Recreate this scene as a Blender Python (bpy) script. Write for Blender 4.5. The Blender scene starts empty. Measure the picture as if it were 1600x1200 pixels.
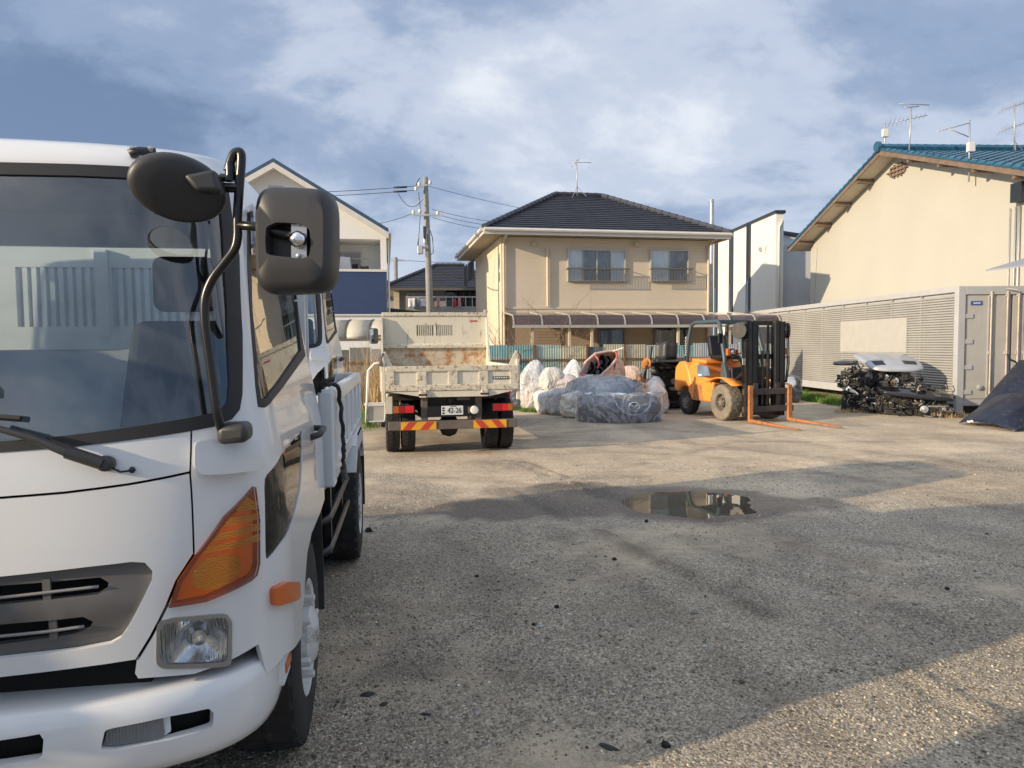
import bpy, bmesh, math, random
import numpy as np
from math import sin, cos, tan, pi, radians as R, atan2, sqrt
from mathutils import Vector, Matrix, noise
from mathutils.bvhtree import BVHTree
from mathutils.geometry import delaunay_2d_cdt, intersect_point_line

random.seed(7); rng = np.random.default_rng(7)
scene = bpy.context.scene
col = scene.collection

# ------------------------------------------------------------------ camera
CAM_H, FPX, PITCH, ROLL = 1.6, 1109.0, R(3.1), R(0.5)
FW = Vector((0, cos(PITCH), -sin(PITCH))); UP0 = Vector((0, sin(PITCH), cos(PITCH)))
RT = Vector((1, 0, 0))*cos(ROLL) - UP0*sin(ROLL); UPV = UP0*cos(ROLL) + Vector((1, 0, 0))*sin(ROLL)
CAM = Vector((0, 0, CAM_H))
cam_data = bpy.data.cameras.new('camera'); cam = bpy.data.objects.new('camera', cam_data); col.objects.link(cam)
cam_data.sensor_width = 36.0; cam_data.lens = 36.0*FPX/1600.0; cam_data.clip_start = 0.05; cam_data.clip_end = 5000
mw = Matrix((RT, UPV, -FW)).transposed().to_4x4(); mw.translation = CAM
cam.matrix_world = mw
scene.camera = cam

# ------------------------------------------------------------------ sun, sky, exposure
SUN_AZ, SUN_EL = R(26.0), R(15.6)          # direction the light travels: right and away
sd = Vector((cos(SUN_AZ)*cos(SUN_EL), sin(SUN_AZ)*cos(SUN_EL), -sin(SUN_EL)))
sun_data = bpy.data.lights.new('sun', 'SUN'); sun_data.energy = 4.2; sun_data.angle = R(0.6); sun_data.color = (1.0, 0.80, 0.55)
sun = bpy.data.objects.new('sun', sun_data); col.objects.link(sun)
sun.rotation_euler = sd.to_track_quat('-Z', 'Y').to_euler(); sun.location = (-20, -10, 12)
world = bpy.data.worlds.new('World'); scene.world = world; world.use_nodes = True
def build_world():
    nt = world.node_tree; nt.nodes.clear(); N = nt.nodes.new; L = nt.links.new
    out = N('ShaderNodeOutputWorld'); bg = N('ShaderNodeBackground'); bg.inputs[1].default_value = 0.085
    sky = N('ShaderNodeTexSky'); sky.sky_type = 'NISHITA'; sky.sun_disc = False
    sky.sun_elevation = SUN_EL; sky.sun_rotation = atan2(-sd.x, -sd.y); sky.air_density = 1.0; sky.dust_density = 1.2; sky.ozone_density = 2.0
    tc = N('ShaderNodeTexCoord'); sep = N('ShaderNodeSeparateXYZ'); L(tc.outputs['Generated'], sep.inputs[0])
    def math_(op, a, b=None, c=None):
        m = N('ShaderNodeMath'); m.operation = op
        for i, x in enumerate((a, b, c)):
            if x is None: continue
            if isinstance(x, (int, float)): m.inputs[i].default_value = x
            else: L(x, m.inputs[i])
        return m.outputs[0]
    zz = math_('ADD', math_('MAXIMUM', sep.outputs[2], 0.0), 0.40)
    px = math_('DIVIDE', sep.outputs[0], zz); py = math_('DIVIDE', sep.outputs[1], zz)
    comb = N('ShaderNodeCombineXYZ'); L(px, comb.inputs[0]); L(py, comb.inputs[1])
    def nz(scale, detail, rough, off, dist=0.0, stretch=(1, 1, 1)):
        mp = N('ShaderNodeMapping'); mp.inputs['Location'].default_value = off; mp.inputs['Scale'].default_value = stretch
        mp.inputs['Rotation'].default_value = (0, 0, R(-24))
        L(comb.outputs[0], mp.inputs[0])
        n = N('ShaderNodeTexNoise'); n.inputs['Scale'].default_value = scale; n.inputs['Detail'].default_value = detail
        n.inputs['Roughness'].default_value = rough; n.inputs['Distortion'].default_value = dist
        L(mp.outputs[0], n.inputs['Vector']); return n.outputs[0]
    def ramp(fac, stops):
        r = N('ShaderNodeValToRGB'); e = r.color_ramp.elements
        e[0].position, e[0].color = stops[0][0], (*stops[0][1], 1); e[1].position, e[1].color = stops[-1][0], (*stops[-1][1], 1)
        for p, c in stops[1:-1]:
            k = e.new(p); k.color = (*c, 1)
        r.color_ramp.interpolation = 'EASE'; L(fac, r.inputs[0]); return r.outputs[0]
    def mix(f, a, b, mode='MIX'):
        m = N('ShaderNodeMix'); m.data_type = 'RGBA'; m.blend_type = mode
        for s, x in ((m.inputs[0], f), (m.inputs[6], a), (m.inputs[7], b)):
            if isinstance(x, (int, float)): s.default_value = x
            elif isinstance(x, tuple): s.default_value = (*x, 1)
            else: L(x, s)
        return m.outputs[2]
    big = nz(0.62, 6, 0.5, (2.64, 0.38, 4.32), 0.2, (1.1, 1.3, 1))
    fine = nz(1.9, 9, 0.6, (16.88, 35.78, 7.44), 0.15, (1.1, 1.35, 1))
    tone = math_('ADD', math_('MULTIPLY', big, 0.55), math_('MULTIPLY', fine, 0.45))
    cloud = ramp(tone, [(0.38, (1.45, 2.15, 3.5)), (0.46, (2.7, 3.5, 5.0)), (0.53, (4.8, 5.4, 6.6)), (0.61, (7.0, 7.4, 8.0))])
    cover = ramp(nz(0.75, 5, 0.5, (13.26, 16.75, 5.25), 0.3), [(0.30, (0, 0, 0)), (0.42, (1, 1, 1))])
    low = math_('POWER', math_('SUBTRACT', 1.0, math_('MINIMUM', math_('MAXIMUM', sep.outputs[2], 0.0), 1.0)), 9.0)
    hz = mix(math_('MULTIPLY', low, 0.55), cloud, (5.0, 5.9, 7.3))
    clear = mix(1.0, sky.outputs[0], (0.8, 1.0, 1.25), 'MULTIPLY')
    c = mix(math_('ADD', math_('MULTIPLY', cover, 0.72), 0.25), clear, hz)
    # cloud near the sun is brighter (forward scattering)
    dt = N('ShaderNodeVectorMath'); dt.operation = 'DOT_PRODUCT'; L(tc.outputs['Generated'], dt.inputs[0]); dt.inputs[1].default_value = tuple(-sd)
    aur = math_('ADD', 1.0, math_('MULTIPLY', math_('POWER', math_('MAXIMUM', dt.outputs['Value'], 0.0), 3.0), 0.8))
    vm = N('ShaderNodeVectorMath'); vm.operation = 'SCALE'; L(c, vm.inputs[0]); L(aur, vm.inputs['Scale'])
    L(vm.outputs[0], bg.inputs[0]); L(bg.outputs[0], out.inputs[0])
build_world()
scene.view_settings.view_transform = 'Standard'; scene.view_settings.look = 'None'
scene.view_settings.exposure = 0.50; scene.view_settings.gamma = 1.0; scene.view_settings.use_curve_mapping = False
scene.render.engine = 'CYCLES'; scene.cycles.use_denoising = True
scene.cycles.use_adaptive_sampling = True; scene.cycles.adaptive_threshold = 0.015; scene.cycles.max_bounces = 8; scene.cycles.transparent_max_bounces = 16

# ------------------------------------------------------------------ photo pixel -> place
def ray(x, y): return FW + RT*((x-800)/FPX) - UPV*((y-600)/FPX)
def G(x, y, z=0.0):
    d = ray(x, y); return CAM + d*((z-CAM_H)/d.z)
def at(x, y, Y):
    d = ray(x, y); return CAM + d*(Y/d.y)
def onplane(x, y, p0, n):
    d = ray(x, y); return CAM + d*((p0-CAM).dot(n)/d.dot(n))

# ------------------------------------------------------------------ mesh helpers
def V(*a): return Vector(a)
class MB:
    def __init__(s): s.v = []; s.f = []
    def add(s, vs, fs):
        o = len(s.v); s.v += [tuple(v) for v in vs]; s.f += [tuple(i+o for i in f) for f in fs]; return s
    def bx(s, x0, x1, y0, y1, z0, z1):
        return s.add([(x0,y0,z0),(x1,y0,z0),(x1,y1,z0),(x0,y1,z0),(x0,y0,z1),(x1,y0,z1),(x1,y1,z1),(x0,y1,z1)],
                     [(0,3,2,1),(4,5,6,7),(0,1,5,4),(1,2,6,5),(2,3,7,6),(3,0,4,7)])
    def hull8(s, p):      # eight corners: bottom ring 0-3 then top ring 4-7
        return s.add(p, [(0,3,2,1),(4,5,6,7),(0,1,5,4),(1,2,6,5),(2,3,7,6),(3,0,4,7)])
    def bar(s, a, b, w, h=None, up=(0,0,1)):
        a, b = Vector(a), Vector(b); h = w if h is None else h; d = (b-a).normalized(); up = Vector(up)
        if abs(d.dot(up)) > 0.98: up = Vector((1,0,0)) if abs(d.x) < .9 else Vector((0,1,0))
        x = d.cross(up).normalized()*(w/2); y = x.cross(d).normalized()*(h/2)
        r = [(-1,-1),(1,-1),(1,1),(-1,1)]
        return s.hull8([a+x*i+y*j for i,j in r]+[b+x*i+y*j for i,j in r])
    def tube(s, pts, r, n=8, closed=False, cap=True):
        pts = [Vector(p) for p in pts]; m = len(pts); rr = r if hasattr(r, '__len__') else [r]*m
        prev = None; rings = []
        for i, p in enumerate(pts):
            if closed: d = pts[(i+1) % m]-pts[i-1]
            else: d = pts[min(i+1, m-1)]-pts[max(i-1, 0)]
            d.normalize()
            if prev is None:
                a = Vector((0,0,1)) if abs(d.z) < .9 else Vector((1,0,0)); x = d.cross(a).normalized()
            else:
                x = prev - d*prev.dot(d)
                x = x.normalized() if x.length > 1e-6 else d.orthogonal().normalized()
            prev = x; y = d.cross(x)
            rings.append([p+(x*cos(2*pi*k/n)+y*sin(2*pi*k/n))*rr[i] for k in range(n)])
        vs = [q for g in rings for q in g]; fs = []
        for i in range(m if closed else m-1):
            j = (i+1) % m
            for k in range(n): fs.append((i*n+k, i*n+(k+1) % n, j*n+(k+1) % n, j*n+k))
        if cap and not closed: fs += [tuple(range(n-1, -1, -1)), tuple((m-1)*n+k for k in range(n))]
        return s.add(vs, fs)
    def cyl(s, a, b, r, n=16): return s.tube([a, b], r, n)
    def lathe(s, prof, o=(0,0,0), ax=(0,0,1), n=24, cap=True):     # prof: (radius, distance along the axis)
        o = Vector(o); ax = Vector(ax).normalized(); x = ax.orthogonal().normalized(); y = ax.cross(x); m = len(prof)
        vs = [o+ax*h+(x*cos(2*pi*k/n)+y*sin(2*pi*k/n))*r for r, h in prof for k in range(n)]
        fs = [(i*n+k, i*n+(k+1) % n, (i+1)*n+(k+1) % n, (i+1)*n+k) for i in range(m-1) for k in range(n)]
        if cap and prof[0][0] > 1e-4: fs.append(tuple(range(n-1, -1, -1)))
        if cap and prof[-1][0] > 1e-4: fs.append(tuple((m-1)*n+k for k in range(n)))
        return s.add(vs, fs)
    def prism(s, poly, fn, c0, c1):      # poly of (a,b); fn(a,b,c) -> point
        n = len(poly)
        return s.add([fn(a, b, c0) for a, b in poly]+[fn(a, b, c1) for a, b in poly],
                     [tuple(range(n-1, -1, -1)), tuple(range(n, 2*n))]+[(i, (i+1) % n, n+(i+1) % n, n+i) for i in range(n)])
    def grid(s, fn, nu, nv):             # fn(i/nu, j/nv) -> point
        vs = [fn(i/nu, j/nv) for j in range(nv+1) for i in range(nu+1)]
        return s.add(vs, [(j*(nu+1)+i, j*(nu+1)+i+1, (j+1)*(nu+1)+i+1, (j+1)*(nu+1)+i) for j in range(nv) for i in range(nu)])
    def quad(s, a, b, c, d): return s.add([a, b, c, d], [(0,1,2,3)])
    def build(s, name, mat, parent=None, smooth=False, bevel=0, solid=0, sub=0, seg=2, fixn=True, kind=None):
        me = bpy.data.meshes.new(name); me.from_pydata(s.v, [], s.f)
        if fixn:
            bm = bmesh.new(); bm.from_mesh(me); bmesh.ops.recalc_face_normals(bm, faces=bm.faces); bm.to_mesh(me); bm.free()
        return link(name, me, mat, parent, smooth, bevel, solid, sub, seg, kind)
def link(name, me, mat, parent=None, smooth=False, bevel=0, solid=0, sub=0, seg=2, kind=None):
    o = bpy.data.objects.new(name, me); col.objects.link(o)
    if mat is not None: me.materials.append(MAT[mat] if isinstance(mat, str) else mat)
    if parent is not None: o.parent = parent
    if smooth is True: me.polygons.foreach_set('use_smooth', [True]*len(me.polygons))
    elif smooth: me.shade_smooth() if False else smooth_by_angle(me, smooth)
    if solid:
        m = o.modifiers.new('solid', 'SOLIDIFY'); m.thickness = abs(solid); m.offset = -1 if solid > 0 else 1
    if bevel:
        m = o.modifiers.new('bevel', 'BEVEL'); m.width = bevel; m.segments = seg; m.limit_method = 'ANGLE'; m.angle_limit = R(35); m.harden_normals = False
    if sub:
        m = o.modifiers.new('sub', 'SUBSURF'); m.levels = sub; m.render_levels = sub
    if kind: o['kind'] = kind
    return o
def smooth_by_angle(me, deg):
    me.polygons.foreach_set('use_smooth', [True]*len(me.polygons))
    bm = bmesh.new(); bm.from_mesh(me)
    for e in bm.edges:
        if len(e.link_faces) == 2 and e.calc_face_angle(0) > R(deg): e.smooth = False
    bm.to_mesh(me); bm.free()
def tag(o, label, cat, group=None):
    o['label'] = label; o['category'] = cat
    if group: o['group'] = group
    return o
def thing(name, label, cat, loc=(0,0,0), rz=0, group=None):
    o = bpy.data.objects.new(name, None); col.objects.link(o); o.location = loc; o.rotation_euler = (0, 0, rz); o.empty_display_size = .2
    return tag(o, label, cat, group)
def structure(o): o['kind'] = 'structure'; return o
def copy_tree(o, parent=None, skip=()):
    c = o.copy(); col.objects.link(c); c.parent = parent
    for ch in [k for k in bpy.data.objects if k.parent == o]:
        if ch.name.split('.')[0] not in skip: copy_tree(ch, c, skip)
    return c
def text_mesh(txt, size, ext=0.002):
    cu = bpy.data.curves.new('lettering', 'FONT'); cu.body = txt; cu.size = size; cu.extrude = ext; cu.align_x = 'CENTER'; cu.align_y = 'CENTER'; cu.resolution_u = 3
    ob = bpy.data.objects.new('lettering', cu); col.objects.link(ob)
    bpy.context.view_layer.update()
    me = bpy.data.meshes.new_from_object(ob.evaluated_get(bpy.context.evaluated_depsgraph_get()))
    bpy.data.objects.remove(ob); bpy.data.curves.remove(cu); me.name = 'lettering'; me.materials.clear(); return me
def lettering(txt, size, mat, parent, M4, name='lettering', sx=1.0):
    o = link(name, text_mesh(txt, size), mat, parent); o.matrix_local = M4 @ Matrix.Diagonal((sx, 1, 1, 1)); return o
def frame_m(o, x, y):      # matrix with the given axes
    x = Vector(x).normalized(); y = Vector(y).normalized(); z = x.cross(y)
    m = Matrix((x, y, z)).transposed().to_4x4(); m.translation = Vector(o); return m

# ------------------------------------------------------------------ materials
MAT = {}
def mat(name, c, rough=.5, metal=0.0, var=.12, scale=4.0, bump=0.0, bscale=40.0, dirt=None, damt=.5, dscale=3.0, coat=0.0, spec=.5, alpha=1.0, sss=0, detail=5, stretch=(1,1,1), bdist=.01, rvar=.1):
    m = bpy.data.materials.new(name); m.use_nodes = True; nt = m.node_tree; b = nt.nodes['Principled BSDF']; N = nt.nodes.new; L = nt.links.new
    tc = N('ShaderNodeTexCoord'); mp = N('ShaderNodeMapping'); mp.inputs['Scale'].default_value = stretch; L(tc.outputs['Object'], mp.inputs[0]); vec = mp.outputs[0]
    def nz(s, d=detail, r=.55):
        n = N('ShaderNodeTexNoise'); n.inputs['Scale'].default_value = s; n.inputs['Detail'].default_value = d; n.inputs['Roughness'].default_value = r; L(vec, n.inputs['Vector']); return n.outputs[0]
    n1 = nz(scale); rp = N('ShaderNodeValToRGB'); rp.color_ramp.elements[0].position = .3; rp.color_ramp.elements[1].position = .7
    rp.color_ramp.elements[0].color = (*[x*(1-var) for x in c], 1); rp.color_ramp.elements[1].color = (*[min(1, x*(1+var)) for x in c], 1); L(n1, rp.inputs[0]); colr = rp.outputs[0]
    rsock = None
    if dirt:
        n2 = nz(dscale, 8, .65); r2 = N('ShaderNodeValToRGB'); p = 1-damt*.62
        r2.color_ramp.elements[0].position = max(0, p-.11); r2.color_ramp.elements[1].position = min(1, p+.05); L(n2, r2.inputs[0])
        mx = N('ShaderNodeMix'); mx.data_type = 'RGBA'; L(r2.outputs[0], mx.inputs[0]); L(colr, mx.inputs[6]); mx.inputs[7].default_value = (*dirt, 1); colr = mx.outputs[2]
        rr = N('ShaderNodeMapRange'); L(r2.outputs[0], rr.inputs[0]); rr.inputs[3].default_value = rough; rr.inputs[4].default_value = max(rough, .85); rsock = rr.outputs[0]
    L(colr, b.inputs['Base Color'])
    if rsock: L(rsock, b.inputs['Roughness'])
    else:
        n3 = nz(scale*2.3); rr = N('ShaderNodeMapRange'); L(n3, rr.inputs[0]); rr.inputs[3].default_value = max(0, rough-rvar*.7); rr.inputs[4].default_value = min(1, rough+rvar*.7); L(rr.outputs[0], b.inputs['Roughness'])
    b.inputs['Metallic'].default_value = metal; b.inputs['Coat Weight'].default_value = coat; b.inputs['Specular IOR Level'].default_value = spec; b.inputs['Alpha'].default_value = alpha
    if sss: b.inputs['Subsurface Weight'].default_value = sss; b.inputs['Subsurface Radius'].default_value = (.02, .01, .005)
    if bump:
        n4 = nz(bscale, 6, .6); bp = N('ShaderNodeBump'); bp.inputs['Strength'].default_value = bump; bp.inputs['Distance'].default_value = bdist; L(n4, bp.inputs['Height']); L(bp.outputs[0], b.inputs['Normal'])
    MAT[name] = m; return m
def lined(name, c, pitch, axis=2, depth=.006, rough=.6, var=.06, dirt=None, damt=.4, dscale=1.5, duty='SAW', dark=.75):
    """mat() plus fine parallel relief lines (boarding, siding) along one object axis"""
    m = mat(name, c, rough=rough, var=var, scale=.8, dirt=dirt, damt=damt, dscale=dscale); nt = m.node_tree; b = nt.nodes['Principled BSDF']; N = nt.nodes.new; L = nt.links.new
    tc = N('ShaderNodeTexCoord'); w = N('ShaderNodeTexWave'); w.wave_type = 'BANDS'; w.bands_direction = 'XYZ'[axis]; w.wave_profile = duty
    w.inputs['Scale'].default_value = 1.0/pitch*(2*pi/20.0) if duty == 'SIN' else 1.0/pitch*(2*pi/20.0)
    L(tc.outputs['Object'], w.inputs[0]); bp = N('ShaderNodeBump'); bp.inputs['Distance'].default_value = depth; bp.inputs['Strength'].default_value = .8; L(w.outputs[1], bp.inputs['Height']); L(bp.outputs[0], b.inputs['Normal']); return m
def glassy(name, tint, refl=1.0, rough=.02, ior=1.5, opaque=None, wav=0.0):
    """window glass: fresnel reflection over a tinted see-through"""
    m = bpy.data.materials.new(name); m.use_nodes = True; nt = m.node_tree; nt.nodes.clear(); N = nt.nodes.new; L = nt.links.new
    o = N('ShaderNodeOutputMaterial'); mx = N('ShaderNodeMixShader'); fr = N('ShaderNodeFresnel'); fr.inputs[0].default_value = ior
    g = N('ShaderNodeBsdfGlossy'); g.inputs['Roughness'].default_value = rough; g.inputs['Color'].default_value = (refl, refl, refl, 1)
    t = N('ShaderNodeBsdfTransparent'); t.inputs[0].default_value = (*tint, 1)
    if opaque:
        d = N('ShaderNodeBsdfDiffuse'); d.inputs[0].default_value = (*opaque[0], 1); m2 = N('ShaderNodeMixShader'); m2.inputs[0].default_value = opaque[1]; L(t.outputs[0], m2.inputs[1]); L(d.outputs[0], m2.inputs[2]); base = m2.outputs[0]
    else: base = t.outputs[0]
    if wav:
        tc = N('ShaderNodeTexCoord'); n = N('ShaderNodeTexNoise'); n.inputs['Scale'].default_value = 3; L(tc.outputs['Object'], n.inputs['Vector']); bp = N('ShaderNodeBump'); bp.inputs['Distance'].default_value = wav; L(n.outputs[0], bp.inputs['Height']); L(bp.outputs[0], g.inputs['Normal'])
    L(fr.outputs[0], mx.inputs[0]); L(base, mx.inputs[1]); L(g.outputs[0], mx.inputs[2]); L(mx.outputs[0], o.inputs[0]); MAT[name] = m; return m
def vcol(name, rough=.9, bump=0, attr='tone', mul=(1,1,1)):
    m = bpy.data.materials.new(name); m.use_nodes = True; nt = m.node_tree; b = nt.nodes['Principled BSDF']; a = nt.nodes.new('ShaderNodeAttribute'); a.attribute_name = attr
    nt.links.new(a.outputs[0], b.inputs['Base Color']); b.inputs['Roughness'].default_value = rough; MAT[name] = m; return m

mat('truck_white', (.70, .71, .715), rough=.22, var=.02, coat=.6, scale=1.2, rvar=.06)
mat('bed_white', (.68, .71, .73), rough=.32, var=.03, coat=.2)
mat('old_white', (.62, .58, .47), rough=.5, var=.08, scale=2.0, dirt=(.20, .085, .03), damt=.50, dscale=13, stretch=(1, 1, .28))
mat('rusty_white', (.60, .56, .45), rough=.55, var=.10, scale=3.0, dirt=(.21, .085, .026), damt=.62, dscale=24, bump=.2, bscale=30)
mat('worn_bed', (.55, .49, .37), rough=.6, var=.15, scale=3.0, dirt=(.34, .17, .065), damt=.70, dscale=6, bump=.2, bscale=30)
mat('black_plastic', (.036, .036, .038), rough=.46, var=.15, bump=.12, bscale=500, bdist=.001)
mat('satin_black', (.012, .012, .013), rough=.30, var=.2)
mat('rubber_trim', (.014, .014, .015), rough=.55, var=.2)
mat('tyre', (.022, .021, .021), rough=.85, var=.3, scale=6, dirt=(.10, .088, .07), damt=.50, dscale=5, bump=.15, bscale=90)
mat('dusty_tyre', (.20, .175, .14), rough=.95, var=.25, scale=6, dirt=(.09, .08, .066), damt=.5, dscale=8, bump=.2, bscale=70)
mat('rim_white', (.55, .55, .54), rough=.45, var=.12, dirt=(.16, .13, .10), damt=.55, dscale=9)
mat('chassis', (.022, .021, .02), rough=.7, var=.4, dirt=(.10, .085, .065), damt=.5, dscale=6)
mat('grille_grey', (.115, .11, .108), rough=.42, var=.08)
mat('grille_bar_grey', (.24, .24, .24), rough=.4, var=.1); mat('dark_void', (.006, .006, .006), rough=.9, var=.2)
mat('chrome', (.88, .89, .90), rough=.16, metal=1.0, var=.05)
mat('steel', (.42, .42, .42), rough=.35, metal=.9, var=.15)
mat('amber', (.85, .20, .006), rough=.2, var=.04, scale=3, coat=.3, sss=.3)
mat('amber_light', (1.0, .46, .05), rough=.25, var=.03, scale=3, coat=.3, sss=.3)
mat('amber_dark', (.30, .05, .006), rough=.2, var=.2, coat=.8)
mat('marker_orange', (.60, .13, .015), rough=.25, var=.05, coat=.4, sss=.2)
mat('tail_red', (.32, .012, .012), rough=.25, var=.1, coat=.4)
mat('tail_red_bright', (.62, .015, .02), rough=.2, var=.1, coat=.4)
mat('tail_amber', (.42, .10, .02), rough=.25, var=.1, coat=.4)
mat('seat_cloth', (.075, .08, .095), rough=.95, var=.2, bump=.2, bscale=300)
mat('dash_grey', (.055, .057, .062), rough=.75, var=.1)
mat('cab_lining', (.30, .31, .31), rough=.9, var=.06)
mat('plate_white', (.72, .72, .70), rough=.4, var=.05, dirt=(.4, .36, .3), damt=.35, dscale=12)
mat('ink', (.03, .04, .035), rough=.5)
mat('reflect_yellow', (.72, .36, .02), rough=.35, var=.1, dirt=(.2, .14, .07), damt=.45, dscale=14)
mat('reflect_red', (.50, .055, .035), rough=.35, var=.1, dirt=(.25, .1, .06), damt=.42, dscale=14)
mat('bare_brown', (.12, .10, .085), rough=.7, var=.2, dirt=(.22, .13, .07), damt=.55, dscale=8)
glassy('windscreen_glass', (.86, .95, .95), refl=1.0, rough=.0, ior=2.2, wav=.0004)
glassy('side_glass', (.42, .47, .46), refl=1.0, rough=.0, ior=1.7, wav=.0003)
glassy('lens_glass', (.93, .95, .95), ior=1.45, rough=.03)
glassy('house_glass', (.95, .97, .97), ior=1.4, rough=.01)
glassy('smoke_visor', (.50, .44, .46), ior=1.5, rough=.05, opaque=((.20, .17, .18), .25))
mat('mirror_face', (.8, .82, .83), rough=.02, metal=1, var=.01, rvar=0)
# ================================================================== the ground
PUD = (1.76, 7.12); WATER = -0.0165
def nz2(x, y, s, o=0.0): return noise.noise((x*s+o, y*s-o*.7, o*1.3))
def dseg(x, y, a, b):
    ax, ay = a; bx, by = b; dx, dy = bx-ax, by-ay; t = ((x-ax)*dx+(y-ay)*dy)/(dx*dx+dy*dy)
    t = 0 if t < 0 else 1 if t > 1 else t
    return math.hypot(x-ax-dx*t, y-ay-dy*t)
def gp(x, y): p = G(x, y); return (p.x, p.y)
RUTS = [[gp(800, 768), gp(850, 790), gp(900, 814)], [gp(815, 722), gp(845, 732), gp(880, 745)], [gp(935, 828), gp(1010, 868), gp(1100, 905), gp(1200, 960)],
        [gp(895, 752), gp(940, 775)], [gp(1420, 1050), gp(1500, 1090), gp(1590, 1130)], [gp(1090, 915), gp(1150, 910)]]
TRACKS = [[gp(700, 690), gp(1000, 668), gp(1250, 690), gp(1590, 735)], [gp(760, 705), gp(1050, 690), gp(1300, 715), gp(1590, 760)], [gp(640, 740), gp(900, 760), gp(1250, 850), gp(1590, 960)]]
MARKS = [(l, .10, .9) for l in RUTS]+[(l, .16, .55) for l in TRACKS]+[([gp(960, 735), gp(1150, 690), gp(1400, 690)], .10, .6), ([gp(820, 700), gp(1100, 712), gp(1330, 745), gp(1590, 800)], .14, .5), ([gp(700, 830), gp(760, 900), gp(800, 1000), gp(820, 1190)], .13, .45), ([gp(860, 830), gp(1000, 920), gp(1180, 1060), gp(1330, 1190)], .12, .55), ([gp(1060, 840), gp(1240, 900), gp(1590, 1010)], .12, .5), ([gp(1150, 830), gp(1400, 850), gp(1590, 880)], .10, .45)]
def pdist(x, y, line): return min(dseg(x, y, line[i], line[i+1]) for i in range(len(line)-1))
def pud_r(x, y):
    ex = (x-PUD[0])/.68; ey = (y-PUD[1])/.52
    return math.hypot(ex, ey)+.22*nz2(x, y, 2.1, 3.0)+.10*nz2(x, y, 6.0, 1.0)
def ground_z(x, y):
    if abs(x) > 14 or y > 30 or y < -4: return 0.0
    z = .010*nz2(x, y, .9, 5.0)+.005*nz2(x, y, 3.3, 2.0)+.004*nz2(x, y, 9.0, 7.0)
    if abs(x-PUD[0]) < 2 and abs(y-PUD[1]) < 1.8:
        r = pud_r(x, y)
        if r < 1.5: k = min(1, (1.5-r)/1.0); z -= .032*k*k*(3-2*k)
    if y < 14:
        for l in RUTS:
            d = pdist(x, y, l)
            if d < .22: z += .020*math.exp(-(d/.035)**2)*(.6+.8*nz2(x, y, 12, 4))-.012*math.exp(-((d-.09)/.04)**2)
        for l in TRACKS:
            d = pdist(x, y, l)
            if d < .3: z -= .006*math.exp(-(d/.12)**2)
    return z
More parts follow.
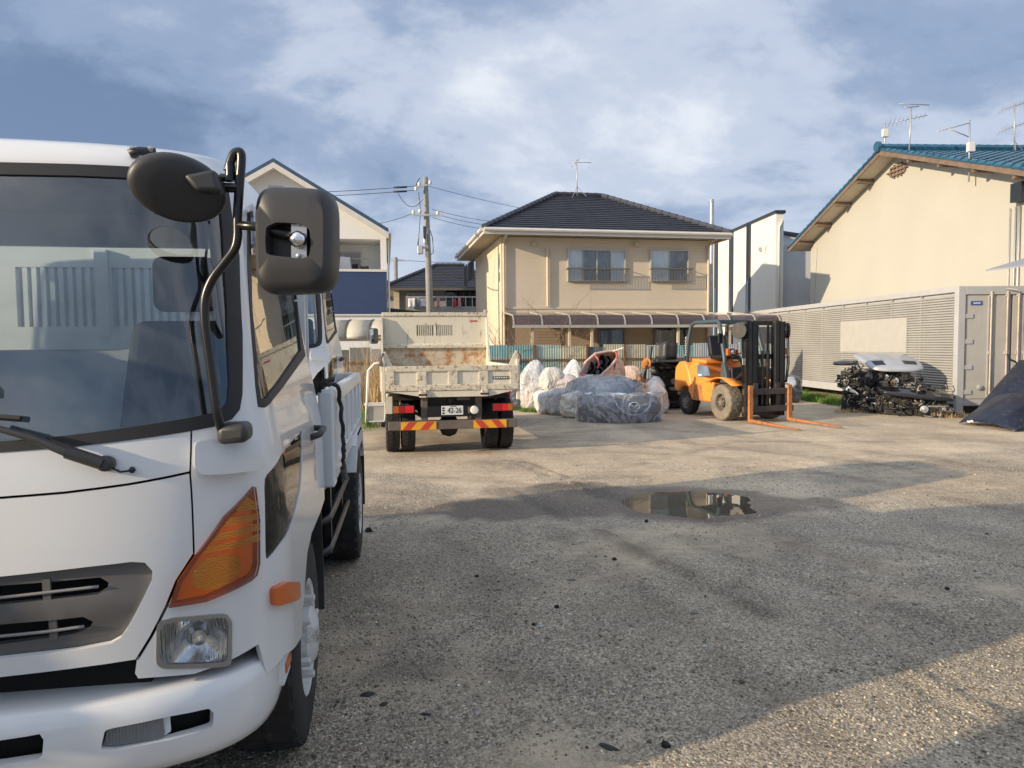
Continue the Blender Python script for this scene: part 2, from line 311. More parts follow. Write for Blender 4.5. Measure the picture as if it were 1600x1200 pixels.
def make_ground():
    def lines(lo, hi, step, out0, out1):
        a = list(np.arange(lo, hi+1e-6, step)); k = step*1.4; x = hi; b = []
        while x < out1: x += k; b.append(x); k *= 1.28
        k = step*1.4; x = lo; c = []
        while x > out0: x -= k; c.append(x); k *= 1.28
        return c[::-1]+a+b
    xs = lines(-1.5, 6.5, .05, -600, 600); ys = lines(1.8, 12.5, .05, -300, 1500)
    nx, ny = len(xs), len(ys); vs = []; wet = []; sand = []; rut = []
    spots = [(gp(590, 800), .30, .5), (gp(775, 795), .55, .9), (gp(840, 770), .45, .6), (gp(905, 765), .5, .8), (gp(600, 700), .35, .6), (gp(640, 1045), .22, .5), (gp(900, 1060), .18, .3), (gp(790, 905), .3, .25), (gp(600, 960), .4, .25)]
    for y in ys:
        for x in xs:
            vs.append((x, y, ground_z(x, y)))
            w = 0.0
            if -2.5 < x < 5 and 2 < y < 13:
                r = pud_r(x, y); w = max(w, min(1, max(0, (1.75-r)/.5)))
                rr = math.hypot((x-1.55)/1.75, (y-7.05)/.62)+.35*nz2(x, y, 1.7, 9)+.18*nz2(x, y, 5.0, 2); w = max(w, .85*min(1, max(0, (1.08-rr)/.28)))
                for c, rad, s in spots:
                    d = math.hypot((x-c[0])/1.5, y-c[1])/rad+.5*nz2(x, y, 2.7, 6)+.2*nz2(x, y, 8, 3); w = max(w, s*min(1, max(0, (1.0-d)/.4)))
            if 11.3 < y < 19 and -2.5 < x < 3: 
                w = max(w, .45*min(1, max(0, .45+nz2(x, y, .8, 4)+.5*nz2(x, y, 3, 4))))
            wet.append(w); rt = 0.0
            if -2.5 < x < 14 and 2 < y < 16:
                for l, hw, a in MARKS:
                    d = pdist(x, y, l)
                    if d < hw*2.2: rt = max(rt, a*math.exp(-(d/hw)**2)*max(0, min(1.3, .75+1.1*nz2(x, y, 2.3, 13)+.7*nz2(x, y, 7, 17))))
            rut.append(min(1, rt))
            s = .5+.5*math.tanh((y-7.2+1.6*nz2(x, y, .35, 2))/1.4)
            s = max(0, min(1, .12+.72*s+.75*nz2(x, y, .7, 8)+.45*nz2(x, y, 2.2, 1)))
            sand.append(s)
    fs = [(j*nx+i, j*nx+i+1, (j+1)*nx+i+1, (j+1)*nx+i) for j in range(ny-1) for i in range(nx-1)]
    me = bpy.data.meshes.new('ground'); me.from_pydata(vs, [], fs)
    for nm, d in (('wet', wet), ('sand', sand), ('rut', rut)):
        a = me.attributes.new(nm, 'FLOAT', 'POINT'); a.data.foreach_set('value', np.array(d, dtype=np.float32))
    # material
    m = bpy.data.materials.new('gravel_ground'); m.use_nodes = True; MAT['ground'] = m; nt = m.node_tree; b = nt.nodes['Principled BSDF']; N = nt.nodes.new; L = nt.links.new
    tc = N('ShaderNodeTexCoord'); P = tc.outputs['Object']
    def nz(s, d=6, r=.6, st=(1,1,1)):
        mp = N('ShaderNodeMapping'); mp.inputs['Scale'].default_value = st; L(P, mp.inputs[0]); n = N('ShaderNodeTexNoise'); n.inputs['Scale'].default_value = s; n.inputs['Detail'].default_value = d; n.inputs['Roughness'].default_value = r; L(mp.outputs[0], n.inputs['Vector']); return n.outputs[0]
    def ramp(f, st):
        r = N('ShaderNodeValToRGB'); e = r.color_ramp.elements; e[0].position, e[0].color = st[0][0], (*st[0][1], 1); e[1].position, e[1].color = st[-1][0], (*st[-1][1], 1)
        for p, c in st[1:-1]: e.new(p).color = (*c, 1)
        L(f, r.inputs[0]); return r.outputs[0]
    def mix(f, a, c, mode='MIX'):
        x = N('ShaderNodeMix'); x.data_type = 'RGBA'; x.blend_type = mode
        for s, v in ((x.inputs[0], f), (x.inputs[6], a), (x.inputs[7], c)):
            if isinstance(v, (int, float)): s.default_value = v
            elif isinstance(v, tuple): s.default_value = (*v, 1)
            else: L(v, s)
        return x.outputs[2]
    def mth(op, a, c=None):
        x = N('ShaderNodeMath'); x.operation = op
        for i, v in enumerate((a, c)):
            if v is None: continue
            if isinstance(v, (int, float)): x.inputs[i].default_value = v
            else: L(v, x.inputs[i])
        return x.outputs[0]
    vo = N('ShaderNodeTexVoronoi'); vo.inputs['Scale'].default_value = 95; L(P, vo.inputs['Vector'])
    vo2 = N('ShaderNodeTexVoronoi'); vo2.inputs['Scale'].default_value = 34; L(P, vo2.inputs['Vector'])
    pebg = ramp(mth('FRACT', mth('MULTIPLY', vo.outputs['Color'], 1.0)), [(0, (.10, .092, .08)), (.5, (.34, .315, .27)), (.85, (.54, .505, .435)), (1, (.78, .75, .68))])
    fines = ramp(nz(14, 8, .7), [(.3, (.41, .36, .29)), (.7, (.62, .55, .445))])
    ws = N('ShaderNodeAttribute'); ws.attribute_name = 'sand'; ww = N('ShaderNodeAttribute'); ww.attribute_name = 'wet'
    sm = mth('ADD', ws.outputs['Fac'], mth('MULTIPLY', mth('SUBTRACT', nz(5, 8, .7), .5), 1.3))
    smr = ramp(sm, [(.30, (0, 0, 0)), (.72, (1, 1, 1))])
    c = mix(smr, pebg, fines)
    c = mix(mth('MULTIPLY', ramp(nz(190, 2, .5), [(.62, (0, 0, 0)), (.70, (1, 1, 1))]), .55), c, (.15, .146, .135))
    c = mix(mth('MULTIPLY', ramp(nz(130, 2, .5), [(.66, (0, 0, 0)), (.74, (1, 1, 1))]), .5), c, (.66, .64, .60))
    c = mix(mth('MULTIPLY', ramp(nz(1.1, 9, .72, (1, .55, 1)), [(.36, (1, 1, 1)), (.60, (0, 0, 0))]), .62), c, mix(1.0, c, (.52, .52, .55), 'MULTIPLY'))
    c = mix(mth('MULTIPLY', ramp(nz(2.3, 9, .75, (.3, 1.6, 1)), [(.50, (0, 0, 0)), (.66, (1, 1, 1))]), .55), c, (.27, .235, .19))
    wetf = ramp(mth('ADD', ww.outputs['Fac'], mth('MULTIPLY', mth('SUBTRACT', nz(7, 7, .7), .5), .35)), [(.15, (0, 0, 0)), (.8, (1, 1, 1))])
    c = mix(mth('MULTIPLY', wetf, .80), c, mix(1.0, c, (.30, .28, .27), 'MULTIPLY'))
    wr = N('ShaderNodeAttribute'); wr.attribute_name = 'rut'
    c = mix(mth('MULTIPLY', wr.outputs['Fac'], .75), c, mix(1.0, c, (.42, .40, .38), 'MULTIPLY'))
    c = mix(mth('MULTIPLY', ramp(nz(.45, 6, .6), [(.40, (1, 1, 1)), (.60, (0, 0, 0))]), .45), c, mix(1.0, c, (.60, .58, .55), 'MULTIPLY'))
    c = mix(1.0, c, (1.26, 1.17, 1.05), 'MULTIPLY')
    L(c, b.inputs['Base Color'])
    rr = N('ShaderNodeMapRange'); L(wetf, rr.inputs[0]); rr.inputs[3].default_value = .92; rr.inputs[4].default_value = .42; L(rr.outputs[0], b.inputs['Roughness'])
    hh = mth('ADD', mth('MULTIPLY', vo.outputs['Distance'], -.5), mth('ADD', mth('MULTIPLY', vo2.outputs['Distance'], -.35), mth('MULTIPLY', nz(22, 8, .7), .9)))
    bp = N('ShaderNodeBump'); bp.inputs['Strength'].default_value = .85; bp.inputs['Distance'].default_value = .014; L(hh, bp.inputs['Height']); L(bp.outputs[0], b.inputs['Normal'])
    g = link('ground', me, 'ground', smooth=True); structure(g); return g
ground = make_ground()

def make_puddle():
    m = bpy.data.materials.new('puddle_water'); m.use_nodes = True; b = m.node_tree.nodes['Principled BSDF']
    b.inputs['Base Color'].default_value = (.09, .075, .052, 1); b.inputs['Roughness'].default_value = .015; b.inputs['IOR'].default_value = 1.33; b.inputs['Specular IOR Level'].default_value = .6
    nt = m.node_tree; tc = nt.nodes.new('ShaderNodeTexCoord'); n = nt.nodes.new('ShaderNodeTexNoise'); n.inputs['Scale'].default_value = 4; nt.links.new(tc.outputs['Object'], n.inputs['Vector'])
    bp = nt.nodes.new('ShaderNodeBump'); bp.inputs['Strength'].default_value = .15; bp.inputs['Distance'].default_value = .003; nt.links.new(n.outputs[0], bp.inputs['Height']); nt.links.new(bp.outputs[0], b.inputs['Normal'])
    MAT['water'] = m
    b2 = MB(); ring = [(PUD[0]+1.25*cos(a*pi/24), PUD[1]+.95*sin(a*pi/24), WATER) for a in range(48)]
    b2.add([(PUD[0], PUD[1], WATER)]+ring, [(0, i+1, (i+1) % 48+1) for i in range(48)])
    structure(b2.build('puddle', 'water'))
make_puddle()

# ---- loose gravel: uncountable small stones, one mesh, true geometry
def make_gravel():
    ico = [(0,0,1),(.894,0,.447),(.276,.851,.447),(-.724,.526,.447),(-.724,-.526,.447),(.276,-.851,.447),(.724,.526,-.447),(-.276,.851,-.447),(-.894,0,-.447),(-.276,-.851,-.447),(.724,-.526,-.447),(0,0,-1)]
    tri = [(0,1,2),(0,2,3),(0,3,4),(0,4,5),(0,5,1),(1,6,2),(2,7,3),(3,8,4),(4,9,5),(5,10,1),(2,6,7),(3,7,8),(4,8,9),(5,9,10),(1,10,6)]
    ico = np.array(ico[:11]); tri = np.array(tri)
    pts = []
    while len(pts) < 36000:
        # even density in the picture's lower half falls off with distance
        y = 1.9+8.0*random.random()**2.1; x = random.uniform(-1.3, .78*y+.3)
        k = nz2(x, y, .9, 11)+.6*nz2(x, y, 3.0, 5)
        if y > 5 and random.random() > .45+k: continue
        if y <= 5 and random.random() > .75+k: continue
        if pud_r(x, y) < 1.05: continue
        pts.append((x, y))
    n = len(pts); P = np.array(pts); S = .0028+.0048*rng.random(n)**2.2; S[rng.random(n) < .018] *= 2.0
    z = np.array([ground_z(a, b) for a, b in pts])
    vs = np.repeat(ico[None], n, 0)*(1+.35*(rng.random((n, 11, 1))-.5)*2)
    sc = np.stack([S*(.8+.6*rng.random(n)), S*(.8+.6*rng.random(n)), S*(.45+.4*rng.random(n))], 1)
    vs = vs*sc[:, None, :]; a = rng.random(n)*2*pi; ca, sa = np.cos(a)[:, None], np.sin(a)[:, None]
    X = vs[..., 0]*ca-vs[..., 1]*sa+P[:, 0:1]; Yy = vs[..., 0]*sa+vs[..., 1]*ca+P[:, 1:2]; Z = vs[..., 2]+(z+sc[:, 2]*.35)[:, None]
    co = np.stack([X, Yy, Z], -1).reshape(-1, 3).astype(np.float32)
    F = (tri[None]+(np.arange(n)*11)[:, None, None]).reshape(-1)
    me = bpy.data.meshes.new('gravel'); me.vertices.add(n*11); me.vertices.foreach_set('co', co.ravel()); nl = len(F)
    me.loops.add(nl); me.loops.foreach_set('vertex_index', F.astype(np.int32)); me.polygons.add(nl//3)
    me.polygons.foreach_set('loop_start', np.arange(0, nl, 3, dtype=np.int32)); me.polygons.foreach_set('loop_total', np.full(nl//3, 3, dtype=np.int32)); me.update()
    t = .13+.26*rng.random(n)**1.5; t[rng.random(n) < .012] = .70; t[rng.random(n) < .08] = .07
    warm = rng.random(n); c = np.stack([t*(1.25+.12*warm), t*(1.15+.02*warm), t*(1.0-.22*warm), np.ones(n)], 1)
    a = me.attributes.new('tone', 'FLOAT_COLOR', 'POINT'); a.data.foreach_set('color', np.repeat(c, 11, 0).astype(np.float32).ravel())
    vcol('gravel_stone', .9)
    o = link('gravel', me, 'gravel_stone', kind='stuff'); tag(o, 'loose grey gravel strewn over the yard in front of the camera', 'gravel')
make_gravel()

# ---- single lumps and scraps one can point at
mat('lump_black', (.012, .012, .012), rough=.8, var=.3); mat('lump_grey', (.16, .16, .155), rough=.9, var=.2); mat('lump_pale', (.42, .41, .39), rough=.9, var=.1); mat('wood_chip', (.28, .22, .15), rough=.9, var=.2)
def lump(x, y, size, m, name, label, cat, group=None, flat=.6, long=1.0, rz=0):
    p = G(x, y); bm = bmesh.new(); bmesh.ops.create_icosphere(bm, subdivisions=2, radius=1)
    o = random.random()*50
    for v in bm.verts:
        k = 1+.45*noise.noise(v.co*1.3+Vector((o, o, 0)))+.15*noise.noise(v.co*4+Vector((o, 0, o))); v.co *= k
        v.co = Vector((v.co.x*size*long, v.co.y*size, v.co.z*size*flat))
    me = bpy.data.meshes.new(name); bm.to_mesh(me); bm.free(); ob = link(name, me, m); ob.location = (p.x, p.y, ground_z(p.x, p.y)+size*flat*.55); ob.rotation_euler = (0, 0, rz); tag(ob, label, cat, group)
for i, (x, y, s) in enumerate([(576, 830, .030), (870, 949, .016), (834, 977, .012), (745, 900, .013), (1010, 815, .018), (558, 860, .014), (960, 875, .016), (1040, 1165, .018), (1480, 920, .014)]):
    lump(x, y, s, 'lump_black', 'stone', ['black lump of rubble beside the near rear wheel', 'small black lump alone in the mid foreground gravel'][min(i, 1)] if i < 2 else ['tiny black pebble just nearer than the lone black lump', 'black pebble in the mid foreground, short of the puddle track', 'black pebble close to the near edge of the puddle', 'black pebble just beyond the near front wheel, toward the rear wheel', 'black pebble on the diagonal tyre track', 'black pebble at the bottom edge of the picture', 'black pebble far to the side in the shaded gravel'][i-2], 'stone', 'black stones on the gravel', flat=.8)
for i, (x, y, s, l, r) in enumerate([(575, 1085, .022, 1.6, .3), (950, 1165, .016, 2.6, -.6), (665, 1115, .012, 2.2, -.3), (600, 1100, .014, 1.6, .8), (893, 905, .02, 1.7, .2), (1085, 960, .018, 1.5, 0)]):
    lump(x, y, s, 'lump_grey' if i in (4, 5) else 'rubber_trim', 'scrap', ['wide dark scrap of plastic next to the near front tyre', 'long dark sliver at the bottom edge of the gravel', 'small dark sliver between the front tyre and the bottom edge', 'dark chip touching the wide scrap by the front tyre', 'flat grey shard in the middle foreground', 'flat grey shard on the diagonal tyre track'][i], 'scrap', 'scraps on the gravel', flat=.3, long=l, rz=r)
for i, (x, y, s) in enumerate([(746, 1114, .011), (1100, 1012, .016), (590, 963, .015), (770, 1119, .009), (845, 980, .018)]):
    lump(x, y, s, 'lump_pale', 'stone', ['bright pale stone low in the middle foreground', 'pale blue-grey stone near the edge of the sunlit patch', 'pale stone beside the near front wheel', 'smaller pale stone next to the brightest one', 'flat pale stone in the centre foreground'][i], 'stone', 'pale stones on the gravel', flat=.6)

# ---- grass in tufts
mat('grass_green', (.10, .19, .03), rough=.9, var=.4, scale=2); mat('grass_dry', (.42, .30, .15), rough=.9, var=.3, scale=3)
def blades(name, label, spots, m, cat='grass'):
    vs = []; fs = []
    for (cx, cy, rx, ry, rz, n, h, w) in spots:
        for _ in range(n):
            a = random.random()*2*pi; r = sqrt(random.random()); lx, ly = rx*r*cos(a), ry*r*sin(a); x = cx+lx*cos(rz)-ly*sin(rz); y = cy+lx*sin(rz)+ly*cos(rz)
            z0 = ground_z(x, y)-.01; hh = h*random.uniform(.4, 1.15); b = random.random()*2*pi; lean = hh*random.uniform(.1, .65); dx, dy = cos(b), sin(b); px, py = -dy*w/2, dx*w/2; o = len(vs)
            vs += [(x-px, y-py, z0), (x+px, y+py, z0), (x+dx*lean*.35+px*.7, y+dy*lean*.35+py*.7, z0+hh*.6), (x+dx*lean*.35-px*.7, y+dy*lean*.35-py*.7, z0+hh*.6), (x+dx*lean, y+dy*lean, z0+hh)]
            fs += [(o, o+1, o+2, o+3), (o+3, o+2, o+4)]
    me = bpy.data.meshes.new(name); me.from_pydata(vs, [], fs); o = link(name, me, m, kind='stuff'); tag(o, label, cat); return o
# ================================================================== curved vehicle shells, split along outlines
def crom(ks, n=60):
    out = []
    for i in range(len(ks)-1):
        p0, p1, p2, p3 = (np.array(ks[max(i-1, 0)]), np.array(ks[i]), np.array(ks[i+1]), np.array(ks[min(i+2, len(ks)-1)]))
        for j in range(n):
            t = j/n; out.append(.5*((2*p1)+(-p0+p2)*t+(2*p0-5*p1+4*p2-p3)*t*t+(-p0+3*p1-3*p2+p3)*t**3))
    out.append(np.array(ks[-1])); return np.array(out)
class Shell:
    """front and sides of a cab or bumper: a height profile swept round a rounded corner. S runs from the centre line round to the rear, T up the profile"""
    def __init__(s, knots, u_end, M, S1=1.2, c1=.75, c2=.16):
        # knots: (F, z, W, D)
        c = crom(knots); d = np.r_[0, np.cumsum(np.hypot(np.diff(c[:, 0]), np.diff(c[:, 1])))]; s.c = c; s.d = d; s.T1 = d[-1]; s.ue = u_end; s.S1 = S1; s.c1 = c1; s.c2 = c2
        s.Ls = u_end-.35; s.Smax = S1+s.Ls; s.M = M; s.Mi = M.inverted()
        nu, nv = 130, 110; vs = []; s.st = []
        for j in range(nv+1):
            for i in range(nu+1):
                q = (-s.Smax*.5+1.5*s.Smax*i/nu, s.T1*j/nv); s.st.append(q); vs.append(s.pos(*q))
        fs = []
        for j in range(nv):
            for i in range(nu):
                a = j*(nu+1)+i; fs += [(a, a+1, a+nu+2), (a, a+nu+2, a+nu+1)]
        s.vs, s.fs = vs, fs; s.bvh = BVHTree.FromPolygons(vs, fs)
    def pos(s, S, T):
        k = min(max(T, 0), s.T1); F, z, W, D = [float(np.interp(k, s.d, s.c[:, i])) for i in range(4)]
        sg = -1 if S < 0 else 1; a = abs(S)
        if a <= s.S1:
            t = a/s.S1; x = 3*(1-t)**2*t*s.c1*W+3*(1-t)*t*t*W+t**3*W; u = F+3*(1-t)*t*t*D*s.c2+t**3*D
        else: x = W; u = F+D+(s.ue-F-D)*(a-s.S1)/s.Ls
        return Vector((sg*x, u, z))
    def nrm(s, S, T):
        e = .012; a = s.pos(S+e, T)-s.pos(S-e, T); b = s.pos(S, min(T+e, s.T1))-s.pos(S, max(T-e, 0)); n = a.cross(b)
        return n.normalized() if n.length > 1e-9 else Vector((0, -1, 0))
    def px(s, x, y):
        o = s.Mi @ CAM; d = (s.Mi.to_3x3() @ ray(x, y)).normalized(); loc, n, i, _ = s.bvh.ray_cast(o, d)
        if loc is None:      # beside the outline: take the nearest place on the shell
            best = None
            for t in np.linspace(1.2, 4.5, 60):
                q = s.bvh.find_nearest(o+d*t)
                if best is None or q[3] < best[3]: best = q
            loc, n, i = best[0], best[1], best[2]
        f = s.fs[i]; A, B, C = [s.vs[k] for k in f]; a, b, c = [s.st[k] for k in f]
        v0, v1, v2 = B-A, C-A, loc-A; d00, d01, d11, d20, d21 = v0.dot(v0), v0.dot(v1), v1.dot(v1), v2.dot(v0), v2.dot(v1); den = d00*d11-d01*d01
        w1 = (d11*d20-d01*d21)/den; w2 = (d00*d21-d01*d20)/den; w0 = 1-w1-w2
        return (w0*a[0]+w1*b[0]+w2*c[0], w0*a[1]+w1*b[1]+w2*c[1])
    def poly(s, pts): return [s.px(*p) for p in pts]
    def half(s, pts):       # a right-hand half outline from the centre line round to the centre line again, mirrored
        q = s.poly(pts); q = [(0, q[0][1])]+q+[(0, q[-1][1])]
        return q+[(-a, b) for a, b in q[::-1][1:-1]]
    def T_of_z(s, z): return float(np.interp(z, s.c[:, 1], s.d))
def strip(pts, w):          # a thin polygon along a line
    P = [Vector((a, b)) for a, b in pts]; L, Rr = [], []
    for i, p in enumerate(P):
        d = (P[min(i+1, len(P)-1)]-P[max(i-1, 0)]).normalized(); n = Vector((-d.y, d.x))*(w/2); L.append(p+n); Rr.append(p-n)
    return [tuple(q) for q in L]+[tuple(q) for q in Rr[::-1]]
def rounded(pts, k=3, r=.25):   # round the corners of a polygon
    out = []; n = len(pts)
    for i in range(n):
        a, b, c = Vector(pts[i-1]), Vector(pts[i]), Vector(pts[(i+1) % n]); p = b+(a-b)*r; q = b+(c-b)*r
        for j in range(k+1):
            t = j/k; out.append(tuple((1-t)**2*p+2*t*(1-t)*b+t*t*q))
    return out
def mirror(poly): return [(-a, b) for a, b in poly][::-1]
def inside(P, poly):
    x, y = P[:, 0], P[:, 1]; r = np.zeros(len(P), bool); q = np.array(poly); n = len(q); j = n-1
    for i in range(n):
        xi, yi, xj, yj = *q[i], *q[j]; c = ((yi > y) != (yj > y)) & (x < (xj-xi)*(y-yi)/(yj-yi+1e-12)+xi); r ^= c; j = i
    return r
def cut_shell(sh, regs, parent, step=.045, Tlim=None):
    """regs: list of (name, polygon, material, offset, rim, parent name or None); material None cuts a hole; the last entry takes the rest (polygon None)"""
    T0, T1 = Tlim or (0, sh.T1); SM = sh.Smax
    pts, edges = [], []
    def loop(poly):
        q = []
        for i in range(len(poly)):
            a, b = Vector(poly[i-1]), Vector(poly[i]); n = max(1, int((b-a).length/step)); q += [tuple(a+(b-a)*(k+1)/n) for k in range(n)]
        o = len(pts); pts.extend(q); edges.extend((o+i, o+(i+1) % len(q)) for i in range(len(q)))
    loop([(-SM, T0), (SM, T0), (SM, T1), (-SM, T1)])
    for r in regs:
        if r[1]: loop([(min(SM, max(-SM, a)), min(T1, max(T0, b))) for a, b in r[1]])
    for i in range(1, int(2*SM/step)):
        for j in range(1, int((T1-T0)/step)): pts.append((-SM+i*step+.003*((j % 3)-1), T0+j*step+.002*((i % 3)-1)))
    v2, e2, f2, *_ = delaunay_2d_cdt([Vector(p) for p in pts], edges, [], 0, 1e-5)
    P = np.array([tuple(v) for v in v2]); f2 = [f for f in f2 if len(f) == 3]; C = np.array([P[list(f)].mean(0) for f in f2]); own = np.full(len(f2), -1)
    for k, r in enumerate(regs):
        m = (own < 0) & (inside(C, r[1]) if r[1] else np.ones(len(C), bool)); own[m] = k
    made = {}
    for k, (name, poly, m, off, rim, par) in enumerate(regs):
        if m is None: continue
        F = [f2[i] for i in np.where(own == k)[0]]
        if not F: continue
        ids = {}; vs = []; ns = []; fs = []
        for f in F:
            g = []
            for i in f:
                if i not in ids:
                    S, T = P[i]; n = sh.nrm(S, T); o = off(S, T) if callable(off) else off; ids[i] = len(vs); vs.append(sh.pos(S, T)+n*o); ns.append(n)
                g.append(ids[i])
            fs.append(tuple(g))
        nf = len(fs); use = {}
        for f in fs:
            for a, b in ((f[0], f[1]), (f[1], f[2]), (f[2], f[0])): use[(a, b)] = use.get((a, b), 0)+1
        bd = [(a, b) for (a, b) in use if (b, a) not in use]
        if rim:
            for a, b in bd:
                o = len(vs); A, B = vs[a], vs[b]; n = (B-A).cross(ns[a]); n = n.normalized() if n.length > 1e-9 else ns[a]
                vs += [A, B, B-ns[b]*rim, A-ns[a]*rim]; ns += [n]*4; fs.append((o+1, o, o+3, o+2))
        me = bpy.data.meshes.new(name); me.from_pydata([tuple(v) for v in vs], [], fs); me.polygons.foreach_set('use_smooth', [True]*len(fs))
        if callable(off):
            pass
        else: me.normals_split_custom_set_from_vertices([tuple(n) for n in ns])
        p = parent
        if par: p = made[par]
        made.setdefault(name, link(name, me, m, p)) if name not in made else link(name, me, m, p)
    return made

TA = R(9.1); TC, TE = -1.465, 2.0
def frame(vc, e0, a): return Vector((vc*cos(a)-e0*sin(a), vc*sin(a)+e0*cos(a), 0))
truck = thing('tipper_truck', 'clean white tipper truck close up at the frame edge, black mirrors, amber corner lamp', 'truck', frame(TC, TE, TA), TA)
TM = Matrix.Translation(truck.location) @ Matrix.Rotation(TA, 4, 'Z')
TMi = TM.inverted()
def tl(x, y, Y): return TMi @ at(x, y, Y)       # photo pixel at a depth -> truck frame

def build_cab(truck):
    K = [(.10, .42, 1.10, .42), (.06, .70, 1.10, .42), (.045, .95, 1.10, .40), (.055, 1.20, 1.095, .36), (.075, 1.35, 1.075, .31), (.125, 1.70, 1.01, .26), (.20, 2.10, .965, .25), (.225, 2.165, .955, .26), (.27, 2.205, .935, .28), (.40, 2.232, .88, .32), (.66, 2.245, .74, .36)]
    sh = Shell(K, 1.52, TM)
    Rg = []
    def both(name, poly, m, off, rim=.012, par=None):
        Rg.append((name, poly, m, off, rim, par)); Rg.append((name, mirror(poly), m, off, rim, par))
    ws_g = sh.half([(0, 273), (120, 275), (210, 279), (300, 285), (332, 291), (342, 308), (347, 360), (354, 480), (358, 600), (355, 628), (343, 642), (300, 652), (200, 668), (100, 681), (0, 690)])
    ws_o = sh.half([(0, 254), (120, 257), (207, 261), (300, 267), (342, 274), (356, 296), (362, 340), (373, 400), (378, 520), (378, 617), (374, 640), (362, 655), (333, 667), (230, 684), (125, 697), (0, 707)])
    Rg.append(('windscreen', ws_g, 'windscreen_glass', -.004, 0, None))
    Rg.append(('windscreen_surround', ws_o, 'rubber_trim', .003, .015, None))
    # headlamp: bowl and lens
    hl = rounded(sh.poly([(251, 972), (350, 963), (356, 975), (355, 1030), (346, 1034), (258, 1037), (250, 1030)]), 2, .2)
    hx = sum(a for a, b in hl)/len(hl); hy = sum(b for a, b in hl)/len(hl)
    both('headlamp_bowl', hl, 'chrome', lambda S, T: -.075+.070*min(1.0, ((abs(S)-hx)/.075)**2+((T-hy)/.055)**2), 0)
    hb = rounded(sh.poly([(245, 966), (352, 957), (362, 970), (361, 1036), (350, 1041), (255, 1044), (244, 1036)]), 2, .2)
    both('headlamp_rim', hb, 'steel', .006, .02)
    # corner lamp
    lamp = sh.poly([(394, 760), (400, 812), (400, 880), (396, 897), (388, 905), (321, 937), (264, 946), (277, 908), (305, 866), (349, 806)])
    for q in ([(384, 776), (396, 784), (397, 796), (366, 797)], [(357, 808), (397, 801), (398, 811), (348, 822)], [(340, 833), (398, 817), (399, 828), (330, 845)], [(325, 853), (399, 834), (399, 845), (316, 864)]):
        both('lamp_rib', sh.poly(q), 'amber_light', .010, .008)
    bowl = rounded(sh.poly([(300, 915), (300, 890), (325, 868), (372, 865), (375, 892), (350, 915), (320, 922)]), 2, .3)
    both('lamp_bowl', bowl, 'amber_light', .007, .006)
    inner = sh.poly([(391, 775), (394, 815), (394, 878), (390, 892), (383, 898), (320, 929), (275, 938), (284, 910), (311, 868), (353, 812)])
    both('lamp_lens', inner, 'amber', .004, .006)
    both('lamp_edge', lamp, 'amber_dark', .008, .02)
    lamp_outline = lamp
    # grille
    for q in ([(0, 919), (100, 911), (153, 906), (167, 914), (165, 924), (150, 932), (0, 947)], [(0, 978), (85, 971), (128, 966), (143, 975), (136, 987), (110, 996), (0, 1012)]):
        Rg.append(('grille_opening', sh.half(q), None, 0, 0, None))
    gr = sh.half([(0, 901), (135, 886), (205, 878), (226, 879), (238, 892), (237, 908), (199, 982), (188, 997), (172, 1006), (120, 1016), (0, 1030)])
    tm = sh.px(100, 957)[1]
    Rg.append(('grille', gr, 'grille_grey', lambda S, T: -.022+.016*math.exp(-((T-tm)/.045)**2), .02, None))
    # windows
    both('side_window', sh.poly([(391, 340), (393, 450), (403, 600), (407, 622), (413, 624), (436, 598), (470, 547), (468, 470), (458, 360), (430, 335)]), 'side_glass', -.006, 0)
    both('window_seal', sh.poly([(386, 332), (388, 450), (399, 605), (403, 636), (413, 637), (441, 606), (477, 556), (474, 465), (463, 348), (432, 322)]), 'rubber_trim', .002, .012)
    lw = rounded(sh.poly([(412, 746), (440, 708), (472, 671), (473, 705), (470, 762), (459, 812), (440, 847), (415, 877)]), 2, .12)
    both('lower_window', lw, 'side_glass', -.004, 0)
    # gaps between panels
    for ln, w in (([(299, 670), (297, 740), (303, 866)], .006), ([(303, 866), (276, 908), (260, 948), (236, 995), (214, 1031)], .008), ([(262, 947), (322, 938), (389, 906), (401, 899)], .005), ([(496, 440), (496, 560), (496, 700), (500, 770)], .006)):
        both('gap', strip(sh.poly(ln), w), None, 0, 0)
    q = sh.poly([(0, 778), (100, 770), (200, 757), (260, 746), (297, 738)]); q = [(0, q[0][1])]+q; Rg.append(('gap', strip([(-a, b) for a, b in q[::-1][:-1]]+q, .007), None, 0, 0, None))
    # the open space under the front panel and the wheel arch
    low = sh.poly([(0, 1058), (110, 1045), (214, 1030), (211, 1052), (216, 1060), (303, 1053), (350, 1036), (404, 1006), (417, 1053), (445, 1023), (472, 994), (474, 950), (477, 907), (480, 865), (487, 833), (500, 802)])
    low = [(0, low[0][1])]+low+[(sh.Smax, low[-1][1]+.02), (sh.Smax, 0), (0, 0)]
    both('open', low, None, 0, 0)
    flap = sh.half([(0, 774), (100, 766), (200, 753), (296, 734), (304, 866), (277, 908), (260, 948), (236, 995), (214, 1030), (110, 1046), (0, 1060)])
    Rg.append(('front_panel', flap, 'truck_white', 0, .02, None))
    dr = sh.poly([(384, 642), (404, 735), (405, 900), (470, 1000), (487, 833), (500, 802), (497, 440)])
    dr = dr[:6]+[(sh.Smax-.02, dr[5][1]+.02), (sh.Smax-.02, sh.T_of_z(2.20)), (dr[0][0]+.03, sh.T_of_z(2.16))]
    both('door', dr, 'truck_white', 0, .02)
    br = rounded(sh.poly([(303, 690), (345, 687), (392, 690), (394, 708), (392, 732), (352, 738), (312, 740), (302, 728)]), 2, .2)
    both('mirror_bracket', br, 'truck_white', .045, .05)
    Rg.append(('cab_body', None, 'truck_white', 0, .02, None))
    made = cut_shell(sh, Rg, truck)
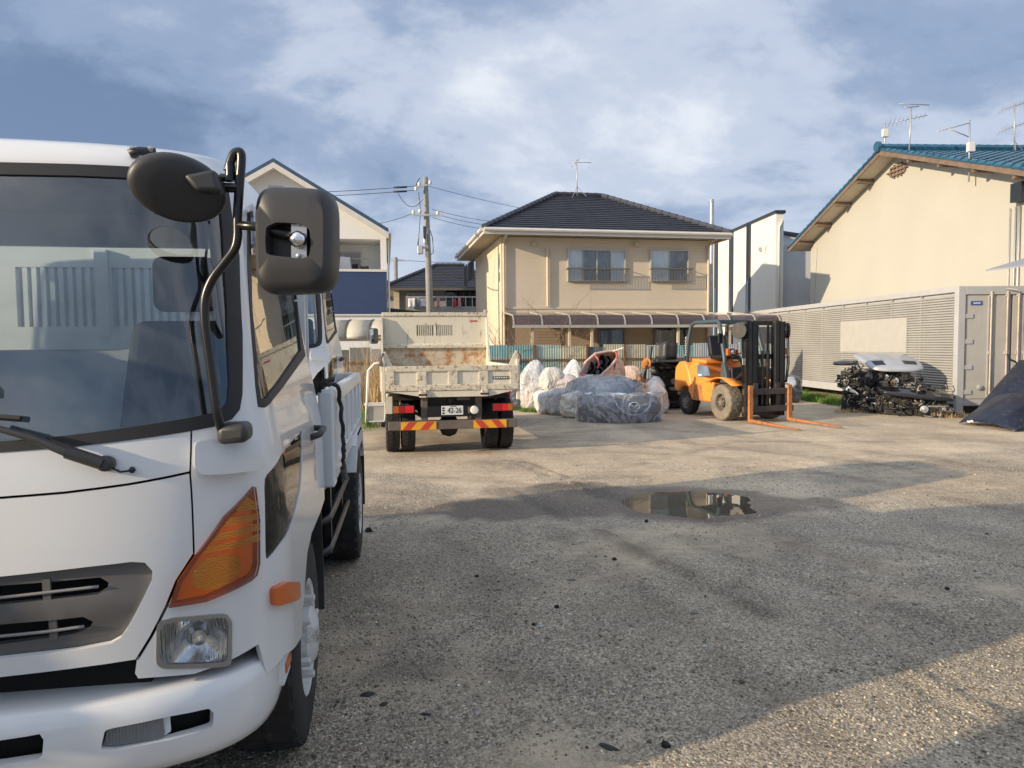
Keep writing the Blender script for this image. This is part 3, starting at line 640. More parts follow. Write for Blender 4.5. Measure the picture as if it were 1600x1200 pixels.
    # inner skin, so that gaps read dark and the cab has a lining
    wo = sh.half([(0, 262), (200, 268), (300, 274), (340, 281), (352, 300), (360, 360), (366, 480), (367, 610), (361, 636), (345, 650), (200, 677), (0, 700)])
    so = sh.poly([(388, 334), (390, 450), (401, 600), (405, 632), (413, 632), (439, 602), (474, 552), (471, 468), (461, 354), (431, 328)])
    hh = sh.poly([(240, 955), (366, 950), (368, 1046), (240, 1050)])
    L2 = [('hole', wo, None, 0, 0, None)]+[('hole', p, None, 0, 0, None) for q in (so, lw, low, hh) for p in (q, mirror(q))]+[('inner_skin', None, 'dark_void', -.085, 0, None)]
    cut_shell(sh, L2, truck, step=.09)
    L3 = [('hole', wo, None, 0, 0, None)]+[('hole', p, None, 0, 0, None) for q in (so, lw, low) for p in (q, mirror(q))]
    L3 += [('cab_lining', [(-sh.Smax, sh.T_of_z(1.25)), (sh.Smax, sh.T_of_z(1.25)), (sh.Smax, sh.T1), (-sh.Smax, sh.T1)], 'cab_lining', -.05, 0, None)]
    cut_shell(sh, L3, truck, step=.09)
    # roof and rear wall
    ring = [sh.pos(sh.Smax*i/40, sh.T1) for i in range(41)]; b = MB()
    for z0, nm, mt in ((0, 'roof', 'truck_white'), (-.05, 'roof_lining', 'cab_lining')):
        b = MB(); b.grid(lambda i, j: Vector((ring[round(j*40)].x*(1-2*i), ring[round(j*40)].y, ring[round(j*40)].z+.012*(1-(1-2*i)**2)*min(1, ring[round(j*40)].x*2)+z0)), 10, 40); b.build(nm, mt, truck, smooth=True)
    b = MB(); y0, y1 = 1.47, 1.515
    b.bx(-.98, .98, y0, y1, .85, 1.60); b.bx(-.90, .90, y0, y1, 2.06, 2.225); b.bx(-.95, -.80, y0, y1, 1.60, 2.06); b.bx(.80, .95, y0, y1, 1.60, 2.06); b.build('rear_wall', 'truck_white', truck, bevel=.01)
    MB().bx(-.80, .80, 1.49, 1.496, 1.60, 2.06).build('rear_window', 'house_glass', truck)
    MB().bx(-.84, .84, .34, 1.47, .80, .86).build('cab_floor', 'dash_grey', truck)
    # dashboard, seats, wheel
    b = MB(); b.prism([(.24, 1.24), (.34, 1.315), (.48, 1.32), (.56, 1.26), (.55, .9), (.3, .9)], lambda a, z, c: (c, a, z), -.84, .84); b.build('dashboard', 'dash_grey', truck, bevel=.02)
    for sx in (-.52, .55):
        b = MB(); b.hull8([(sx-.25, 1.05, 1.0), (sx+.25, 1.05, 1.0), (sx+.25, 1.25, 1.0), (sx-.25, 1.25, 1.0), (sx-.21, 1.24, 1.72), (sx+.21, 1.24, 1.72), (sx+.21, 1.36, 1.72), (sx-.21, 1.36, 1.72)]); b.bx(sx-.25, sx+.25, .72, 1.2, .95, 1.10)
        st = b.build('seat', 'seat_cloth', truck, bevel=.05, seg=3, smooth=40)
        b = MB(); b.bx(sx-.13, sx+.13, 1.27, 1.37, 1.76, 2.0); b.build('headrest', 'seat_cloth', st, bevel=.04, seg=3)
    c = V(-.52, .66, 1.36); ax = V(0, -.75, .66).normalized(); x = V(1, 0, 0); y = ax.cross(x)
    b = MB(); b.tube([c+(x*cos(t*pi/16)+y*sin(t*pi/16))*.21 for t in range(32)], .014, 8, closed=True)
    for t in (0.5, 2.6, 4.7): b.bar(c, c+(x*cos(t)+y*sin(t))*.2, .03, .015)
    b.cyl(c, c-ax*.3, .03); b.build('steering_wheel', 'black_plastic', truck, smooth=40)
    # grille bars, black shelf behind
    for px0 in ([(0, 936), (80, 927), (165, 917)], [(0, 997), (70, 990), (140, 980)]):
        q = [sh.px(*p) for p in px0]; q = [(-a, t) for a, t in q[::-1]]+[(0, q[0][1])]+q
        q = [sh.pos(a+(q[i+1][0]-a)*k/6, t+(q[i+1][1]-t)*k/6)-sh.nrm(a, t)*.012 for i, (a, t) in enumerate(q[:-1]) for k in range(6)]
        MB().tube(q, .0045, 6).build('grille_bar', 'grille_bar_grey', truck, smooth=True)
    for x0 in (67, 77):
        a = sh.pos(*sh.px(x0, 908 if x0 == 67 else 966))-V(0, -.02, 0); c = sh.pos(*sh.px(x0+2, 946 if x0 == 67 else 1003))-V(0, -.02, 0); MB().bar(a, c, .008, .02).build('grille_strut', 'grille_grey', truck)
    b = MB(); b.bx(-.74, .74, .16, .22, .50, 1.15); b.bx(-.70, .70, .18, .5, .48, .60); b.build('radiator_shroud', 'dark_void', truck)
    for q in (lamp, mirror(lamp)): cut_shell(sh, [('lamp_cover', q, 'amber_cover', .020, .010, None), ('rest', None, None, 0, 0, None)], truck, step=.03)
    # headlamp lens and bulb cover
    for sg in (1, -1):
        me = MB(); q = [(hx+.085*cos(t), hy) for t in (0,)]
        lens = cut_shell(sh, [('headlamp_lens', hl if sg > 0 else mirror(hl), 'ribbed_lens', .004, 0, None), ('rest', None, None, 0, 0, None)], truck, step=.03)
        p = sh.pos(sg*hx, hy)-sh.nrm(sg*hx, hy)*.05; MB().lathe([(.0, .03), (.016, .026), (.020, .01), (.020, 0)], p, sh.nrm(sg*hx, hy), 16).build('bulb_cover', 'chrome', truck, smooth=40)
    # side marker lamps
    for sg in (1, -1):
        q = sh.poly([(421, 918), (441, 908), (459, 909), (460, 935), (440, 942), (422, 946)])
        cut_shell(sh, [('marker_lamp', rounded(q if sg > 0 else mirror(q), 2, .2), 'marker_orange', .022, .024, None), ('rest', None, None, 0, 0, None)], truck, step=.03)
    # wiper
    def onsh(x, y, o): S, T = sh.px(x, y); return sh.pos(S, T)+sh.nrm(S, T)*o
    b = MB(); b.tube([onsh(2, 668, .045), onsh(60, 684, .045), onsh(112, 706, .04)], [.008, .011, .014], 8); b.tube([onsh(112, 706, .038), onsh(165, 724, .03)], .018, 10); b.lathe([(.022, 0), (.022, .03), (.012, .04)], onsh(168, 724, 0), sh.nrm(*sh.px(168, 724)), 14); w = b.build('wiper_arm', 'black_plastic', truck, smooth=40)
    b = MB(); a0, a1 = sh.px(2, 668); b.tube([sh.pos(a0-.02, a1)+sh.nrm(a0, a1)*.04, sh.pos(a0-.5, a1+.05)+sh.nrm(a0-.5, a1)*.04], .008, 6); b.tube([onsh(38, 655, .02), onsh(2, 652, .02), sh.pos(a0-.65, a1+.07)+sh.nrm(a0-.5, a1)*.02], .009, 6); b.build('wiper_blade', 'rubber_trim', w, smooth=40)
    b = MB(); b.tube([onsh(176, 730, .02), onsh(190, 737, .015), onsh(205, 735, .012)], .003, 6); b.lathe([(.0, -.01), (.009, -.004), (.009, .004), (0, .01)], onsh(208, 734, .014), (1, 0, 0), 10); b.build('washer_nozzle', 'rubber_trim', w, smooth=True)
    # grip on the roof edge
    b = MB(); b.tube([onsh(203, 246, .012), onsh(218, 244, .018), onsh(243, 243, .012)], .013, 8); g = b.build('roof_grip', 'black_plastic', truck, smooth=True)
    for x in (208, 236): MB().lathe([(.008, 0), (.008, .01), (.004, .012)], onsh(x, 244, .022), sh.nrm(*sh.px(x, 244)), 8).build('bolt', 'steel', g)
    # smoked window visor
    for sg in (1, -1):
        q = sh.poly([(386, 330), (400, 318), (402, 400), (400, 410), (391, 400)]); cut_shell(sh, [('window_visor', q if sg > 0 else mirror(q), 'smoke_visor', .02, .01, None), ('rest', None, None, 0, 0, None)], truck, step=.03)
    # door handle
    S, T = sh.px(489, 676)
    for sg in (1, -1):
        p = sh.pos(sg*S, T); b = MB(); b.tube([p+V(0, -.09, -.01), p+V(sg*.035, -.075, 0), p+V(sg*.04, .05, .012), p+V(0, .075, .012)], .014, 8); h = b.build('door_handle', 'black_plastic', truck, smooth=True)
        MB().lathe([(.012, 0), (.012, .006)], p+V(0, .01, -.06), (sg, 0, 0), 12).build('door_lock', 'steel', h)
    return sh, onsh
# ribbed lens: see-through with fine vertical flutes
def ribbed():
    m = glassy('ribbed_lens', (.94, .96, .97), ior=1.5, rough=.04); nt = m.node_tree; N = nt.nodes.new; tc = N('ShaderNodeTexCoord'); w = N('ShaderNodeTexWave'); w.bands_direction = 'X'; w.inputs['Scale'].default_value = 28; w.inputs['Distortion'].default_value = .6; nt.links.new(tc.outputs['Object'], w.inputs[0])
    bp = N('ShaderNodeBump'); bp.inputs['Distance'].default_value = .006; bp.inputs['Strength'].default_value = 1.0; nt.links.new(w.outputs[1], bp.inputs['Height'])
    for n in nt.nodes:
        if n.type in ('BSDF_GLOSSY', 'FRESNEL'): nt.links.new(bp.outputs[0], n.inputs['Normal'])
ribbed()
def lamp_mats():
    m = glassy('amber_cover', (1.0, .95, .85), ior=1.6, rough=.03)
    m = MAT['amber_light']; nt = m.node_tree; N = nt.nodes.new; tc = N('ShaderNodeTexCoord'); w = N('ShaderNodeTexWave'); w.bands_direction = 'Z'; w.inputs['Scale'].default_value = 42; w.inputs['Distortion'].default_value = 1.5; w.inputs['Detail Scale'].default_value = 4; nt.links.new(tc.outputs['Object'], w.inputs[0]); bp = N('ShaderNodeBump'); bp.inputs['Distance'].default_value = .006; nt.links.new(w.outputs[1], bp.inputs['Height']); nt.links.new(bp.outputs[0], nt.nodes['Principled BSDF'].inputs['Normal'])
lamp_mats()
cab_shell, on_cab = build_cab(truck)

def build_bumper(truck):
    K = [(.16, .375, 1.00, .38), (.06, .39, 1.03, .40), (.015, .425, 1.05, .42), (.0, .49, 1.06, .42), (.0, .57, 1.06, .42), (.010, .608, 1.055, .42), (.03, .626, 1.045, .41), (.16, .634, .98, .38)]
    sh = Shell(K, .62, TM); Rg = []
    fog = rounded(sh.poly([(157, 1171), (164, 1140), (262, 1120), (326, 1107), (334, 1114), (333, 1136), (265, 1156), (180, 1172)]), 2, .12)
    lens = rounded(sh.poly([(160, 1168), (166, 1142), (254, 1123), (258, 1150), (250, 1157), (175, 1170)]), 2, .12)
    for p in (lens, mirror(lens)): Rg.append(('fog_lamp', p, 'fog_glass', -.012, .02, None))
    hs = rounded(sh.poly([(254, 1123), (266, 1120), (268, 1148), (256, 1156)]), 1, .1)
    for p in (hs, mirror(hs)): Rg.append(('fog_lamp_side', p, 'bed_white', -.02, .03, None))
    for p in (fog, mirror(fog)): Rg.append(('open', p, None, 0, 0, None))
    ce = sh.half([(0, 1157), (40, 1151), (62, 1147), (68, 1156), (66, 1180), (58, 1187), (0, 1196)]); Rg.append(('open', ce, None, 0, 0, None))
    Rg.append(('bumper', None, 'truck_white', 0, .03, None)); cut_shell(sh, Rg, truck)
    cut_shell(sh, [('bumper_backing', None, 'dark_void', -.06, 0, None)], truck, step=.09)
mat('fog_glass', (.20, .21, .22), rough=.12, var=.2, coat=1.0)
def ribs():
    m = MAT['fog_glass']; nt = m.node_tree; N = nt.nodes.new; tc = N('ShaderNodeTexCoord'); w = N('ShaderNodeTexWave'); w.bands_direction = 'X'; w.inputs['Scale'].default_value = 38; nt.links.new(tc.outputs['Object'], w.inputs[0]); bp = N('ShaderNodeBump'); bp.inputs['Distance'].default_value = .004; nt.links.new(w.outputs[1], bp.inputs['Height']); nt.links.new(bp.outputs[0], nt.nodes['Principled BSDF'].inputs['Normal'])
ribs()
build_bumper(truck)

def make_wheel(parent, x, y, r, w, side, rim='rim_white', ty='tyre', treads=26, rr=.56, dish=.03, name='wheel'):
    """side +1: outer face towards +x"""
    t = thing(name, '', ''); del t['label']; del t['category']; t.parent = parent; t.location = (x, y, r)
    b = MB(); o = side*w/2; prof = [(r*rr, -w/2), (r*.80, -w*.52), (r*.93, -w*.48), (r*.985, -w*.40), (r*.985, w*.40), (r*.93, w*.48), (r*.80, w*.52), (r*rr, w/2)]
    b.lathe(prof, (0, 0, 0), (1, 0, 0), 40, cap=False)
    for k in range(treads):
        a = 2*pi*k/treads
        for s, off in ((-1, 0), (1, .5)):
            aa = a+off*2*pi/treads; c = V(0, cos(aa), sin(aa)); tg = V(0, -sin(aa), cos(aa)); h = tg*(pi*r/treads*.62)
            p0, p1 = c*(r*.972), c*r; x0, x1 = s*w*.04, s*w*.47
            b.hull8([V(x0, 0, 0)+p0-h, V(x1, 0, 0)+p0*.985-h*.9, V(x1, 0, 0)+p0*.985+h*.9, V(x0, 0, 0)+p0+h, V(x0, 0, 0)+p1-h, V(x1, 0, 0)+p1*.975-h*.9, V(x1, 0, 0)+p1*.975+h*.9, V(x0, 0, 0)+p1+h])
    ring = [(0, -w*.45), (0, w*.45)]
    b.build('tyre', ty, t, smooth=35)
    b = MB(); q = r*rr; b.lathe([(q*1.03, w*.46), (q*.98, w*.50), (q*.90, w*.47), (q*.84, w*.30), (q*.80, w*.30-dish*.3), (q*.52, w*.30-dish*.2), (q*.50, w*.40), (q*.34, w*.42), (q*.32, w*.50), (0.0001, w*.52)], (0, 0, 0), (side, 0, 0), 32, cap=False); b.build('rim', rim, t, smooth=35)
    b = MB(); b.lathe([(q*1.0, -w*.46), (q*.9, -w*.3), (.001, -w*.28)], (0, 0, 0), (side, 0, 0), 24, cap=False); b.build('rim_back', 'chassis', t, smooth=35)
    for k in range(6):
        a = 2*pi*k/6; MB().lathe([(r*.045, w*.38), (r*.045, w*.50), (r*.03, w*.52)], (0, q*.42*cos(a), q*.42*sin(a)), (side, 0, 0), 6).build('wheel_nut', 'steel', t)
    return t
def build_chassis(truck):
    for s in (1, -1):
        w = make_wheel(truck, s*.965, .96, .415, .235, s, dish=.03)
        if True:
            b = MB(); b.lathe([(.12, .09), (.12, .125), (.085, .15), (0.001, .16)], (0, 0, 0), (s, 0, 0), 20); b.build('hub', 'rim_white', w, smooth=40)
            for k in range(6): a = pi*k/3+.3; MB().lathe([(.016, .08), (.016, .138), (.010, .142)], (0, .15*cos(a), .15*sin(a)), (s, 0, 0), 6).build('wheel_nut', 'rim_white', w)
        make_wheel(truck, s*1.045, 3.46, .415, .235, s, dish=.09); make_wheel(truck, s*.785, 3.46, .415, .235, s, dish=.03)
        MB().bx(s*.42-.04, s*.42+.04, .3, 4.05, .62, .80).build('chassis_rail', 'chassis', truck)
        # guard rails between the wheels
        for z in (.56, .72):
            MB().tube([(s*1.06, 1.62, z), (s*1.10, 1.72, z), (s*1.11, 2.85, z)], .02, 8).build('guard_rail', 'satin_black', truck, smooth=True)
        for yy in (1.85, 2.6): MB().bar((s*1.08, yy, .50), (s*1.08, yy, .9), .04).build('guard_bracket', 'satin_black', truck)
        b = MB(); b.grid(lambda i, j: V(s*(.80+.30*i), 1.36+.06*sin(j*2), .86-.50*j), 4, 6); b.build('mud_flap', 'black_plastic', truck, solid=.012)
        b = MB(); b.grid(lambda i, j: V(s*(.70+.35*i), .96+.47*cos(pi*(.02+.96*j)), .42+.50*sin(pi*(.02+.96*j))), 2, 16); b.build('wheel_arch_liner', 'black_plastic', truck, solid=.01, smooth=True)
        # rear mudguards, white
        b = MB(); prof = [(2.93, .74), (3.02, .90), (3.18, .96), (3.75, .96), (3.92, .90), (4.0, .70)]
        for k in range(len(prof)-1):
            (a, za), (c, zc) = prof[k], prof[k+1]; b.quad((s*.66, a, za), (s*1.17, a, za), (s*1.17, c, zc), (s*.66, c, zc))
        b.add([(s*1.17, a, z) for a, z in prof]+[(s*1.17, a, z-.10 if 0 < i < 5 else z) for i, (a, z) in enumerate(prof)], [(i, i+1, 7+i, 6+i) for i in range(5)])
        b.build('mudguard', 'bed_white', truck, solid=.012)
        MB().bx(s*.9-.27, s*.9+.27, 4.02, 4.035, .28, .70).build('rear_flap', 'rubber_trim', truck)
        # step under the door with reflector
        b = MB(); b.bx(s*1.0-.07, s*1.0+.07, .42, .56, .46, .60); st = b.build('cab_step', 'bed_white', truck, bevel=.01)
        MB().bx(s*1.072-.004, s*1.072+.004, .44, .54, .50, .53).build('reflector', 'marker_orange', st)
    b = MB(); b.cyl((-1.0, .96, .415), (1.0, .96, .415), .06); b.build('front_axle', 'chassis', truck); b = MB(); b.cyl((-1.0, 3.46, .415), (1.0, 3.46, .415), .08); b.lathe([(.0, -.2), (.17, -.1), (.2, 0), (.17, .1), (0, .2)], (0, 3.46, .415), (1, 0, 0)); b.build('rear_axle', 'chassis', truck)
    b = MB(); b.bx(.52, .98, 1.75, 2.55, .48, .86); b.build('fuel_tank', 'satin_black', truck, bevel=.05, seg=3); b = MB(); b.bx(-.98, -.52, 1.75, 2.4, .5, .86); b.build('battery_box', 'satin_black', truck, bevel=.02)
    b = MB(); b.bx(-.35, .35, .5, 1.4, .55, .85); b.build('engine_sump', 'chassis', truck, bevel=.05)
    b = MB()   # corrugated intake hose behind the cab
    b.tube([V(.86, 1.58, .98), V(.93, 1.62, .80), V(.96, 1.70, .72)], .085, 12); b.build('intake_hose', 'chassis', truck, smooth=True)
    # ---- load bed
    B0, B1, zf = 1.62, 4.18, .95; W2 = 1.145
    b = MB(); b.bx(-W2+.05, W2-.05, B0, B1, zf-.06, zf); b.build('bed_floor', 'bed_white', truck)
    for k in range(5): MB().bx(-1.0, 1.0, B0+.2+.5*k, B0+.28+.5*k, .82, zf-.062).build('cross_member', 'bed_white', truck)
    for s in (1, -1):
        x0, x1 = (W2-.06, W2) if s > 0 else (-W2, -W2+.06)
        g = MB().bx(x0, x1, B0+.12, B1, 1.30, 1.38).build('side_gate', 'bed_white', truck, bevel=.008)
        MB().bx(x0+.018, x1-.018, B0+.13, B1-.01, zf+.001, 1.302).build('gate_sheet', 'bed_white', g)
        MB().bx(x0, x1, B0+.12, B1, zf-.03, zf+.06).build('lower_rail', 'bed_white', g, bevel=.006)
        for k in range(6):
            yy = B0+.16+k*(B1-B0-.26)/5; MB().bx(x0+.002, x1-.002, yy-.03, yy+.05, zf+.06, 1.30).build('gate_rib', 'bed_white', g, bevel=.005)
        MB().bx(s*W2-.075*(1 if s > 0 else 0)-(0 if s > 0 else 0), s*W2+.075*(0 if s > 0 else 1), B0-.02, B0+.11, zf-.05, 1.385).build('corner_post', 'bed_white', truck, bevel=.012)
    MB().bx(-W2, W2, B1+.004, B1+.06, zf-.03, 1.38).build('tailgate', 'bed_white', truck, bevel=.01)
    # headboard with two slotted windows
    y0, y1 = 1.74, 1.777; za, zb = 1.71, 1.995; MB().bx(-1.0, 1.0, 1.86, 1.88, zf, 2.10).build('bed_front_board', 'bed_white', truck); b = MB(); b.bx(-1.0, 1.0, y0, y1, zf, za); b.bx(-1.0, 1.0, y0, y1, zb, 2.13); b.bx(-1.0, -.33, y0, y1, za, zb); b.bx(.025, .095, y0, y1, za, zb); b.bx(.455, 1.0, y0, y1, za, zb)
    for x0 in (-.33, .095):
        n = 9; p = (.36-.002)/n
        for k in range(1, n): b.bx(x0+k*p-.0105, x0+k*p+.0105, y0+.002, y1-.002, za, zb)
    hb = b.build('headboard', 'bed_white', truck); MB().bx(.03, .085, y0-.03, y0-.002, 1.66, 2.08).build('headboard_rib', 'bed_white', hb); MB().bx(-1.0, 1.0, y0-.035, y1+.02, 2.13, 2.17).build('top_rail', 'bed_white', hb, bevel=.008)
    # loose wiring loom hanging at the front of the bed
    loom = [V(1.08, 1.60, 1.40), V(1.13, 1.66, 1.42), V(1.16, 1.72, 1.40), V(1.165, 1.80, 1.28), V(1.168, 1.88, 1.12), V(1.168, 1.86, 1.02), V(1.168, 1.83, .96), V(1.17, 1.88, .90)]
    pts = []
    for i in range(len(loom)-1):
        for k in range(5): t = k/5; pts.append(loom[i].lerp(loom[i+1], t)+V(.004*sin(9*(i+t)), .010*sin(7*(i+t)), 0))
    b = MB(); b.tube(pts+[loom[-1]], .011, 7); b.tube([pts[14], pts[14]+V(.01, -.05, -.05)], .006, 6); b.tube([pts[22], pts[22]+V(.01, -.06, -.03)], .006, 6)
    for k in range(5): b.tube([V(1.08, 1.60, 1.38+.01*k), V(1.10+.01*k, 1.57+.03*k, 1.44), V(1.12, 1.66+.01*k, 1.41)], .008, 6)
    lm = b.build('wiring_loom', 'rubber_trim', truck, smooth=True); b = MB(); b.cyl(loom[-2], loom[-1], .018, 10); b.build('plug', 'lump_grey', lm)
build_chassis(truck)

# ---- mirrors of the near truck
def build_mirrors(truck):
    D0 = 1.97
    def p(x, y, d=0): return tl(x, y, D0+d)
    arm = [(350, 684, .03), (340, 650), (333, 600), (325, 540), (320, 500), (321, 465), (332, 436), (350, 412), (366, 390), (371, 370), (371, 340), (374, 290), (377, 250), (375, 238), (366, 240), (360, 254), (356, 268)]
    pts = [p(*q) for q in arm]; sm = []
    for i in range(len(pts)-1):
        for k in range(4):
            a, b_, c, d = pts[max(i-1, 0)], pts[i], pts[i+1], pts[min(i+2, len(pts)-1)]; t = k/4; sm.append(.5*((2*b_)+(-a+c)*t+(2*a-5*b_+4*c-d)*t*t+(-a+3*b_-3*c+d)*t**3))
    MB().tube(sm+[pts[-1]], .0125, 12).build('mirror_arm', 'satin_black', truck, smooth=True)
    b = MB(); b.tube([p(372, 352), p(400, 354), p(430, 362), p(462, 369)], [.012, .013, .015, .016], 10); b.build('mirror_stay', 'satin_black', truck, smooth=True)
    c = [p(340, 662, .03), p(388, 660, .03), p(390, 690, .03), p(342, 694, .03)]
    b = MB(); b.hull8([q+V(0, -.03, 0) for q in c]+[q+V(0, .07, 0) for q in c]); b.build('mirror_foot', 'black_plastic', truck, bevel=.018, seg=3, smooth=40)
    # large door mirror: hollow-backed shell with a recessed window
    ax = p(524, 380)-p(397, 380); up = p(460, 290)-p(460, 460); cx = p(460, 375); fx = ax.normalized(); fz = up.normalized(); fy = fx.cross(fz); 
    if fy.y < 0: fy = -fy          # away from the viewer
    hw, hh = ax.length/2*.985, up.length/2*.985
    def se(t, e=5.0): c_, s_ = cos(t), sin(t); return (abs(c_)**(2/e)*(1 if c_ >= 0 else -1), abs(s_)**(2/e)*(1 if s_ >= 0 else -1))
    n = 48; rings = [(.80, .80, 0.0), (.90, .90, .012), (.965, .97, .032), (1, 1, .065), (1, 1, .095), (.97, .97, .10)]; vs = []; fs = []
    hole = [(-.62, -.02), (-.60, .20), (-.35, .29), (.25, .27), (.47, .16), (.50, -.15), (.46, -.33), (.30, -.38), (-.60, -.30)]
    def loc(a, b_, d): return cx+fx*(a*hw)+fz*(b_*hh*(1-.03*a))+fy*d
    for sx, sz, d in rings:
        for k in range(n): q = se(2*pi*k/n); vs.append(loc(q[0]*sx, q[1]*sz, d-.035))
    for r in range(len(rings)-1):
        for k in range(n): fs.append((r*n+k, r*n+(k+1) % n, (r+1)*n+(k+1) % n, (r+1)*n+k))
    # back face with the recess cut out
    outer = [(se(2*pi*k/n)[0]*.80, se(2*pi*k/n)[1]*.80) for k in range(n)]; hp = rounded(hole, 3, .22)
    P2 = [Vector(q) for q in outer]+[Vector(q) for q in hp]; E2 = [(i, (i+1) % n) for i in range(n)]+[(n+i, n+(i+1) % len(hp)) for i in range(len(hp))]
    v2, _, f2, *_ = delaunay_2d_cdt(P2, E2, [], 1, 1e-6); o = len(vs)
    C2 = np.array([np.mean([tuple(v2[i]) for i in f], 0) for f in f2]); ins = inside(C2, hp)
    vs += [loc(q.x, q.y, -.035-.008*(1-q.x**2)) if False else loc(q.x, q.y, -.035) for q in v2]; fs += [tuple(i+o for i in f) for f, h in zip(f2, ins) if not h]
    o = len(vs); m = len(hp); vs += [loc(a, b_, -.035) for a, b_ in hp]+[loc(a*.97, b_*.97, .02) for a, b_ in hp]; fs += [(o+i, o+(i+1) % m, o+m+(i+1) % m, o+m+i) for i in range(m)]; fs.append(tuple(o+m+i for i in range(m)))
    me = bpy.data.meshes.new('door_mirror'); me.from_pydata([tuple(v) for v in vs], [], fs); bm = bmesh.new(); bm.from_mesh(me); bmesh.ops.remove_doubles(bm, verts=bm.verts, dist=.0003); bmesh.ops.recalc_face_normals(bm, faces=bm.faces); bm.to_mesh(me); bm.free(); smooth_by_angle(me, 42)
    mir = link('door_mirror', me, 'black_plastic', truck)
    b = MB(); b.add([loc(se(2*pi*k/n)[0]*.95, se(2*pi*k/n)[1]*.95, .062) for k in range(n)], [tuple(range(n))]); b.build('mirror_glass', 'mirror_face', mir)
    b = MB(); a = loc(.17, -.02, -.018); b.bar(a-fz*.052, a+fz*.052, .042, .006, up=fy); pl = b.build('clamp_plate', 'steel', mir); 
    b = MB(); b.lathe([(.0, -.024), (.014, -.02), (.022, -.008), (.024, 0), (.022, .008), (.014, .02), (0, .024)], a-fy*.012, fx, 18); b.build('ball_joint', 'chrome', pl, smooth=True)
    for s in (1, -1): MB().lathe([(.006, 0), (.006, .006), (.003, .007)], a+fz*(.043*s)-fy*.003, -fy, 8).build('screw', 'steel', pl)
    # round convex mirror in front of the windscreen
    c = p(279, 296, -.06); nx = (p(345, 330, -.06)-p(213, 268, -.06)).normalized(); vw = (TMi.to_3x3() @ ray(279, 296)).normalized(); vx = nx; ny = vw.cross(vx).normalized(); ax = (vw*.90+ny*(-.12)+V(0, 0, -.22)).normalized()
    ax = (vw+V(0, 0, .30)).normalized(); e1 = (nx-ax*nx.dot(ax)).normalized(); e2 = ax.cross(e1); ra, rb = .122, .088
    vs = []; fs = []; n = 40; rg = [(.0, -.020), (.5, -.018), (.84, -.012), (.95, -.006), (1, .004), (1, .020), (.95, .024), (.5, .020), (0, .018)]
    for r_, h in rg:
        for k in range(n): t = 2*pi*k/n; vs.append(c+e1*(ra*r_*cos(t))+e2*(rb*r_*sin(t))+ax*h)
    for r_ in range(len(rg)-1):
        for k in range(n): fs.append((r_*n+k, r_*n+(k+1) % n, (r_+1)*n+(k+1) % n, (r_+1)*n+k))
    me = bpy.data.meshes.new('round_mirror'); me.from_pydata([tuple(v) for v in vs], [], fs); bm = bmesh.new(); bm.from_mesh(me); bmesh.ops.remove_doubles(bm, verts=bm.verts, dist=.0003); bmesh.ops.recalc_face_normals(bm, faces=bm.faces); bm.to_mesh(me); bm.free()
    rm = link('round_mirror', me, 'black_plastic', truck, smooth=True)
    b = MB(); b.add([c+e1*(ra*.9*cos(2*pi*k/n))+e2*(rb*.9*sin(2*pi*k/n))+ax*.0255 for k in range(n)], [tuple(range(n))]); b.build('convex_glass', 'mirror_face', rm)
    q = [p(284, 272, -.10), p(335, 263, -.08), p(346, 300, -.08), p(305, 297, -.10)]; b = MB(); b.hull8([v+V(0, .05, 0) for v in q]+[v for v in q]); b.build('mirror_socket', 'black_plastic', rm, bevel=.012, seg=3, smooth=40)
    b = MB(); b.tube([p(338, 292, -.03), p(350, 293, 0), p(372, 294)], .013, 10); b.tube([p(345, 277, 0), p(362, 279, 0)], .011, 8); b.lathe([(.014, -.022), (.014, .022)], p(360, 270), (0, 0, 1), 10); b.build('mirror_clamp', 'satin_black', truck, smooth=40)
    b = MB(); b.tube([p(327, 345, .2), p(322, 400, .22), p(318, 470, .24)], .004, 6); b.build('aerial_lead', 'rubber_trim', truck)
build_mirrors(truck)

# ---- copies: a cab on the bed; an unseen truck added alongside to cast shade
NO_MIRROR = ('mirror_arm', 'mirror_stay', 'mirror_foot', 'door_mirror', 'round_mirror', 'mirror_clamp', 'wiring_loom', 'aerial_lead')
CHASSIS = ('wheel', 'chassis_rail', 'guard_rail', 'guard_bracket', 'mud_flap', 'wheel_arch_liner', 'rear_flap', 'cab_step', 'front_axle', 'rear_axle', 'fuel_tank', 'battery_box', 'engine_sump', 'intake_hose', 'bed_floor', 'cross_member', 'side_gate', 'corner_post', 'tailgate', 'headboard', 'bed_front_board', 'mudguard', 'wiper_arm', 'marker_lamp', 'lamp_rib', 'lamp_bowl', 'lamp_lens', 'lamp_edge', 'lamp_cover')
t3 = copy_tree(truck, skip=NO_MIRROR+CHASSIS); t3.name = 'truck_cab'; p = frame(-1.186, 4.97, TA); t3.location = (p.x, p.y, .665); t3.scale = (.66, .82, .68); tag(t3, 'smaller white truck cab carried on the near truck bed, behind its cab', 'truck cab')
t4 = copy_tree(truck, skip=NO_MIRROR); t4.name = 'tipper_truck.002'; t4.location = frame(TC-2.85, TE-.86, TA); tag(t4, 'unseen white truck added beyond the picture edge to shade the near truck', 'truck')
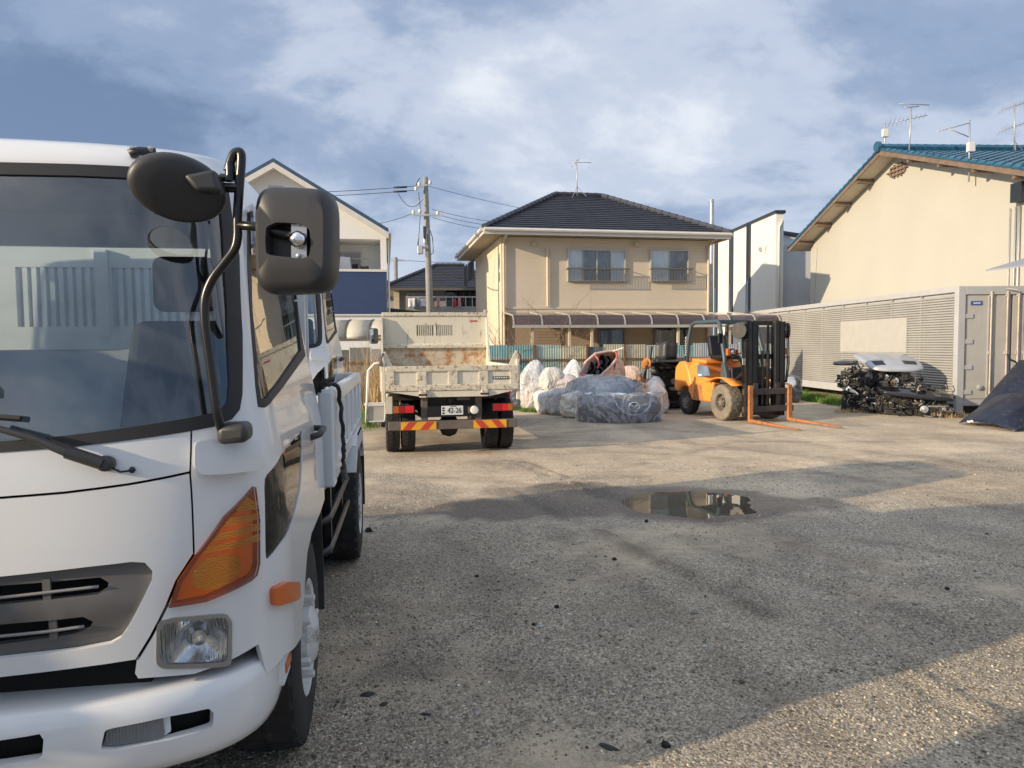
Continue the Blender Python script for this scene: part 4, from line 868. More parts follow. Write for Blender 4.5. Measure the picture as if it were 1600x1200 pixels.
# ================================================================== the old tipper, seen from behind
DA = R(10.5); dump = thing('dump_truck', 'old rusty white dump truck seen from behind, number plate 42-26', 'truck', (-.985, 10.95, 0), DA)
DMi = (Matrix.Translation(dump.location) @ Matrix.Rotation(DA, 4, 'Z')).inverted()
def inplane(Mi, x, y, axis, val):       # photo pixel -> local point where the local axis has this value
    o = Mi @ CAM; d = Mi.to_3x3() @ ray(x, y); return o+d*((val-o[axis])/d[axis])
def build_dump(t):
    W = .985; yt = -.62; yb = 2.5; zf = .97
    # tailgate
    g = MB().bx(-W+.03, W-.0, yt-.03, yt+.03, 1.235, 1.315).build('tailgate', 'rusty_white', t, bevel=.01)
    MB().bx(-W+.04, W-.01, yt-.005, yt+.02, 1.03, 1.24).build('gate_panel', 'old_white', g)
    MB().bx(-W+.03, W, yt-.035, yt+.03, .955, 1.045).build('lower_rail', 'rusty_white', g, bevel=.01)
    for x0, x1 in ((-W+.03, -W+.15), (-.51, -.37), (-.06, .08), (.39, .53), (W-.13, W)): MB().bx(x0, x1, yt-.028, yt, 1.044, 1.236).build('gate_rib', 'rusty_white', g, bevel=.006)
    b = MB(); b.bx(.60, .83, yt-.018, yt-.006, 1.11, 1.15); lb = b.build('maker_plate', 'ink', g)
    for k in range(6): MB().bx(.615+.035*k, .635+.035*k, yt-.0205, yt-.0178, 1.120, 1.140).build('plate_mark', 'plate_white', lb)
    b = MB(); b.prism([(-W+.06, .952), (W-.02, .952), (.55, .862), (-.40, .862)], lambda a, z, c: (a, c, z), yt-.02, yt+.6); b.build('bed_skirt', 'old_white', t)
    for x in (-.43, .47):
        b = MB(); b.bx(x-.05, x+.05, yt-.06, yt-.022, .86, .96); h = b.build('hinge_bracket', 'rusty_white', t, bevel=.01); MB().cyl((x-.06, yt-.05, .90), (x+.06, yt-.05, .90), .018).build('hinge_pin', 'chassis', h)
    for s in (-1, 1):
        b = MB(); b.prism([(s*W, 1.31), (s*W, 1.52), (s*(W-.03), 1.53), (s*(W-.07), 1.45), (s*(W-.13), 1.33), (s*(W-.16), 1.31)], lambda a, z, c: (a, c, z), yt+.035, yt+.07); b.build('corner_gusset', 'old_white', t)
        b = MB(); b.tube([(s*(W+.02), yt, 1.32), (s*(W+.03), yt+.01, 1.42), (s*(W+.0), yt+.03, 1.50), (s*(W+.05), yt+.06, 1.44), (s*(W+.04), yt+.04, 1.32)], .014, 7); b.build('latch_hook', 'bare_brown', t, smooth=True)
        b = MB(); b.bx(s*W-.03, s*W+.025, yt, yt+.06, .80, 1.40); b.build('rear_post', 'old_white', t, bevel=.01)
        sd_ = MB().bx(s*W-.025, s*W+.02, yt+.07, yb, zf-.04, 1.305).build('side_board', 'old_white', t, bevel=.008)
        for k in range(5): MB().bx(s*(W+.035)-.018, s*(W+.035)+.018, yt+.3+k*.6, yt+.38+k*.6, zf-.03, 1.29).build('board_rib', 'old_white', sd_)
        b = MB(); b.prism([(yb-.32, 1.305), (yb, 1.305), (yb, 2.14), (yb-.07, 2.14)], lambda a, z, c: (c, a, z), s*W-.02, s*W+.015); b.build('headboard_wing', 'old_white', t)
    MB().bx(-W+.03, W-.03, yt+.07, yb, zf-.05, zf).build('bed_floor', 'worn_bed', t)
    # headboard with slots
    za, zb = 1.80, 2.0; y0, y1 = yb+.002, yb+.04; b = MB(); b.bx(-W, W, y0, y1, zf, za); b.bx(-W, W, y0, y1, zb, 2.20); b.bx(-W, -.345, y0, y1, za, zb); b.bx(-.03, .02, y0, y1, za, zb); b.bx(.325, W, y0, y1, za, zb)
    for x0 in (-.345, .02):
        for k in range(1, 9): b.bx(x0+k*.035-.009, x0+k*.035+.009, y0+.002, y1-.002, za, zb)
    hb = b.build('headboard', 'old_white', t)
    b = MB(); b.prism([(0, 1.57), (0, 1.66), (.07, 1.62), (.07, 1.57)], lambda a, z, c: (c, yb-a, z), -W+.02, W-.02); b.build('ledge', 'rusty_white', hb)
    MB().bx(-W, W, yb-.02, yb+.06, 2.165, 2.235).build('top_rail', 'rusty_white', hb, bevel=.01); b = MB(); b.prism([(0, zf), (0, 1.12), (.16, zf)], lambda a, z, c: (c, yb-a, z), -W+.03, W-.03); b.build('toe_plate', 'worn_bed', hb); MB().bx(-W+.02, W-.02, yb-.006, yb+.001, 1.0, 1.565).build('lower_lining', 'worn_bed', hb)
    MB().bx(.66, .80, yb-.004, yb+.001, 2.06, 2.085).build('warning_sticker', 'reflect_red', hb)
    b = MB(); b.bx(W-.05, W+.02, yb-.02, yb+.05, 2.235, 2.29); b.build('rail_tip', 'rusty_white', hb)
    # cab, mostly behind the headboard
    b = MB(); b.prism([(2.72, .75), (2.72, 2.10), (2.85, 2.2), (3.7, 2.2), (3.95, 2.1), (4.15, 1.35), (4.2, .6), (3.9, .5), (3.2, .5)], lambda a, z, c: (c, a, z), -.92, .92); cb = b.build('cab', 'old_white', t, bevel=.06, seg=3)
    MB().bx(-.8, .8, 2.71, 2.718, 1.55, 2.0).build('rear_window', 'house_glass', cb)
    for s in (-1, 1): MB().bx(s*.923-.003, s*.923+.003, 3.0, 3.75, 1.4, 2.0).build('side_window', 'house_glass', cb)
    b = MB(); b.prism([(-.7, 1.42), (.7, 1.42), (.68, 2.05), (-.68, 2.05)], lambda a, z, c: (a, 4.15-(z-1.35)*.27+c, z), .004, .01); b.build('windscreen', 'house_glass', cb)
    p = inplane(DMi, 584, 525, 1, 3.9); b = MB(); b.bx(p.x-.09, p.x+.09, 3.84, 3.96, p.z-.16, p.z+.16); m = b.build('door_mirror', 'black_plastic', t, bevel=.045, seg=3, smooth=40); MB().bx(p.x-.07, p.x-.005, 3.834, 3.84, p.z-.14, p.z+.14).build('mirror_glass', 'mirror_face', m)
    b = MB(); b.tube([(p.x, 3.92, p.z), (p.x+.1, 3.95, p.z), (-.9, 3.95, p.z+.02)], .015, 8); b.build('mirror_arm', 'satin_black', t, smooth=True)
    # frame and running gear
    for s in (-1, 1):
        MB().bx(s*.40-.035, s*.40+.035, -.45, 3.6, .60, .80).build('chassis_rail', 'chassis', t)
        make_wheel(t, s*.86, 0, .395, .20, s, rim='chassis', dish=.09, treads=34); make_wheel(t, s*.63, 0, .395, .20, s, rim='chassis', treads=34); make_wheel(t, s*.80, 3.15, .395, .20, s, rim='chassis', treads=34)
        b = MB(); b.bx(s*.40-.05, s*.40+.05, -.50, -.40, .44, .88); b.build('frame_end', 'bare_brown', t, bevel=.01)
    b = MB(); b.cyl((-.9, 0, .395), (.9, 0, .395), .07); b.lathe([(0, -.18), (.15, -.1), (.18, 0), (.15, .1), (0, .18)], (0, 0, .38), (1, 0, 0)); b.build('rear_axle', 'chassis', t, smooth=40)
    b = MB(); b.cyl((-.8, 3.15, .395), (.8, 3.15, .395), .05); b.build('front_axle', 'chassis', t)
    b = MB(); b.bx(-.9, .9, -.30, 2.4, .80, .862); b.build('sub_frame', 'chassis', t); b = MB(); b.bx(-.37, .37, -.44, -.38, .55, .86); b.build('cross_beam', 'chassis', t)
    MB().bx(-.98, -.86, -.50, -.40, .62, .87).build('side_flap', 'old_white', t, bevel=.008)
    # under-run bar with chevron boards
    bz0, bz1 = .385, .51; yq = -.56; ub = MB().bx(-.93, .97, yq-.04, yq+.04, bz0, bz1).build('under_run_bar', 'bare_brown', t, bevel=.01)
    for x0, x1, dr in ((-.75, -.24, 1), (.31, .80, -1)):
        brd = MB().bx(x0, x1, yq-.052, yq-.041, bz0+.004, bz1-.004).build('chevron_board', 'reflect_yellow', ub); h = bz1-bz0-.01; w = x1-x0
        for k in range(2):
            c = x0+w*(.24+.5*k); s = .10*dr; hw = .055; z0 = bz0+.005
            b = MB(); b.prism([(max(x0, c-hw-s/2), z0), (c+hw-s/2, z0), (min(x1, c+hw+s/2), z0+h), (c-hw+s/2, z0+h)], lambda a, z, c_: (a, c_, z), yq-.0555, yq-.0525); b.build('red_stripe', 'reflect_red', brd)
    for s in (-1, 1): MB().bx(s*.40-.04, s*.40+.04, yq+.04, -.40, .42, .50).build('bar_bracket', 'bare_brown', t)
    # lamps
    for s in (-1, 1):
        x0 = -.86 if s < 0 else .60; b = MB().bx(x0, x0+.31, -.58, -.50, .63, .745); lc = b.build('tail_lamp', 'satin_black', t, bevel=.006); xs = [x0+.006, x0+.09, x0+.17, x0+.304]
        mm = ['tail_amber', 'tail_red', 'tail_red_bright'] if s < 0 else ['tail_red', 'tail_red_bright', 'tail_amber']
        if s > 0: xs = [x0+.006, x0+.14, x0+.22, x0+.304]
        for k in range(3): MB().bx(xs[k]+.003, xs[k+1]-.003, -.592, -.581, .637, .738).build('lens', mm[k], lc, bevel=.004)
    b = MB(); b.bx(-.36, .36, -.53, -.50, .56, .72); b.build('plate_backing', 'satin_black', t)
    pl = MB().bx(-.155, .165, -.545, -.531, .588, .722).build('number_plate', 'plate_white', t, bevel=.004)
    lettering('42-26', .115, 'ink', pl, frame_m((.035, -.5475, .650), (1, 0, 0), (0, 0, 1)), sx=.78)
    for z in (.69, .655, .615): MB().bx(-.145, -.112, -.5475, -.5455, z-.012, z+.012).build('small_mark', 'ink', pl)
    MB().bx(-.03, .06, -.5475, -.5455, .706, .715).build('small_mark', 'ink', pl)
    b = MB(); b.lathe([(.0, -.01), (.05, -.005), (.062, .01), (.062, .05), (.03, .09)], (.33, -.58, .655), (0, 1, 0), 20); lp = b.build('reversing_lamp', 'plate_white', t, smooth=40); MB().bx(.24, .27, -.56, -.53, .61, .70).build('lamp_bracket', 'bare_brown', t)
    b = MB(); b.bx(.08, .27, -.49, -.47, .80, .84); b.build('name_plate', 'grille_grey', t); b = MB(); b.lathe([(.03, 0), (.035, .05), (.0, .07)], (-.02, -.5, .77), (0, 0, 1), 12); b.build('plate_lamp', 'rubber_trim', t)
    b = MB(); b.tube([(-.65, -.2, .75), (-.55, -.35, .62), (-.42, -.30, .55), (-.5, -.15, .7)], .03, 8); b.build('air_hose', 'chassis', t, smooth=True); b = MB(); b.lathe([(.0, 0), (.1, .01), (.1, .3), (0, .31)], (-.62, .0, .72), (1, 0, 0), 14); b.build('air_tank', 'chassis', t, smooth=40)
build_dump(dump)

# ================================================================== forklift
mat('lift_orange', (.78, .275, .045), rough=.42, var=.06, scale=2, dirt=(.38, .16, .05), damt=.34, dscale=6)
mat('fork_orange', (.42, .16, .05), rough=.6, var=.15, scale=5, dirt=(.11, .06, .04), damt=.60, dscale=12)
mat('lift_blue', (.055, .08, .095), rough=.45, var=.08); mat('mast_black', (.016, .016, .016), rough=.5, var=.3, dirt=(.07, .055, .045), damt=.48, dscale=9); mat('mast_brown', (.05, .042, .036), rough=.6, var=.3, dirt=(.16, .09, .05), damt=.5, dscale=7)
mat('dusty_rim', (.15, .13, .105), rough=.9, var=.3, scale=9); mat('cover_blue', (.14, .20, .28), rough=.25, var=.3)
FA = R(198); fork = thing('forklift', 'orange forklift with black mast, forks lowered to the ground', 'forklift', (4.98, 14.95, 0), FA)
FMi = (Matrix.Translation(fork.location) @ Matrix.Rotation(FA, 4, 'Z')).inverted()
def build_fork(t):
    def sp(x, y, xv=.60): p = inplane(FMi, x, y, 0, xv); return (p.y, p.z)
    for s in (1, -1):
        make_wheel(t, s*.53, 0, .38, .30, s, rim='dusty_rim', ty='dusty_tyre', treads=16, rr=.50, dish=.10); make_wheel(t, s*.48, -1.50, .29, .20, s, rim='dusty_rim', ty='tyre', treads=20, rr=.55)
    # counterweight, bonnet and side frames
    cw = [(-1.95, .50), (-1.99, .66), (-1.94, 1.08), (-1.78, 1.20), (-1.50, 1.22), (-1.34, 1.00), (-1.20, .62), (-1.32, .60), (-1.42, .62), (-1.55, .64), (-1.72, .62), (-1.80, .50)]
    b = MB(); b.prism(cw, lambda y, z, x: (x, y, z), -.60, .60); b.build('counterweight', 'lift_orange', t, bevel=.07, seg=3, smooth=40)
    b = MB(); b.prism([(-1.40, .34), (-1.42, 1.0), (-1.30, 1.20), (-1.02, 1.20), (-.95, .90), (-.52, .84), (-.40, .78), (-.44, .62), (-.46, .34)], lambda y, z, x: (x, y, z), -.575, .575); b.build('body_frame', 'lift_orange', t, bevel=.04, seg=3, smooth=40)
    b = MB(); b.prism([(-1.60, 1.16), (-1.62, 1.28), (-.95, 1.24), (-.92, 1.16)], lambda y, z, x: (x, y, z), -.42, .42); b.build('bonnet', 'lift_orange', t, bevel=.03)
    for s in (1, -1):
        b = MB(); b.prism([(-1.02, .86), (-1.02, 1.14), (-.62, 1.12), (-.52, .92)], lambda y, z, x: (x, y, z), s*.578-.006, s*.578+.008); sp_ = b.build('side_cover', 'cover_blue', t); lettering('7', .1, 'plate_white', sp_, frame_m((s*.588, -.92, .93), (0, -s*-1 if False else s, 0), (0, 0, 1))) if False else None
        MB().bx(s*.5865-.001, s*.5865+.002, -.98, -.84, .90, .935).build('model_mark', 'plate_white', sp_)
        # front fender
        n = 10; b = MB(); b.grid(lambda i, j: V(s*(.36+.33*i), -.50+.95*j, .80+.10*sin(pi*min(1, j*1.1))+(-.10*max(0, j-.6))), 2, 10); b.build('fender', 'lift_orange', t, solid=.02, smooth=40)
        b = MB(); b.prism([(-.80, .355), (-.86, .70), (-1.10, .70), (-1.22, .355)], lambda y, z, x: (x, y, z), s*.579-.004, s*.579+.004); b.build('step_plate', 'fork_orange', t)
    b = MB(); b.bx(-.5, .5, -1.0, -.05, .60, .72); b.build('floor_plate', 'mast_black', t); b = MB(); b.prism([(-.12, .70), (-.02, 1.10), (.06, 1.12), (.10, .70)], lambda y, z, x: (x, y, z), -.45, .45); b.build('dash_panel', 'mast_black', t, bevel=.03)
    # overhead guard
    zt = 2.08
    for s in (1, -1):
        MB().tube([(s*.52, -1.52, 1.15), (s*.51, -1.50, 1.7), (s*.47, -1.44, 2.02), (s*.45, -1.32, zt), (s*.45, -.45, zt), (s*.46, -.36, zt-.06), (s*.47, -.28, 1.75), (s*.50, -.12, 1.30), (s*.53, -.06, .95)], .045, 8).build('guard_leg', 'lift_blue', t, smooth=True)
        b = MB(); b.prism([(-.18, .78), (-.14, 1.20), (-.02, 1.15), (.10, .78)], lambda y, z, x: (x, y, z), s*.52-.05, s*.52+.05); b.build('leg_foot', 'lift_blue', t, bevel=.015)
    for k in range(6): MB().bx(-.45, .45, -1.25+.15*k, -1.21+.15*k, zt-.03, zt+.03).build('guard_slat', 'lift_blue', t)
    lettering('TOYOTA', .085, 'plate_white', t, frame_m((.569, -1.51, 1.55), (0, 0, 1), (0, -1, 0)), sx=1.3)
    # seat and levers
    b = MB(); b.bx(-.25, .25, -1.05, -.58, 1.25, 1.36); b.prism([(-1.12, 1.30), (-1.22, 1.78), (-1.10, 1.80), (-.98, 1.32)], lambda y, z, x: (x, y, z), -.24, .24); b.build('seat', 'satin_black', t, bevel=.05, seg=3)
    c = V(0, -.32, 1.30); b = MB(); b.tube([c+V(.17*cos(a*pi/10), .13*sin(a*pi/10), .10*sin(a*pi/10)) for a in range(20)], .014, 7, closed=True); b.cyl(c, (0, -.08, 1.05), .03); b.build('steering_wheel', 'mast_black', t, smooth=True)
    for k in range(3): MB().tube([(-.30-.06*k, -.10, 1.1), (-.30-.06*k, -.16, 1.34)], .01, 6).build('lever', 'mast_black', t)
    # mast
    ym = .50
    for s in (1, -1):
        b = MB(); b.bx(s*.40-.055, s*.40+.055, ym-.08, ym-.05, .12, 2.04); b.bx(s*.40+s*.04-.015, s*.40+s*.04+.015, ym-.08, ym+.09, .12, 2.04); b.bx(s*.40-.055, s*.40+.055, ym+.06, ym+.09, .12, 2.04); b.build('outer_upright', 'mast_black', t)
        b = MB(); b.bx(s*.275-.05, s*.275+.05, ym-.07, ym+.08, .20, 2.06); b.build('inner_upright', 'mast_black', t, bevel=.008)
        b = MB(); b.cyl((s*.13, ym-.04, .3), (s*.13, ym-.04, 1.45), .038); b.cyl((s*.13, ym-.04, 1.45), (s*.13, ym-.04, 1.98), .025); b.build('lift_cylinder', 'mast_black', t, smooth=40)
        b = MB(); b.bx(s*.06-.02, s*.06+.02, ym+.02, ym+.05, .35, 1.45); b.build('lift_chain', 'mast_brown', t)
        b = MB(); b.lathe([(.05, -.05), (.16, -.05), (.165, -.04), (.165, -.015), (.10, -.01), (.10, .01), (.165, .015), (.165, .04), (.16, .05), (.05, .05)], (s*.56, ym-.02, 1.86), (1, .5*s, 0), 24); rl = b.build('hose_reel', 'satin_black', t, smooth=40)
        b = MB(); b.lathe([(.03, -.055), (.055, -.055), (.055, .055), (.03, .055)], (s*.56, ym-.02, 1.86), (1, .5*s, 0), 14); b.build('reel_hub', 'mast_brown', rl, smooth=40)
        for k in range(2): MB().tube([(s*(.52+.04*k), ym+.05, 1.80), (s*(.53+.04*k), ym+.07, 1.2), (s*(.50+.03*k), ym+.05, .8)], .012, 6).build('hose', 'satin_black', t, smooth=True)
        b = MB(); b.cyl((s*.40, ym-.1, 1.0), (s*.38, -.15, .72), .035); b.build('tilt_cylinder', 'mast_black', t)
        # head lamp and orange indicator
        b = MB(); b.bx(s*.60-.05, s*.60+.05, .22, .32, 1.35, 1.50); lb = b.build('lamp_housing', 'mast_black', t, bevel=.02); MB().lathe([(.05, 0), (.04, .03), (0, .035)], (s*.60, .32, 1.43), (0, 1, 0), 14).build('lamp_lens', 'chrome', lb)
        MB().bx(s*.69-.035, s*.69+.035, .24, .31, 1.36, 1.50).build('indicator', 'marker_orange', lb, bevel=.01); MB().bx(s*.53-.03, s*.53+.03, .335, .345, 1.38, 1.48).build('stop_lens', 'tail_red', lb)
        b = MB(); b.bx(s*.64-.05, s*.64+.05, -.10, -.05, 1.60, 1.82); b.build('mirror', 'satin_black', t, bevel=.015)
    MB().bx(.47, .52, ym+.02, ym+.05, 1.17, 1.30).build('reflector', 'plate_white', t)
    for z in (1.97,): MB().bx(-.44, .44, ym-.085, ym-.03, z, z+.09).build('mast_top_beam', 'mast_black', t, bevel=.01)
    MB().bx(-.36, .36, ym-.095, ym-.06, 1.28, 1.38).build('mast_cross_beam', 'mast_black', t); MB().bx(-.42, .42, ym-.12, ym-.0, .14, .30).build('mast_foot_beam', 'mast_black', t)
    # carriage and forks
    yc = ym+.14
    b = MB().bx(-.60, .60, yc-.02, yc+.05, .57, .69); b.build('carriage_upper_bar', 'mast_brown', t, bevel=.01); MB().bx(-.60, .60, yc-.02, yc+.05, .22, .34).build('carriage_lower_bar', 'mast_brown', t, bevel=.01)
    for s in (1, -1):
        MB().bx(s*.27-.05, s*.27+.05, yc-.045, yc-.021, .22, .80).build('carriage_plate', 'mast_brown', t)
        b = MB(); b.prism([(yc+.052, .04), (yc+.052, .76), (yc+.10, .76), (yc+.115, .09), (yc+1.50, .045), (yc+1.50, .03), (yc+.09, .03)], lambda y, z, x: (x, y, z), s*.47-.046, s*.47+.046); f = b.build('fork_arm', 'fork_orange', t, bevel=.008)
        for v in f.data.vertices:
            if v.co.y > yc+1.4: v.co.x = s*.47+(v.co.x-s*.47)*.55
    b = MB(); b.lathe([(.0, 0), (.14, .02), (.17, .12), (.10, .24), (0, .26)], (-.70, .05, .95), (0, 0, 1), 14); b.build('rag_bundle', 'plate_white', t, smooth=True)
build_fork(fork)
# ================================================================== buildings
lined('siding_beige', (.61, .53, .41), .115, 2, .010, rough=.8, var=.05, dirt=(.53, .46, .36), damt=.2); lined('siding_dark', (.28, .23, .17), .10, 2, .008)
mat('roof_slate', (.040, .045, .060), rough=.45, var=.25, scale=3); mat('trim_white', (.62, .60, .56), rough=.5, var=.05); mat('trim_cream', (.56, .48, .36), rough=.6, var=.06); mat('soffit', (.34, .30, .24), rough=.85, var=.12)
mat('frame_bronze', (.17, .15, .13), rough=.4, metal=.4, var=.08); mat('frame_alu', (.48, .46, .43), rough=.4, metal=.3, var=.05); mat('curtain', (.80, .82, .84), rough=.95, var=.12, scale=2); mat('curtain_dim', (.34, .35, .37), rough=.95, var=.15)
mat('room_dark', (.02, .02, .022), rough=.9, var=.3); mat('wall_brown', (.36, .28, .20), rough=.85, var=.06)
glassy('smoke_sheet', (.30, .23, .22), ior=1.5, rough=.12, opaque=((.15, .115, .115), .45))
mat('render_white', (.72, .74, .74), rough=.85, var=.04, scale=.8); mat('panel_navy', (.025, .05, .13), rough=.6, var=.06, bump=.1, bscale=60); mat('roof_navy', (.04, .08, .14), rough=.5, var=.2)
mat('render_cream', (.425, .415, .365), rough=.9, var=.035, scale=.5, bump=.12, bscale=30, dirt=(.36, .325, .26), damt=.36, dscale=1.5); mat('render_pale', (.70, .68, .62), rough=.9, var=.04, scale=.6); mat('stripe_dark', (.022, .028, .034), rough=.4, var=.2)
mat('render_grey', (.50, .51, .52), rough=.9, var=.05); mat('roof_blue', (.02, .095, .165), rough=.28, var=.30, scale=2.5, coat=.4); mat('barge_brown', (.17, .12, .09), rough=.8, var=.2); mat('galv', (.42, .43, .44), rough=.45, metal=.5, var=.15); mat('concrete_pole', (.25, .245, .23), rough=.9, var=.1)
lined('board_grey', (.16, .155, .15), .13, 0, .01, dirt=(.09, .08, .07), damt=.5)

# ---- beige two-storey house
HA = R(11.0); house = thing('house', 'beige two-storey house with dark hipped roof and brown veranda canopy', 'house', (-.89, 23.78, 0), HA)
HMi = (Matrix.Translation(house.location) @ Matrix.Rotation(HA, 4, 'Z')).inverted()
def courses(b, A, B, C, D, n, step=.03, nose=.0):
    """stepped roof courses on the plane A-B (eave) to D-C (ridge)"""
    A, B, C, D = Vector(A), Vector(B), Vector(C), Vector(D); nm = (B-A).cross(D-A).normalized()
    for k in range(n):
        t0, t1 = k/n, (k+1)/n; a, b_, c, d = A.lerp(D, t0), B.lerp(C, t0), B.lerp(C, t1), A.lerp(D, t1)
        b.quad(a+nm*step, b_+nm*step, c+nm*.002, d+nm*.002); b.quad(a, b_, b_+nm*step, a+nm*step)
def ridge_caps(name, parent, A, B, m, r=.09, seg=.30):
    A, B = Vector(A), Vector(B); n = max(1, int((B-A).length/seg)); b = MB()
    for k in range(n):
        p, q = A.lerp(B, k/n), A.lerp(B, (k+1.06)/n); b.tube([p, q], [r*1.12, r*.92], 8)
    b.build(name, m, parent, smooth=40)
def sash_window(t, x0, x1, z0, z1, y, leaves, name='window', cur='curtain', depth=.08, fm='frame_alu', dark=()):
    fr = MB(); w = .045
    fr.bx(x0, x1, y-depth, y+.02, z1-w, z1); fr.bx(x0, x1, y-depth, y+.02, z0, z0+w); fr.bx(x0, x0+w, y-depth, y+.02, z0+w, z1-w); fr.bx(x1-w, x1, y-depth, y+.02, z0+w, z1-w)
    f = fr.build(name, fm, t); n = leaves; lw = (x1-x0-2*w)/n
    for k in range(n):
        a = x0+w+k*lw; dy = -.035 if k % 2 else -.055
        MB().bx(a+.012, a+lw-.012, y+dy, y+dy+.006, z0+w+.02, z1-w-.02).build('pane', 'house_glass', f)
        b = MB(); b.bx(a-.012, a+.02, y+dy-.008, y+dy+.02, z0+w, z1-w); b.build('stile', fm, f)
        mt = 'curtain_dim' if k in dark else cur; b = MB(); nn = 24
        b.grid(lambda i, j: V(a+lw*i, y-.012+.008*sin(i*26+k), z0+w+(z1-z0-2*w)*j), nn, 1); b.build('curtain', mt, f, smooth=True)
    MB().bx(x0+.01, x1-.01, y-.0005, y+.001, z0+.02, z1-.02).build('backing', 'room_dark', f)
    return f
def build_house(t):
    X0, X1, Y0, Y1, ze = .70, 8.42, .70, 6.9, 5.36
    MB().bx(X0, X1, Y0, Y1, 0, ze-.02).build('wall', 'siding_beige', t)
    MB().bx(X0+.02, X1-.02, Y0-.03, Y0, 2.86, 2.93).build('string_course', 'trim_cream', t)
    e = [(0, 0), (8.86, 0), (8.86, 7.6), (0, 7.6)]; zr, ze2 = 7.48, 5.50; r0, r1 = (3.45, 3.85, zr), (5.35, 3.85, zr); E4 = [V(x, y, ze2) for x, y in e]
    b = MB(); courses(b, E4[0], E4[1], r1, r0, 19, .035); courses(b, E4[3], E4[0], r0, r0, 19, .035); courses(b, E4[1], E4[2], r1, r1, 19, .035); courses(b, E4[2], E4[3], r0, r1, 19, .035); rf = b.build('roof', 'roof_slate', t, fixn=False)
    for A, B in ((E4[0], r0), (E4[1], r1), (E4[2], r1), (E4[3], r0), (r0, r1)): ridge_caps('ridge_tile', rf, Vector(A)+V(0, 0, .05), Vector(B)+V(0, 0, .05), 'roof_slate')
    b = MB(); b.add([V(.06, .06, ze-.0), V(8.8, .06, ze), V(8.8, 7.54, ze), V(.06, 7.54, ze)], [(0, 1, 2, 3)]); b.build('soffit', 'soffit', t)
    for i in range(4):
        a, c = E4[i]-V(0, 0, .09), E4[(i+1) % 4]-V(0, 0, .09); MB().bar(a, c, .05, .19).build('fascia', 'trim_white', t); d = (c-a).normalized(); o = V(d.y, -d.x, 0)*.075
        MB().tube([a+o+V(0, 0, .055), c+o+V(0, 0, .055)], .06, 8).build('gutter', 'trim_white', t, smooth=40)
    def hp(x, y, yy=Y0): p = inplane(HMi, x, y, 1, yy); return p.x, p.z
    # upper windows with guard rails
    for (xa, xb, ya, yb, n, rx0, rx1, dk) in ((886, 977, 389, 441, 4, 883, 981, (1, 2)), (1015, 1075, 390, 441, 2, 1013, 1079, (1,))):
        x0, z1 = hp(xa, ya); x1, z0 = hp(xb, yb); sash_window(t, x0, x1, z0, z1, Y0-.002, n, dark=dk); a = hp(rx0, 421)[0]; c = hp(rx1, 421)[0]; zt = hp((xa+xb)/2, 421)[1]; zb = z0+.0; yr = Y0-.24
        g = MB().bx(a, c, yr-.02, yr+.02, zt-.02, zt+.025).build('guard_rail', 'frame_bronze', t); MB().bx(a+.05, c-.05, yr-.015, yr+.015, zb-.02, zb+.015).build('lower_bar', 'frame_bronze', g)
        m = int((c-a)/.115)
        for k in range(m+1): xx = a+.06+(c-a-.12)*k/m; MB().bx(xx-.008, xx+.008, yr-.008, yr+.008, zb+.015, zt-.02).build('baluster', 'frame_bronze', g)
        for xx in (a+.05, c-.05): MB().bx(xx-.015, xx+.015, yr, Y0, zt-.02, zt+.01).build('bracket', 'frame_bronze', g)
    for px in (834, 994): x, z = hp(px, 382); b = MB(); b.bx(x-.09, x+.09, Y0-.10, Y0, z-.09, z+.09); b.build('vent_hood', 'trim_cream', t, bevel=.02)
    for px, z0 in ((855, 2.95), (785, .0), (1112, .0)):
        x = hp(px, 430)[0]; x = min(max(x, X0+.08), X1-.08); b = MB(); b.cyl((x, Y0-.07, z0), (x, Y0-.07, 4.95 if px == 855 else 5.1), .045, 10)
        if px != 855: b.tube([(x, Y0-.07, 5.1), (x, Y0-.2, 5.22), (x, .05, 5.32)], .045, 10)
        b.build('downpipe', 'trim_cream', t, smooth=40)
    # ground floor openings
    MB().bx(X0+.01, X1-.01, Y0-.012, Y0-.001, .3, 2.72).build('lower_cladding', 'wall_brown', t)
    for (xa, xb, n, dk, top) in ((934, 975, 2, (1,), 513), (1021, 1076, 2, (), 511)):
        x0, z1 = hp(xa, top); x1, _ = hp(xb, top); sash_window(t, x0, x1, .35, z1, Y0-.014, n, name='patio_window', cur='room_dark', dark=dk, fm='frame_bronze')
        cx = x0+.12; b = MB(); b.grid(lambda i, j: V(cx+.30*i*(.35+.65*abs(j-.35)), Y0-.03-.01*sin(i*20), .4+(z1-.5)*j), 10, 6); b.build('drape', 'curtain_dim', t, smooth=True)
    x0, z1 = hp(828, 513); x1, _ = hp(876, 513); sh_ = MB().bx(x0, x1, Y0-.05, Y0-.013, .3, z1).build('roller_shutter', 'siding_dark', t)
    k = 0; z = .36
    while z < z1-.05: MB().bx(x0+.03, x1-.03, Y0-.066, Y0-.051, z, z+.075).build('shutter_slat', 'wall_brown', sh_); z += .095
    # side wall windows
    for pa, pb, y0, y1 in ((733, 741, 411, 438), (727, 731, 416, 448)):
        a = inplane(HMi, pa, y0, 0, X0); c = inplane(HMi, pb, y1, 0, X0); f = MB().bx(X0-.06, X0-.001, min(a.y, c.y), max(a.y, c.y), min(a.z, c.z), max(a.z, c.z)).build('side_window', 'frame_bronze', t); MB().bx(X0-.065, X0-.061, min(a.y, c.y)+.06, max(a.y, c.y)-.06, min(a.z, c.z)+.06, max(a.z, c.z)-.06).build('pane', 'room_dark', f)
